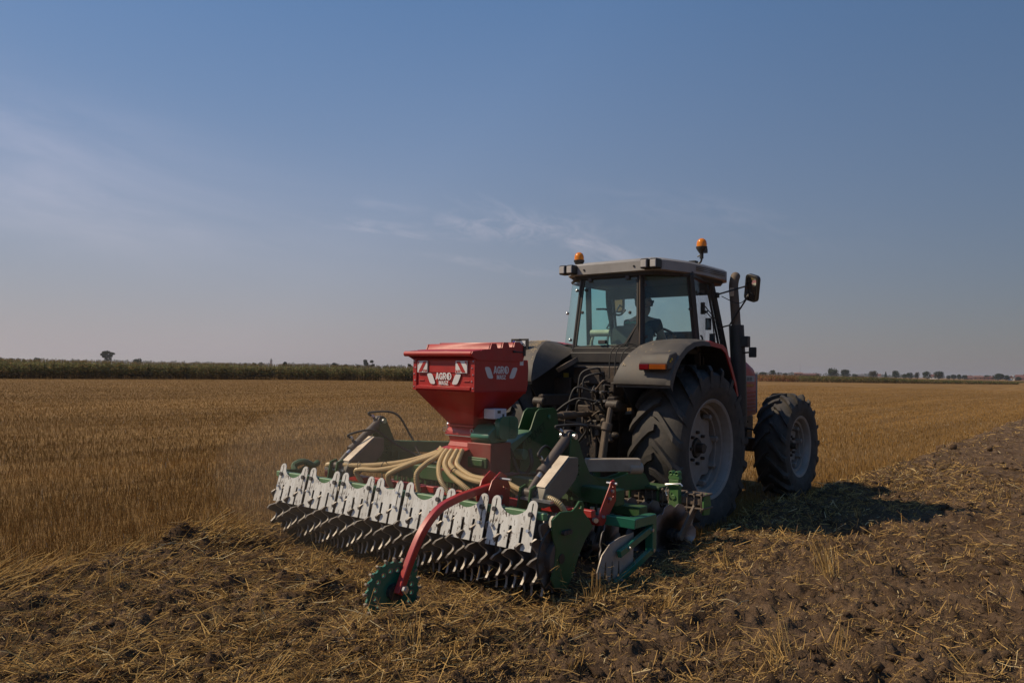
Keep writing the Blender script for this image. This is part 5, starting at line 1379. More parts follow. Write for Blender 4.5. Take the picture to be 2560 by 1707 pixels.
# chaff that has settled on the fenders
rp = random.Random(9); mb = MB()
for k in range(330):
    if k < 280: s_, y_ = -1, rp.gauss(-.48, .16)
    else: s_, y_ = 1, rp.gauss(-.80, .10)
    y_ = min(max(y_, -.86), -.20)
    z_ = float(np.interp(y_, [-.93, -.86, -.76, -.62, -.46, -.28, -.10], [1.55, 1.70, 1.81, 1.90, 1.955, 1.975, 1.97])) + .006
    xi = float(np.interp(y_, [-.93, -.86, -.76, -.62, -.46, -.28, -.10], [.53, .565, .60, .65, .71, .78, .80]))
    x_ = s_ * min(xi + .03 + abs(rp.gauss(0, .13)), 1.12)
    a_ = rp.uniform(0, 3.14); l_, w_ = rp.uniform(.006, .022), rp.uniform(.002, .005); sl = .9 if y_ < -.6 else .3
    d_ = Vector((math.cos(a_), math.sin(a_), math.sin(a_) * sl)) * l_; e_ = Vector((-math.sin(a_), math.cos(a_), math.cos(a_) * sl)) * w_
    c_ = l2w(x_, y_, z_); Rz = Matrix.Rotation(-HD, 3, 'Z'); d_, e_ = Rz @ d_, Rz @ e_
    mb.add([c_ - d_ - e_, c_ + d_ - e_, c_ + d_ + e_ + Vector((0, 0, .002)), c_ - d_ + e_], [(0, 1, 2), (0, 2, 3)])
tag(obj('chaff', mb, mat('dry_chaff', (0.30, 0.23, 0.14), 0.8), smooth=0), 'bits of pale chaff lying on the grey tractor fenders', 'chaff', kind='stuff')

# ================================================================== DISC HARROW
harrow = machine_root('disc_harrow', 0, -2.4, 0, 'green mounted disc harrow with toothed ring roller and pale scraper plates', 'disc harrow')

# frame
mb = MB(); mb.beam((-1.50, -2.38, .63), (1.50, -2.38, .63), .13, .13)
mb.box(1.495, 1.52, -2.445, -2.315, .565, .695); mb.box(-1.52, -1.495, -2.445, -2.315, .565, .695)
obj('rear_beam', mb, GREEN, harrow, bevel=.008)
mb = MB(); mb.beam((-1.62, -1.10, .47), (1.62, -1.10, .47), .15, .085)
fb = obj('front_beam', mb, BROWN, harrow, bevel=.012)
mb = MB()
for s in (1, -1): mb.prism([(-.07, -.11), (.05, -.12), (.085, -.03), (.06, .055), (0, .08), (-.06, .05)], ((s * 1.635, -1.10, .46), (0, 1, 0), (0, 0, 1)), .02)
objs('end_cap', mb, GREEN_B, fb, bevel=.004)
for s in (1, -1):
    mb = MB()
    # longitudinal side members with a dished upper edge, from the rear beam to the front one
    prof = [(-2.46, .56), (-2.46, .80), (-2.30, .80), (-2.12, .745), (-1.95, .70), (-1.75, .68), (-1.55, .70), (-1.42, .735), (-1.30, .72), (-1.20, .66), (-1.12, .57), (-1.10, .52), (-1.40, .54), (-1.75, .56)]
    for dx in (-.045, .045): mb.prism(prof, ((s * 1.02 + dx, 0, 0), (0, 1, 0), (0, 0, 1)), .012)
    mb.box(*sorted((s * .985, s * 1.055)), -2.3, -1.3, .58, .60)
    mb.box(*sorted((s * .86, s * 1.22)), -1.22, -.98, .535, .56)
    mb.box(*sorted((s * .88, s * .90)), -1.2, -1.0, .42, .54); mb.box(*sorted((s * 1.18, s * 1.20)), -1.2, -1.0, .42, .54)
    obj('side_member', mb, GREEN, harrow, bevel=.004)
mb = MB(); mb.beam((-.95, -1.75, .60), (.95, -1.75, .60), .10, .10); mb.beam((-.3, -2.38, .62), (-.3, -1.1, .55), .09, .10); mb.beam((.3, -2.38, .62), (.3, -1.1, .55), .09, .10)
mb.beam((-1.5, -1.98, .47), (1.5, -1.98, .47), .13, .08)
obj('cross_beam', mb, GREEN, harrow, bevel=.006)
mb = MB(); mb.beam((-1.10, -2.44, .85), (-.35, -1.72, .84), .05, .11); obj('upper_brace', mb, GREEN, harrow, bevel=.006)
mb = MB(); mb.beam((1.05, -2.18, .83), (1.36, -1.82, .83), .08, .11); mb.cyl((1.30, -1.90, .80), (1.37, -1.80, .80), .05, 12); obj('upper_brace', mb, BRACE_GREY, harrow, bevel=.006)

# headstock: a pair of tall plates with the maker's word on them, on a sloping box
for x in (-.075, .075):
    prof = [(-1.86, .58), (-1.84, .80), (-1.80, .96), (-1.70, 1.06), (-1.655, 1.15), (-1.62, 1.215), (-1.57, 1.245), (-1.34, 1.25), (-1.28, 1.22), (-1.26, 1.12), (-1.22, .95), (-1.12, .70), (-1.10, .50), (-1.5, .52)]
    hs = obj('headstock_plate', MB().prism(prof, ((x, 0, 0), (0, 1, 0), (0, 0, 1)), .016, [circ(-1.42, 1.16, .022, 10)]), GREEN, harrow, bevel=.003)
    if x > 0:
        obj('lettering', text_mb('TOLMET', .105, ((x + .0095, -1.80, .88), (0, 1, .50), (0, -.50, 1)), align='LEFT', bold=-.002, sx=.95), INK_G, hs, smooth=0)
mb = MB(); mb.loft([[(-.10, -1.73, 1.045), (.10, -1.73, 1.045), (.10, -1.70, 1.02), (-.10, -1.70, 1.02)], [(-.10, -2.36, .80), (.10, -2.36, .80), (.10, -2.36, .66), (-.10, -2.36, .66)]])
mb.cyl((-.1, -1.42, 1.16), (.1, -1.42, 1.16), .022, 10); mb.cyl((-.12, -1.85, .82), (.13, -1.85, .82), .05, 12)
obj('headstock_box', mb, mat('pale_green_paint', (0.075, 0.19, 0.095), .38, dust=.3), harrow, bevel=.005)
for s in (1, -1):
    mb = MB()
    for dx in (-.05, .05): mb.prism([(-1.28, .50), (-1.1, .46), (-1.1, .72), (-1.22, .74)], ((s * .44 + dx, 0, 0), (0, 1, 0), (0, 0, 1)), .015)
    mb.cyl((s * .44 - .09, -1.23, .60), (s * .44 + .09, -1.23, .60), .018, 8)
    obj('linkage_bracket', mb, GREEN, harrow)

# cylinder stands, depth cylinders and roller arms
for s in (1, -1):
    X = s * 1.14
    for dx in (-.045, .045):
        prof = [(-2.47, .60), (-2.60, .68), (-2.615, .95), (-2.60, 1.09), (-2.57, 1.135), (-2.53, 1.13), (-2.505, 1.08), (-2.42, .92), (-2.32, .78), (-2.18, .70), (-2.18, .60)]
        obj('cylinder_stand', MB().prism(prof, ((X + dx, 0, 0), (0, 1, 0), (0, 0, 1)), .012, [circ(-2.55 + .03 * i, .86 - .035 * j, .009, 6) for i in range(3) for j in range(3)]), GREEN, harrow, bevel=.003)
    top, bot, rod = Vector((X, -2.565, 1.10)), Vector((X, -2.90, .845)), Vector((X, -3.07, .70))
    mb = MB(); mb.cyl(top, bot, .042, 16); mb.cyl((X - .035, -2.565, 1.10), (X + .035, -2.565, 1.10), .05, 14); mb.cyl(lerp(bot, top, .03), lerp(bot, top, -.06), .047, 16)
    for t in (.12, .9): p = Vector(lerp(bot, top, t)); mb.cyl(p, p + Vector((-.02, -.03, .06)), .014, 8)
    cy = obj('depth_cylinder', mb, CYL, harrow, smooth=40)
    mb = MB(); mb.cyl(lerp(bot, top, -.05), lerp(bot, top, -.18), .024, 12); obj('chrome_rod', mb, STEEL, cy)
    mb = MB(); mb.cyl(lerp(bot, top, -.18), rod, .027, 12); mb.cyl((X - .06, -3.07, .70), (X + .06, -3.07, .70), .035, 12); mb.cyl((X - .075, -3.07, .70), (X + .075, -3.07, .70), .022, 10); obj('rod_end', mb, CYL, cy, smooth=40)
    mb = MB(); mb.cyl((X - .075, -2.565, 1.10), (X + .075, -2.565, 1.10), .024, 12); obj('pivot_pin', mb, ZINC, cy)
    mb = MB(); mb.prism([(-3.09, .66), (-3.05, .745), (-2.745, .955), (-2.63, .945), (-2.625, .835), (-2.66, .775), (-2.80, .675), (-2.95, .61), (-3.07, .60)], ((X + .095, 0, 0), (0, 1, 0), (0, 0, 1)), .10)
    ra = obj('roller_arm', mb, ARM_GREY, harrow, bevel=.006)
    obj('sunlit_top_strip', MB().prism([(-3.052, .748), (-2.748, .958), (-2.751, .963), (-3.056, .753)], ((X + .095, 0, 0), (0, 1, 0), (0, 0, 1)), .085), PALE, ra)  # sunlight on the arm's upper face, painted as a paler strip
    mb = MB()
    for dx in (-.05, .05): mb.prism([(-3.16, .52), (-3.12, .74), (-3.05, .76), (-3.0, .70), (-2.98, .54)], ((X + dx, 0, 0), (0, 1, 0), (0, 0, 1)), .012)
    obj('arm_bracket', mb, GREEN, harrow)
    h1 = [tuple(lerp(bot, top, .9) + Vector((-.02, -.03, .06)) if False else Vector(lerp(bot, top, .9)) + Vector((-.02, -.03, .06))), (X - .05, -2.66, 1.18), (X + .10, -2.45, 1.17), (X + .16 * -s, -2.30, .95), (X - s * .35, -2.3, .74), (X - s * .7, -2.3, .70)]
    h2 = [tuple(Vector(lerp(bot, top, .12)) + Vector((-.02, -.03, .06))), (X - .03, -2.92, .98), (X - s * .10, -2.72, 1.02), (X - s * .16, -2.50, .88), (X - s * .45, -2.35, .74), (X - s * .75, -2.3, .70)]
    for p in (h1, h2): obj('hydraulic_hose', MB().tube(spline(p, 7), .011, 7), RUBBER, cy, smooth=60)
    mb = MB()
    for p in (h1, h2): mb.cyl(p[0], lerp(p[0], p[1], .45), .015, 8)
    objs('hose_fitting', mb, ZINC, cy)

# discs: notched blades on bent arms, two rows set at opposite angles
def disc_mesh():
    mb = MB(); N_ = 80; out = []
    for i in range(N_):
        a = 2 * math.pi * i / N_; ph = (i % 8)
        r = .285 - (.036 * math.sin(math.pi * (ph - .5) / 4) if ph in (1, 2, 3, 4) else 0)
        out.append((r, a))
    rows = []
    for f, dx in ((.18, .0), (.5, .004), (.8, .020), (1.0, .040)):
        rows.append([(dx, f * r * math.cos(a), f * r * math.sin(a)) for r, a in out])
    back = [[(x - .006, y, z) for x, y, z in q] for q in reversed(rows)]
    mb.loft(rows + back, caps=False)
    mb.cyl((-.004, 0, 0), (.002, 0, 0), .06, 16)
    return mesh_of('disc', mb, DISC, smooth=40)
def hub_mesh():
    mb = MB(); mb.cyl((-.04, 0, 0), (.06, 0, 0), .062, 16); mb.cyl((.05, 0, 0), (.09, 0, 0), .04, 12)
    for i in range(6): a = i * math.pi / 3; mb.cyl((-.05, .048 * math.cos(a), .048 * math.sin(a)), (.072, .048 * math.cos(a), .048 * math.sin(a)), .009, 6)
    return mesh_of('hub', mb, BLACK, smooth=40)
def arm_mesh():
    mb = MB(); mb.beam((.10, 0, 0), (.14, .22, .26), .025, .075, up=(0, 1, -.6)); mb.cyl((.03, 0, 0), (.115, 0, 0), .04, 12)
    return mesh_of('disc_arm', mb, BROWN, bevel=.004)
dm, hm, am = disc_mesh(), hub_mesh(), arm_mesh()
def clamp_mesh():
    mb = MB(); mb.box(-.095, .095, -.09, .09, .048, .062); mb.box(-.095, .095, -.10, .10, -.07, -.055)
    for x in (-.07, 0, .07):
        mb.cyl((x, -.085, -.10), (x, -.085, .085), .009, 6); mb.cyl((x, -.085, .06), (x, -.085, .078), .016, 6); mb.cyl((x, -.085, -.085), (x, -.085, -.065), .016, 6)
    return mesh_of('disc_clamp', mb, BROWN, bevel=.003)
cm = clamp_mesh()
for row, (y, z, ang, x0, bz, by) in enumerate(((-1.36, .175, rad(-15), 1.42, .47, -1.10), (-2.24, .175, rad(15), 1.30, .47, -1.98))):
    for i in range(12):
        x = x0 - .25 * i
        d = inst('disc', dm, harrow, (x, y, z), (random.uniform(0, 6.28), 0, ang)); d.rotation_euler = (random.uniform(0, 6.28), 0, ang) if False else (random.uniform(0, .7), 0, ang)
        h = inst('hub', hm, d)
        a = inst('disc_arm', am, harrow, (x, y, z), (0, 0, 0), (1 if row == 0 else -1, 1, 1))
        inst('disc_clamp', cm, harrow, (x + (.14 if row == 0 else -.14), by, bz))

# roller: 27 toothed rings on one axle, scrapers behind them
RZ, RY, RR = .322, -3.290, .285
L0 = -1.470
widths = [.41, .41, .41, .31, .41, .41, .41]; gap = .0375
edges = []; x = L0
for w in widths: edges.append((x, w)); x += w + gap
ring_x = []
for x, w in edges:
    ring_x.append(x - gap / 2)
    k = 3 if w > .35 else 2
    ring_x += [x + w * (j + 1) / (k + 1) for j in range(k)]
ring_x.append(edges[-1][0] + edges[-1][1] + gap / 2)
def ring_mesh():
    """toothed ring whose teeth are set alternately sideways, so the rim runs in waves"""
    NT = 12; cols = []
    prof = [(0.0, RR), (.10, RR + .002), (.21, RR), (.28, .252), (.34, .228), (.42, .212), (.50, .206), (.60, .209), (.70, .222), (.82, .248), (.92, .270)]
    for k in range(NT):
        for s, r in prof:
            a = -2 * math.pi * (k + s) / NT; wv = .020 * math.sin(2 * math.pi * (s - .08))
            cols.append([(wv * max(0, (q - .135) / .117), q * math.cos(a), q * math.sin(a)) for q in (.10, .14, .14 + (r - .14) * .5, r)])
    mb = MB(); n = len(cols); T_ = .0095
    V = [(x - T_, y, z) for c in cols for x, y, z in c] + [(x + T_, y, z) for c in cols for x, y, z in c]; o = 4 * n
    F, E = [], []
    for i in range(n):
        j = (i + 1) % n
        for t in range(3): F.append((4 * i + t, 4 * j + t, 4 * j + t + 1, 4 * i + t + 1)); F.append((o + 4 * i + t, o + 4 * i + t + 1, o + 4 * j + t + 1, o + 4 * j + t))
        E.append((4 * i + 3, 4 * j + 3, o + 4 * j + 3, o + 4 * i + 3))
    mb.add(V, F, 0); mb.f += E; mb.m += [1] * n
    return mesh_of('roller_ring', mb, [RING_M, EDGE], smooth=28)
rm = ring_mesh()
for i, x in enumerate(ring_x):
    inst('roller_ring', rm, harrow, (x, RY, RZ), (-(i * 2 * math.pi / 12 * .37) + random.uniform(-.02, .02), 0, 0))
mb = MB(); mb.cyl((-1.58, RY, RZ), (1.60, RY, RZ), .125, 20); obj('roller_axle', mb, RING_M, harrow, smooth=40)
mb = MB(); mb.beam((-1.56, -3.425, .622), (1.57, -3.425, .622), .05, .05); obj('scraper_beam', mb, mat('pale_green_tube', (0.10, 0.24, 0.11), .4, dust=.35), harrow, bevel=.006)
def scraper_mesh(w, nslot, deep):
    H = .345; tw = .082; r = tw / 2; out = [(0, 0)]
    # fingers along the lower edge, left to right
    for j in range(nslot):
        c = w * (j + 1) / (nslot + 1); sw = .0122
        out += [(c - sw, 0), (c - sw, .150), (c - sw * .7, .154), (c + sw * .7, .154), (c + sw, .150), (c + sw, 0)]
    out += [(w, 0), (w, H - r)]
    out += [(w - r + r * math.cos(a), H - r + r * math.sin(a)) for a in np.linspace(.3, math.pi, 7)]
    xa, xb = tw, w - tw
    out += [(xb - .004, H - r - .02)] + [(xa + (xb - xa) * t, H - r - .02 - deep * math.sin(math.pi * t) ** .75) for t in (.93, .84, .72, .6, .5, .4, .28, .16, .07)] + [(xa + .004, H - r - .02)]
    out += [(r + r * math.cos(a), H - r + r * math.sin(a)) for a in np.linspace(0, math.pi - .3, 7)]
    out += [(0, H - r)]
    holes = []
    for c in (r, w - r):
        holes.append(rrect(c - .0055, c + .0055, H - .098, H - .020, .005, 2)); holes.append(rrect(c - .0055, c + .0055, H - .205, H - .115, .005, 2))
    mb = MB(); mb.prism(out, ((0, 0, 0), (1, 0, 0), (0, 0, 1)), .006, holes)
    return mesh_of('scraper_plate', mb, SCRAPER, smooth=0)
sm_w, sm_n = scraper_mesh(.41, 3, .058), scraper_mesh(.31, 2, .022)
bmesh_dark = mesh_of('carriage_bolt', MB().cyl((0, -.016, 0), (0, .02, 0), .0125, 10).cyl((0, -.018, 0), (0, .0, 0), .017, 12), DKBOLT, smooth=30)
bmesh_zinc = mesh_of('hex_bolt', MB().cyl((0, -.02, 0), (0, .02, 0), .0125, 6), ZINC, smooth=0)
TILT = rad(-14)
for i, (x, w) in enumerate(edges):
    p = inst('scraper_plate', sm_w if w > .35 else sm_n, harrow, (x, -3.532, .392), (TILT, 0, 0))
    if i == 3: p['label'] = 'narrow scraper plate'
    for c in (.041, w - .041):
        lo = i == 3 and c > .1
        inst('carriage_bolt' if not lo else 'hex_bolt', bmesh_zinc if lo else bmesh_dark, p, (c, -.006, .345 - .098))
        inst('hex_bolt', bmesh_zinc, p, (c, -.006, .345 - .21))
# roller end plates
def endplate(s):
    X = s * 1.60
    out = [(-3.40, .60), (-3.30, .645), (-3.16, .635), (-3.115, .66), (-3.075, .695), (-3.035, .69), (-3.015, .655), (-3.02, .61), (-2.93, .53), (-2.90, .49), (-3.0, .40), (-3.08, .30), (-3.15, .17), (-3.22, .10), (-3.36, .13), (-3.40, .20), (-3.36, .30), (-3.35, .40), (-3.39, .50)]
    mb = MB(); mb.prism(out, ((X, 0, 0), (0, 1, 0), (0, 0, 1)), .016, [circ(-3.065, .655, .018, 10)])
    e = obj('end_plate', mb, GREEN, harrow, bevel=.003)
    mb = MB()
    for k in range(3): mb.cyl((X, -3.28 + .035 * k, .50), (X + s * .035, -3.28 + .035 * k, .50), .017, 8)
    objs('bearing_bolt', mb, DKBOLT, e)
    if s < 0: return
    mb = MB(); mb.lathe([(X - s * .012, .235), (X - s * .02, .245), (X - s * .03, .235)], (0, RY, RZ), 'x', 36); mb.cyl((X, RY, RZ), (X + s * .014, RY, RZ), .035, 12); obj('bearing_ring', mb, BLACK, e)
endplate(1); endplate(-1)
mb = MB(); mb.tube(spline([(-1.62, -3.20, .62), (-1.66, -3.18, .67), (-1.62, -3.1, .70), (-1.58, -3.02, .66), (-1.60, -2.95, .68)], 4), .03, 8); obj('lifting_eye', mb, GREEN, harrow, smooth=40)
mb = MB(); mb.beam((-1.55, -2.88, .575), (1.60, -2.88, .575), .055, .055); rb = obj('seed_bar', mb, RED, harrow, bevel=.005)
for i in range(8):
    x = -1.31 + .387 * i; mb = MB(); mb.box(x - .025, x + .025, -2.96, -2.90, .478, .60); mb.box(x - .02, x + .02, -2.975, -2.90, .49, .52); mb.prism(rrect(x - .06, x + .06, .46, .54, .02, 2), ((0, -3.09, 1.0), (1, 0, 0), (0, .25, -1)), .006)
    obj('seed_outlet', mb, RED2, harrow)
mb = MB(); mb.beam((-1.30, -3.08, .665), (-1.02, -3.08, .665), .035, .02); mb.beam((1.05, -3.1, .665), (1.38, -3.1, .66), .04, .02); objs('bright_strap', mb, ZINC, harrow)

# red brackets, marker arm and its notched wheel
mb = MB(); mb.prism([(-2.70, .47), (-2.72, .52), (-2.56, .74), (-2.545, .775), (-2.50, .785), (-2.475, .76), (-2.47, .62), (-2.53, .56), (-2.62, .47), (-2.66, .45)], ((1.53, 0, 0), (0, 1, 0), (0, 0, 1)), .012, [circ(-2.52, .735, .010, 8), circ(-2.515, .66, .010, 8), circ(-2.58, .62, .01, 8)])
mb.box(1.44, 1.53, -2.70, -2.62, .455, .52)
rbk = obj('red_bracket', mb, RED_ARM, harrow, bevel=.003)
mb = MB()
for y, z in ((-2.535, .70), (-2.57, .645), (-2.66, .52)): mb.cyl((1.53, y, z), (1.552, y, z), .013, 6)
mb.cyl((1.50, -2.72, .50), (1.53, -2.74, .50), .02, 8); mb.cyl((1.47, -2.505, .755), (1.565, -2.505, .755), .010, 8)
objs('bracket_bolt', mb, ZINC, rbk)
mb = MB(); AXX = .95
for dx in (-.055, .045):
    mb.prism([(-3.37, .58), (-3.39, .68), (-3.33, .80), (-3.24, .86), (-3.17, .83), (-3.12, .74), (-3.13, .58)], ((AXX + dx, 0, 0), (0, 1, 0), (0, 0, 1)), .012, [circ(-3.20, .745, .009, 8), circ(-3.17, .73, .009, 8)])
mk = obj('marker_bracket', mb, RED_ARM, harrow, bevel=.003)
mb = MB(); mb.cyl((AXX + .0, -3.24, .81), (AXX + .15, -3.24, .81), .010, 8); mb.cyl((AXX + .04, -3.24, .67), (AXX + .065, -3.24, .67), .018, 6); mb.cyl((AXX + .04, -3.21, .60), (AXX + .065, -3.21, .60), .018, 6); objs('lock_pin', mb, ZINC, mk)
mb = MB(); mb.box(AXX - .05, AXX + .14, -3.36, -3.20, .535, .60); obj('clamp_block', mb, GREY_PL, mk, bevel=.008)
apath = spline([(AXX, -3.22, .755), (AXX, -3.40, .735), (AXX, -3.66, .70), (AXX, -3.84, .645), (AXX, -3.98, .53), (AXX, -4.08, .38), (AXX, -4.20, .14)], 5)
secs = []
for i, p in enumerate(apath):
    d = (apath[min(i + 1, len(apath) - 1)] - apath[max(i - 1, 0)]).normalized(); u = Vector((1, 0, 0)); n_ = d.cross(u).normalized()
    secs.append([p + u * a * .025 + n_ * b * .026 for a, b in ((-1, -1), (1, -1), (1, 1), (-1, 1))])
mb = MB(); mb.loft(secs); arm = obj('marker_arm', mb, RED_ARM, harrow, bevel=.005)
WX, WY, WZ, WR = AXX - .07, -4.185, .145, .202
out = []
for i in range(20 * 4):
    a = 2 * math.pi * i / 80; ph = i % 4; out.append((WR * (1.0 if ph in (0, 1) else .93) * math.cos(a), WR * (1.0 if ph in (0, 1) else .93) * math.sin(a)))
mb = MB(); mb.prism(out, ((0, 0, 0), (0, 1, 0), (0, 0, 1)), .02, [circ(.140 * math.cos(q), .140 * math.sin(q), .013, 8) for q in np.linspace(0, 2 * math.pi, 17)[:-1]] + [circ(0, 0, .035, 12)])
wm = mesh_of('marker_wheel', mb, TEAL, smooth=0)
mwheel = inst('marker_wheel', wm, harrow, (WX, WY, WZ), (0.2, 0, rad(-12)))
mb = MB(); mb.cyl((-.03, 0, 0), (.05, 0, 0), .055, 16); inst('hub', mesh_of('hub', mb, BLACK), mwheel)
hole_m = mesh_of('hole_rim', MB().lathe([(.008, .019), (.014, .019), (.014, .0135), (.006, .013)], ax='x', n=10), TOOTH)
for q in np.linspace(0, 2 * math.pi, 17)[:-1]: inst('hole_rim', hole_m, mwheel, (0, .140 * math.cos(q), .140 * math.sin(q)))
tooth_m = mesh_of('tooth', MB().cbox((0, 0, 0), (.030, .028, .016)), TOOTH, bevel=.003)
for i in range(20): a = 2 * math.pi * (i + .125) / 20 + .04; inst('tooth', tooth_m, mwheel, (0, .204 * math.cos(a), .204 * math.sin(a)), (a, 0, 0))
mb = MB(); mb.prism(rrect(-.045, .045, -.07, .075, .008, 2), ((AXX - .034, -4.05, .285), (0, 1, .1), (0, -.1, 1)), .008); sp_ = obj('scraper', mb, TEAL, arm, bevel=.002)
mb = MB()
for dy, dz in ((-.03, -.055), (-.02, .06), (.03, .055)): mb.cyl((AXX - .045, -4.05 + dy, .285 + dz), (AXX - .025, -4.05 + dy, .285 + dz), .008, 6)
mb.cyl((AXX - .11, -4.175, .17), (AXX + .055, -4.175, .17), .014, 8); mb.cyl((AXX + .03, -4.175, .17), (AXX + .05, -4.175, .17), .026, 6)
objs('axle_bolt', mb, ZINC, arm)

# side deflector on its green boom, and the parking stand
DX = 1.70
mb = MB(); mb.beam((1.35, -2.62, .50), (DX + .05, -2.52, .475), .075, .075); mb.beam((DX + .01, -2.53, .475), (DX + .01, -2.21, .475), .075, .075); mb.beam((DX + .01, -2.23, .50), (DX + .01, -2.23, .22), .07, .06, up=(0, 1, 0))
mb.beam((DX + .02, -2.24, .40), (DX + .02, -2.72, .275), .035, .055); mb.beam((DX + .02, -2.22, .235), (DX + .02, -2.78, .06), .035, .055)
df = obj('deflector_boom', mb, TEAL, harrow, bevel=.005)
mb = MB(); mb.prism([(-2.46, .395), (-2.66, .385), (-2.79, .36), (-2.90, .29), (-2.96, .18), (-2.98, .02), (-2.90, -.02), (-2.89, .02), (-2.855, .235), (-2.84, .235), (-2.825, .02), (-2.80, -.02), (-2.79, .02), (-2.765, .225), (-2.75, .225), (-2.735, .02), (-2.70, -.02), (-2.69, .02), (-2.675, .215), (-2.66, .215), (-2.64, .04), (-2.55, .02), (-2.46, .12)], ((DX - .015, 0, 0), (0, 1, 0), (0, 0, 1)), .008)
obj('deflector_plate', mb, mat('dull_deflector_steel', (0.44, 0.385, 0.33), .45, metal=.25, dust=.4), df)
mb = MB()
for y, z in ((-2.26, .39), (-2.60, .305), (-2.24, .23), (-2.70, .085)): mb.cyl((DX + .03, y, z), (DX + .05, y, z), .014, 6)
for x, y in ((1.40, -2.60), (1.47, -2.60)): mb.cyl((x, y, .53), (x, y, .57), .018, 6)
objs('boom_bolt', mb, ZINC, df)
mb = MB(); mb.box(1.27, 1.37, -1.23, -1.17, .30, .68); mb.prism([(-.06, 0), (.06, 0), (.045, .05), (-.045, .05)], ((1.32, -1.20, .68), (1, 0, 0), (0, 0, 1)), .06)
for x in (1.29, 1.35): mb.lathe([(-1.235, .022), (-1.235, .012), (-1.165, .012), (-1.165, .022)], (x, 0, .735), 'y', 10, closed=True)
mb.box(1.262, 1.378, -1.236, -1.164, .60, .635); mb.cyl((1.32, -1.24, .52), (1.32, -1.22, .52), .025, 10)
mb.xform(Matrix.Translation((.055, 0, -.03)))
ps = obj('parking_stand', mb, GREEN_B, harrow, bevel=.005)
mb = MB(); mb.tube([(1.25, -1.25, .63), (1.40, -1.25, .65), (1.42, -1.25, .63)], .008, 6); mb.tube(spline([(1.265, -1.24, .62), (1.25, -1.245, .57), (1.265, -1.25, .53), (1.285, -1.245, .58)], 4), .005, 6); mb.xform(Matrix.Translation((.055, 0, -.03))); obj('safety_pin', mb, ZINC, ps)

# ================================================================== AIR SEEDER
seeder = machine_root('seed_hopper', 0, -2.5, .62, 'red box-shaped seed hopper with white lettering mounted on the green harrow', 'seeder')
HX0, HX1, HY0, HY1 = -.375, .365, -2.85, -2.13
ZB, ZTp = 1.435, 1.715
NX0, NX1, NY0, NY1 = -.155, .135, -2.60, -2.33
mb = MB()
mb.box(HX0, HX1, HY0 + .012, HY1, ZB, ZTp)
mb.loft([[(HX0, HY0 + .012, ZB), (HX1, HY0 + .012, ZB), (HX1, HY1, ZB), (HX0, HY1, ZB)], [(NX0, NY0, 1.125), (NX1, NY0, 1.125), (NX1, NY1, 1.125), (NX0, NY1, 1.125)]])
mb.prism([(HY1 - .01, 1.40), (HY1 + .02, 1.72), (HY1 + .03, 1.62), (HY1 + .02, 1.48)], (((HX0 + HX1) / 2, 0, 0), (0, 1, 0), (0, 0, 1)), HX1 - HX0 - .02)
hb = obj('bin', mb, RED, seeder, bevel=.006)
# rear panel: flanged, with ribs
mb = MB(); Y = HY0
mb.box(HX0 - .003, HX0 + .040, Y - .002, Y + .014, ZB - .003, ZTp - .005); mb.box(HX1 - .040, HX1 + .003, Y - .002, Y + .014, ZB - .003, ZTp - .005)
mb.prism([(0, 1.70), (-.018, 1.703), (.030, 1.738), (.045, 1.738), (.02, 1.70)], ((0, Y, 0), (0, 1, 0), (0, 0, 1)), HX1 - HX0 - .03)
mb.prism([(.012, 1.475), (-.012, 1.470), (-.012, 1.445), (.012, 1.437)], ((0, Y, 0), (0, 1, 0), (0, 0, 1)), HX1 - HX0 - .09)
for x0, x1 in ((-.31, -.245), (.235, .305)):
    for z in (1.573, 1.520): mb.box(x0, x1, Y + .004, Y + .014, z - .003, z + .003)
mb.box(-.18, .18, Y + .006, Y + .014, 1.59, 1.665)
rp_ = obj('rear_panel', mb, RED, seeder, bevel=.003)
mb = MB()
for i in range(5):
    for x in (HX0 + .014 + .012 * (i % 2), HX1 - .014 - .012 * (i % 2)): mb.sphere((x, Y - .003, ZB + .025 + .057 * i), .007, 8, 4)
objs('rivet', mb, ZINC, rp_)
def warning_board(x0, x1, z0, z1, dirn, nm):
    mb = MB(); mb.box(x0, x1, Y - .006, Y + .006, z0, z1); b = obj('warning_board', mb, WHITE, rp_)
    w, h = x1 - x0 - .01, z1 - z0 - .01; m = MB(); cx, cz = (x0 + x1) / 2, (z0 + z1) / 2
    hw_, hh = w / 2, h / 2
    def P(pts): return [(dirn * a * hw_, c * hh) for a, c in pts]
    for pts in ([(-.85, -1), (-.15, -1), (.95, 1), (.25, 1)], [(-1, .35), (-1, 1), (-.62, 1)], [(.62, -1), (1, -1), (1, -.45)]):
        m.prism(P(pts), ((cx, Y - .0072, cz), (1, 0, 0), (0, 0, 1)), .0012)
    objs('red_stripe', m, STRIPE, b, smooth=0)
    obj('lettering', text_mb('AGRO', .016, ((cx + dirn * .022, Y - .0078, z0 + .016), (1, 0, 0), (0, 0, 1)), bold=.03), STRIPE, b, smooth=0)
    obj('lettering', text_mb('MASZ', .011, ((cx + dirn * .022, Y - .0078, z0 + .006), (1, 0, 0), (0, 0, 1)), bold=.03), STRIPE, b, smooth=0)
warning_board(-.318, -.195, 1.588, 1.690, 1, 'a')
warning_board(.150, .283, 1.588, 1.693, -1, 'b')
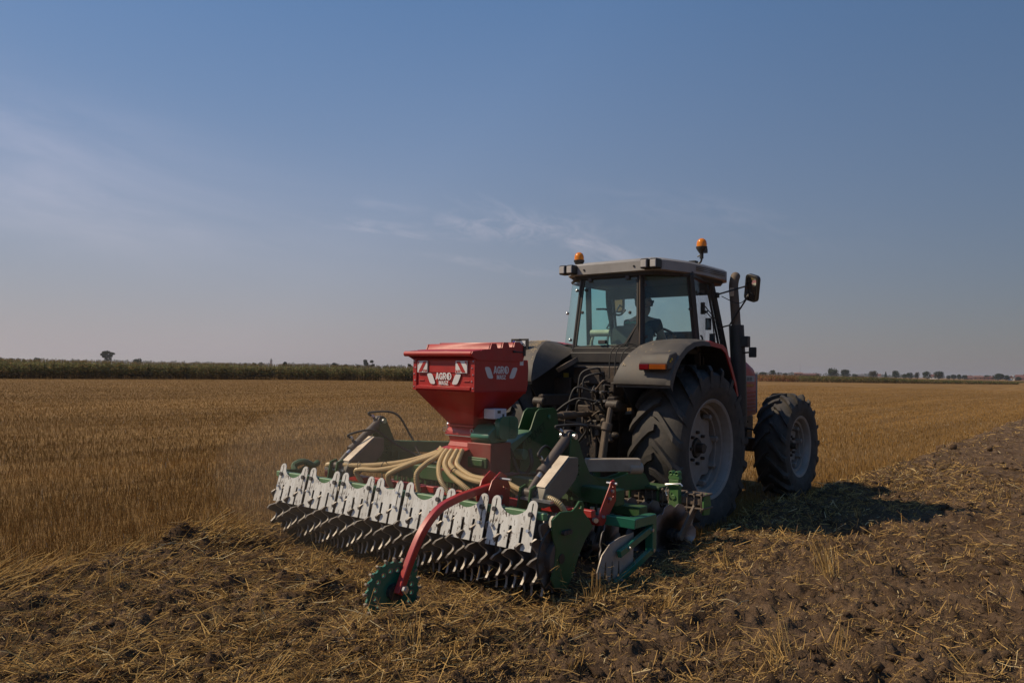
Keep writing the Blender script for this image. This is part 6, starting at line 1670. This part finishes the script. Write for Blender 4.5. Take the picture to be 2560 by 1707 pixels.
GLYPH = {
 'A': ([(0, 0), (.27, 1), (.53, 1), (.8, 0), (.58, 0), (.53, .2), (.27, .2), (.22, 0)], [[(.32, .38), (.48, .38), (.40, .72)]], .80),
 'G': ([(.76, .66), (.74, .82), (.6, .98), (.38, 1.0), (.14, .9), (.02, .66), (.02, .34), (.14, .1), (.38, 0), (.62, .02), (.78, .14), (.78, .52), (.42, .52), (.42, .34), (.56, .34), (.56, .24), (.44, .19), (.32, .24), (.25, .38), (.25, .62), (.32, .77), (.42, .81), (.52, .76), (.55, .66)], [], .84),
 'R': ([(0, 0), (0, 1), (.5, 1), (.7, .88), (.74, .7), (.68, .52), (.55, .43), (.78, 0), (.52, 0), (.33, .38), (.23, .38), (.23, 0)], [[(.23, .57), (.23, .81), (.42, .81), (.5, .76), (.5, .62), (.42, .57)]], .80),
 'M': ([(0, 0), (0, 1), (.3, 1), (.46, .45), (.62, 1), (.92, 1), (.92, 0), (.71, 0), (.71, .62), (.54, 0), (.38, 0), (.21, .62), (.21, 0)], [], .98),
 'S': ([(.0, .28), (.05, .12), (.2, .0), (.5, 0), (.68, .12), (.7, .32), (.62, .48), (.34, .6), (.24, .7), (.3, .8), (.42, .8), (.47, .7), (.68, .72), (.62, .9), (.46, 1), (.24, 1), (.08, .9), (.02, .72), (.08, .54), (.36, .42), (.47, .32), (.43, .2), (.28, .19), (.21, .3)], [], .76),
 'Z': ([(0, 0), (0, .2), (.4, .8), (.03, .8), (.03, 1), (.68, 1), (.68, .82), (.27, .2), (.7, .2), (.7, 0)], [], .74)}
def block_text(s, x0, y0, h, sx, fr):
    """bold capitals, cap height h, starting at (x0, y0) in the frame"""
    m = MB(); x = x0
    for ch in s:
        o, hs_, adv = GLYPH[ch]
        m.prism([(x + a * h * sx, y0 + b * h) for a, b in o], fr, .0015, [[(x + a * h * sx, y0 + b * h) for a, b in q] for q in hs_]); x += adv * h * sx
    return m
def logo(parent, O, U, V, k):
    """the maker's mark: two slanted bars, AGRO with a share-shaped emblem in its O, MASZ below"""
    O, U, V = Vector(O), Vector(U).normalized(), Vector(V).normalized(); N_ = U.cross(V).normalized()
    fr = lambda a, b: (O + U * a * k + V * b * k, U, V)
    def slant(x0, s):
        pts = []
        base = rrect(-.036, .036, -.050, .050, .022, 4)
        return [(x0 + a - s * b * .50, b) for a, b in base]
    m = MB()
    for x0, s in ((-.165, 1), (.165, -1)): m.prism([(a * k, b * k) for a, b in slant(x0, s)], (O, U, V), .0015)
    objs('slanted_bar', m, WHITE, parent, smooth=0)
    obj('lettering', block_text('AGR', -.106 * k, -.008 * k, .066 * k, .88, (O, U, V)), WHITE, parent, smooth=0)
    obj('lettering', block_text('MASZ', -.062 * k, -.056 * k, .038 * k, 1.0, (O, U, V)), WHITE, parent, smooth=0)
    m = MB(); c0 = (.068, .025)
    o = [((c0[0] + .032 * math.cos(q)) * k, (c0[1] + .035 * math.sin(q)) * k) for q in np.linspace(0, 2 * math.pi, 25)[:-1]]
    h = [((c0[0] + .020 * math.cos(q)) * k, (c0[1] + .026 * math.sin(q)) * k) for q in np.linspace(-.5 * math.pi, .5 * math.pi, 9)] + [((c0[0] - .003) * k, (c0[1] + .012) * k), ((c0[0] + .003) * k, (c0[1] + .002) * k), ((c0[0] - .008) * k, (c0[1]) * k), ((c0[0] + .001) * k, (c0[1] - .008) * k)]
    m.prism(o, (O, U, V), .0015, [h]); obj('emblem', m, WHITE, parent, smooth=0)
    m = MB(); m.prism([((c0[0] + a) * k, (c0[1] + b) * k) for a, b in ((.004, .004), (.013, .0), (.004, -.006), (.006, -.018), (-.001, -.010))], (O, U, V), .0015); obj('emblem', m, WHITE, parent, smooth=0)
logo(rp_, (.003, Y + .0015, 1.535), (1, 0, 0), (0, 0, 1), .93)
logo(hb, (HX1 + .0015, -2.50, 1.595), (0, 1, 0), (0, 0, 1), 1.0)
mb = MB(); mb.box(HX1, HX1 + .002, -2.245, -2.195, 1.665, 1.712); obj('type_plate', mb, BOXW, hb)
# lid with folded ribs and a rolled rear edge
lp = [(-2.885, 1.728), (-2.90, 1.75), (-2.885, 1.775), (-2.80, 1.785), (-2.785, 1.778), (-2.77, 1.79), (-2.665, 1.798), (-2.645, 1.846), (-2.585, 1.850), (-2.565, 1.808), (-2.505, 1.813), (-2.488, 1.864), (-2.425, 1.866), (-2.405, 1.822), (-2.345, 1.826), (-2.33, 1.870), (-2.262, 1.872), (-2.185, 1.826), (-2.195, 1.745), (-2.215, 1.700), (-2.82, 1.700)]
mb = MB(); mb.prism(lp, ((HX1 + .005, 0, 0), (0, 1, 0), (0, 0, 1)), .012); mb.prism(lp, ((HX0 - .03, 0, 0), (0, 1, 0), (0, 0, 1)), .012)
mb.prism([(y, z + .0) for y, z in lp[2:18]] + [(y, z - .012) for y, z in reversed(lp[2:18])], (((HX0 + HX1) / 2 - .012, 0, 0), (0, 1, 0), (0, 0, 1)), HX1 - HX0 + .005)
lid = obj('lid', mb, RED, seeder, bevel=.003)
mb = MB(); mb.cyl((HX0 - .085, -2.875, 1.752), (HX1 - .008, -2.875, 1.752), .024, 14); mb.cyl((HX0 - .082, -2.875, 1.752), (HX0 - .086, -2.875, 1.752), .02, 12); obj('rolled_edge', mb, RED, lid, smooth=40)
mb = MB(); mb.cyl((HX1 + .015, -2.36, 1.785), (HX1 + .015, -2.20, 1.782), .006, 6); mb.cyl((HX1 + .015, -2.36, 1.785), (HX1 + .015, -2.33, 1.785), .010, 8); mb.box(HX1, HX1 + .02, -2.215, -2.185, 1.75, 1.84); obj('gas_strut', mb, BLACK, lid)
# neck, metering head and hose manifold
mb = MB(); mb.box(NX0 - .012, NX1 + .012, NY0 - .012, NY1 + .012, 1.108, 1.128)
mb.loft([[(NX0, NY0, 1.108), (NX1, NY0, 1.108), (NX1, NY1, 1.108), (NX0, NY1, 1.108)], [(NX0 - .02, NY0 - .035, 1.055), (NX1 + .01, NY0 - .035, 1.055), (NX1 + .01, NY1, 1.055), (NX0 - .02, NY1, 1.055)], [(NX0 - .02, NY0 - .035, 1.035), (NX1 + .01, NY0 - .035, 1.035), (NX1 + .01, NY1, 1.035), (NX0 - .02, NY1, 1.035)]])
mb.loft([[(NX0 + .01, NY0 - .02, 1.026), (NX1 - .005, NY0 - .02, 1.026), (NX1 - .005, NY1, 1.026), (NX0 + .01, NY1, 1.026)], [(NX0 + .02, NY0 - .01, .975), (NX1 - .005, NY0 - .01, .975), (NX1 - .005, NY1, .975), (NX0 + .02, NY1, .975)], [(NX0 + .01, NY0 - .03, .935), (NX1 + .0, NY0 - .03, .935), (NX1, NY1, .92), (NX0 + .01, NY1, .92)]])
mt = obj('metering_head', mb, RED, seeder, bevel=.004)
obj('seal_strip', MB().box(NX0 - .018, NX1 + .008, NY0 - .033, NY1, 1.0265, 1.0345), ZINC, mt)
arc = [(NX0 - .01, NY0 - .10)] + [(-.01 + .17 * math.sin(t), NY0 - .10 - .115 * math.cos(t)) for t in np.linspace(-1.15, 1.15, 11)] + [(NX1 + .025, NY0 - .10), (NX1, NY0 - .025), (NX0 + .01, NY0 - .025)]
top_z = lambda y: .935 - .20 * max(0, NY0 - .03 - y)
mb = MB(); n_ = len(arc); mb.add([(x, y, top_z(y)) for x, y in arc] + [(x, y, top_z(y) - .014) for x, y in arc], [tuple(range(n_)), tuple(range(2 * n_ - 1, n_ - 1, -1))] + [(i, (i + 1) % n_, (i + 1) % n_ + n_, i + n_) for i in range(n_)])
obj('hose_manifold', mb, RED, seeder, smooth=20)
mb = MB()
for t in np.linspace(-1.2, 1.2, 15): mb.sphere((-.01 + .172 * math.sin(t), NY0 - .10 - .116 * math.cos(t), .905), .006, 6, 4)
objs('manifold_bolt', mb, DKBOLT, seeder)
mb = MB(); mb.prism([(-.03, 0), (.03, 0), (.05, .10), (-.01, .12), (-.05, .05)], ((NX0 - .04, NY0 + .05, 1.03), (.6, -.8, 0), (0, 0, 1)), .05); obj('calibration_chute', mb, ZINC, seeder, bevel=.004)
mb = MB()
for x in (NX0 - .02, NX1 + .02): mb.tube([(x + .018 * math.cos(q), NY0 - .04, 1.08 + .018 * math.sin(q)) for q in np.linspace(0, 6.28, 13)], .003, 5)
objs('toggle_ring', mb, ZINC, seeder)
# fan, control box, pedestal
mb = MB()
mb.loft([[(x, y, z) for y, z in ((-2.66, 1.035), (-2.64, 1.075), (-2.56, 1.135), (-2.40, 1.145), (-2.40, .99), (-2.62, .985))] for x in (NX1 + .012, NX1 + .23)])
fan = obj('fan_housing', mb, TEAL, seeder, bevel=.008)
mb = MB(); mb.prism(rrect(-2.56, -2.30, 1.015, 1.215, .06, 4), ((NX1 + .245, 0, 0), (0, 1, 0), (0, 0, 1)), .05)
for k in range(11):
    mb.box(NX1 + .268, NX1 + .277, -2.43, -2.335, 1.035 + .016 * k, 1.042 + .016 * k)
    mb.box(NX1 + .225, NX1 + .265, -2.565, -2.558, 1.035 + .016 * k, 1.042 + .016 * k)
obj('fan_grille', mb, TEAL, fan, smooth=30)
mb = MB(); mb.box(.255, .385, -2.60, -2.44, 1.195, 1.283); cb = obj('control_box', mb, BOXW, seeder, bevel=.006)
mb = MB(); mb.box(.3855, .388, -2.565, -2.525, 1.245, 1.268); mb.box(.3855, .388, -2.50, -2.475, 1.215, 1.238); objs('control_label', mb, GREY_PL, cb)
mb = MB(); mb.box(.14, .25, -2.60, -2.45, 1.195, 1.27); obj('box_bracket', mb, RED, seeder, bevel=.004)
mb = MB(); mb.box(NX1 + .012, NX1 + .24, -2.64, -2.36, .70, .985); mb.box(-.25, .42, -2.60, -2.36, .695, .72); mb.box(NX0, NX1, NY0, NY1, .72, .92); mb.box(.12, .40, -2.66, -2.645, .72, .985); mb.box(.1, .44, -2.70, -2.3, .70, .715)
obj('pedestal', mb, RED_DULL, seeder, bevel=.006)
obj('motor', MB().box(.15, .37, -2.685, -2.66, .775, .865).box(.20, .34, -2.70, -2.685, .79, .85), GREEN, seeder, bevel=.008)
mb = MB(); mb.tube(spline([(.30, -2.40, 1.0), (.36, -2.36, .92), (.30, -2.25, .85), (.34, -2.22, .72), (.42, -2.2, .70), (.50, -2.22, .80), (.46, -2.2, .92)], 6), .018, 8); obj('power_cable', mb, RUBBER, seeder, smooth=60)

# corrugated seed hoses from the manifold to the outlets
def hose_path(pts): 
    P = spline(pts, 24); d = [0]
    for a, b in zip(P, P[1:]): d.append(d[-1] + (b - a).length)
    n = int(d[-1] / .0065); out = []
    k = 0
    for i in range(n + 1):
        t = d[-1] * i / n
        while k < len(d) - 2 and d[k + 1] < t: k += 1
        f = (t - d[k]) / max(d[k + 1] - d[k], 1e-6); out.append(P[k].lerp(P[k + 1], f))
    return out
hoses = [
    [(-.125, -2.72, .925), (-.16, -2.755, .88), (-.40, -2.88, .79), (-.72, -2.97, .735), (-1.0, -3.04, .712), (-1.22, -3.08, .705), (-1.315, -3.05, .675), (-1.29, -2.98, .56)],
    [(-.095, -2.755, .925), (-.13, -2.80, .875), (-.34, -2.93, .775), (-.62, -3.01, .705), (-.84, -3.03, .69), (-.935, -3.02, .66), (-.90, -2.98, .56)],
    [(-.055, -2.785, .92), (-.08, -2.84, .87), (-.23, -2.96, .80), (-.42, -3.03, .71), (-.50, -3.02, .65), (-.50, -2.97, .56)],
    [(-.02, -2.80, .92), (-.035, -2.86, .865), (-.09, -2.95, .80), (-.14, -3.01, .71), (-.14, -2.98, .56)],
    [(.02, -2.80, .92), (.02, -2.86, .865), (.05, -2.93, .79), (.14, -3.0, .69), (.25, -2.98, .56)],
    [(.06, -2.785, .92), (.07, -2.85, .865), (.12, -2.93, .80), (.26, -3.0, .735), (.44, -3.05, .68), (.57, -3.0, .58)],
    [(.10, -2.76, .92), (.12, -2.83, .865), (.19, -2.93, .81), (.40, -3.0, .745), (.62, -3.04, .725), (.86, -3.02, .72), (.98, -2.99, .66), (1.02, -2.97, .56)],
    [(.13, -2.73, .92), (.16, -2.80, .865), (.25, -2.91, .81), (.46, -2.98, .755), (.64, -3.0, .745), (.86, -3.02, .745), (1.04, -3.04, .705), (1.24, -3.04, .69), (1.37, -3.01, .645), (1.42, -2.97, .56)]]
for p in hoses:
    hp = hose_path(p); mb = MB(); mb.tube(hp, [.0240 if i % 2 else .0212 for i in range(len(hp))], 10)
    obj('seed_hose', mb, HOSE, seeder, smooth=20)
mb = MB()
for c, ax_, r in (((-.60, -2.97, .728), (1, -.4, -.2), .052), ((-.88, -3.02, .71), (1, -.3, -.1), .048), ((.27, -2.975, .75), (.8, -.5, -.4), .058), ((1.06, -3.04, .695), (1, 0, -.1), .045), ((-1.17, -3.07, .705), (1, 0, 0), .026)):
    d = Vector(ax_).normalized(); a = d.cross(Vector((0, 0, 1))).normalized(); b = d.cross(a)
    mb.tube([Vector(c) + a * r * .55 * math.cos(q) + b * r * math.sin(q) for q in np.linspace(0, 6.283, 17)], .004, 5, caps=False)
    mb.tube([Vector(c) + b * -r, Vector(c) + b * -(r + .02) + d * .01], .003, 4)
objs('cable_tie', mb, BLACK, seeder)

# ================================================================== DRIVER
driver = machine_root('person', -.02, .60, 1.70, 'driver in a dark T-shirt and glasses seated at the wheel inside the cab', 'person')
def skinned(name, verts, edges_, radii, m, parent, sub=2):
    me = bpy.data.meshes.new(name); me.from_pydata([tuple(v) for v in verts], edges_, [])
    o = bpy.data.objects.new(name, me); COL.objects.link(o)
    o.modifiers.new('skin', 'SKIN'); s_ = o.modifiers.new('sub', 'SUBSURF'); s_.levels = s_.render_levels = sub
    for i, r in enumerate(radii):
        r = r if isinstance(r, tuple) else (r, r)
        me.skin_vertices[0].data[i].radius = r
    me.skin_vertices[0].data[0].use_root = True
    bpy.context.view_layer.update()
    ev = o.evaluated_get(bpy.context.evaluated_depsgraph_get()); m2 = bpy.data.meshes.new_from_object(ev)
    bpy.data.objects.remove(o)
    off = OFF[parent.name] if parent.name in OFF else (0, 0, 0)
    for v in m2.vertices: v.co -= Vector(off)
    m2.materials.clear(); m2.materials.append(m); m2.polygons.foreach_set('use_smooth', [True] * len(m2.polygons))
    o2 = bpy.data.objects.new(name, m2); COL.objects.link(o2); o2.parent = parent; OFF[o2.name] = off
    return o2
X0 = -.03
fd = Vector((math.sin(rad(38)), math.cos(rad(38)), 0))      # the face looks to the right of the way ahead
hc = Vector((X0 + .01, .62, 2.475))
gr_l, gr_r = Vector((-.19, 1.02, 2.10)), Vector((.16, .98, 2.06))
V_ = [(X0, .56, 1.75), (X0, .53, 1.92), (X0, .56, 2.10), (X0, .58, 2.22), (X0, .595, 2.30), tuple(hc + Vector((0, 0, -.085))), tuple(hc), tuple(hc + Vector((0, 0, .065))),
      (X0 - .19, .60, 2.21), (X0 - .27, .72, 2.02), tuple(gr_l + Vector((-.02, -.07, -.02))), tuple(gr_l),
      (X0 + .19, .60, 2.21), (X0 + .25, .66, 2.00), (X0 + .22, .88, 1.99), tuple(gr_r + Vector((0, -.02, 0))),
      (X0 - .10, .62, 1.74), (X0 - .14, 1.02, 1.74), (X0 - .14, 1.10, 1.40), (X0 + .10, .62, 1.74), (X0 + .14, 1.02, 1.74), (X0 + .14, 1.10, 1.40), tuple(hc + fd * .105 + Vector((0, 0, -.03))), tuple(hc + fd * .06 + Vector((0, 0, -.09)))]
E_ = [(0, 1), (1, 2), (2, 3), (3, 4), (4, 5), (5, 6), (6, 7), (3, 8), (8, 9), (9, 10), (10, 11), (3, 12), (12, 13), (13, 14), (14, 15), (0, 16), (16, 17), (17, 18), (0, 19), (19, 20), (20, 21), (6, 22), (5, 23)]
R_v = [.13, .125, .135, .11, .055, .066, .085, .070, .062, .044, .034, .028, .062, .046, .036, .030, .085, .065, .05, .085, .065, .05, .020, .042]
body = skinned('body', V_, E_, R_v, SKIN, driver)
tee = skinned('t_shirt', [V_[0], V_[1], V_[2], V_[3], (X0, .592, 2.285), V_[8], lerp(V_[8], V_[9], .62), V_[12], lerp(V_[12], V_[13], .62)], [(0, 1), (1, 2), (2, 3), (3, 4), (3, 5), (5, 6), (3, 7), (7, 8)], [.142, .14, .152, .130, .078, .080, .066, .080, .068], SHIRT, driver)
skinned('trousers', [(X0, .58, 1.76), V_[16], V_[17], V_[18], V_[19], V_[20], V_[21]], [(0, 1), (1, 2), (2, 3), (0, 4), (4, 5), (5, 6)], [.14, .10, .078, .06, .10, .078, .06], TROUSER, driver)
mb = MB(); mb.sphere((0, 0, 0), (.094, .108, .105), 18, 10, zmin=-.12); M4 = Matrix.Translation(hc + Vector((0, 0, .045)) - fd * .018) @ Matrix.Rotation(rad(-38), 4, 'Z') @ Matrix.Rotation(rad(14), 4, 'X'); mb.xform(M4)
mb.sphere(tuple(hc - fd * .045 + Vector((0, 0, -.01))), (.075, .075, .085), 14, 8)
obj('hair', mb, HAIR, driver, smooth=60)
mb = MB(); rt = Vector((fd.y, -fd.x, 0))
for s in (1, -1):
    c = hc + fd * .098 + rt * s * .032 + Vector((0, 0, .005)); mb.prism(rrect(-.024, .024, -.016, .016, .008, 3), (c, rt, (0, 0, 1)), .006); mb.tube([c + rt * s * .026, hc + rt * s * .086 + fd * .05 + Vector((0, 0, .01)), hc + rt * s * .086 - fd * .01 + Vector((0, 0, .01))], .0035, 5)
obj('glasses', mb, INK, driver)
mb = MB()
for s in (1, -1): c = hc + rt * s * .085 + Vector((0, 0, -.005)); mb.sphere(tuple(c), (.014, .022, .032), 8, 6)
objs('ear', mb, SKIN, driver, smooth=60)
def hand(base, fwd, up, side):
    """palm with four fingers curled round the rim and a thumb leaving its side"""
    m = MB(); f, u = Vector(fwd).normalized(), Vector(up).normalized(); r = f.cross(u).normalized() * side
    m.loft([[base + f * t + r * a * w + u * b * .014 for a, b in ((-1, -1), (1, -1), (1, 1), (-1, 1))] for t, w in ((-.035, .022), (0, .036), (.045, .042))])
    for i, ln in enumerate((.85, 1.0, .95, .75)):
        o = base + f * .045 + r * (-.031 + .0205 * i)
        m.tube([o, o + f * .035 * ln + u * .004, o + f * .050 * ln - u * .026 * ln, o + f * .030 * ln - u * .048 * ln], [.0095, .009, .0085, .0065], 7)
    o = base + r * -.036; m.tube([o - f * .005, o + r * -.022 + f * .022 - u * .010, o + r * -.018 + f * .048 - u * .022], [.0115, .0105, .0075], 7)
    return m
hm1 = hand(gr_l + Vector((0, .02, .01)), (.1, .9, .1), (0, -.2, 1), -1); hm1.v += []
o = obj('hand', hm1, SKIN, driver, smooth=50)
o = obj('hand', hand(gr_r + Vector((0, .01, .01)), (-.2, .9, .1), (0, -.2, 1), 1), SKIN, driver, smooth=50)
mb = MB()
for i in range(5): mb.cbox((-.17 + .034 * i, .440, 2.215 + (.004 if i % 2 else 0)), (.026, .01, .034 if i in (1, 4) else .026))
obj('shirt_print', mb, PRINT, driver)
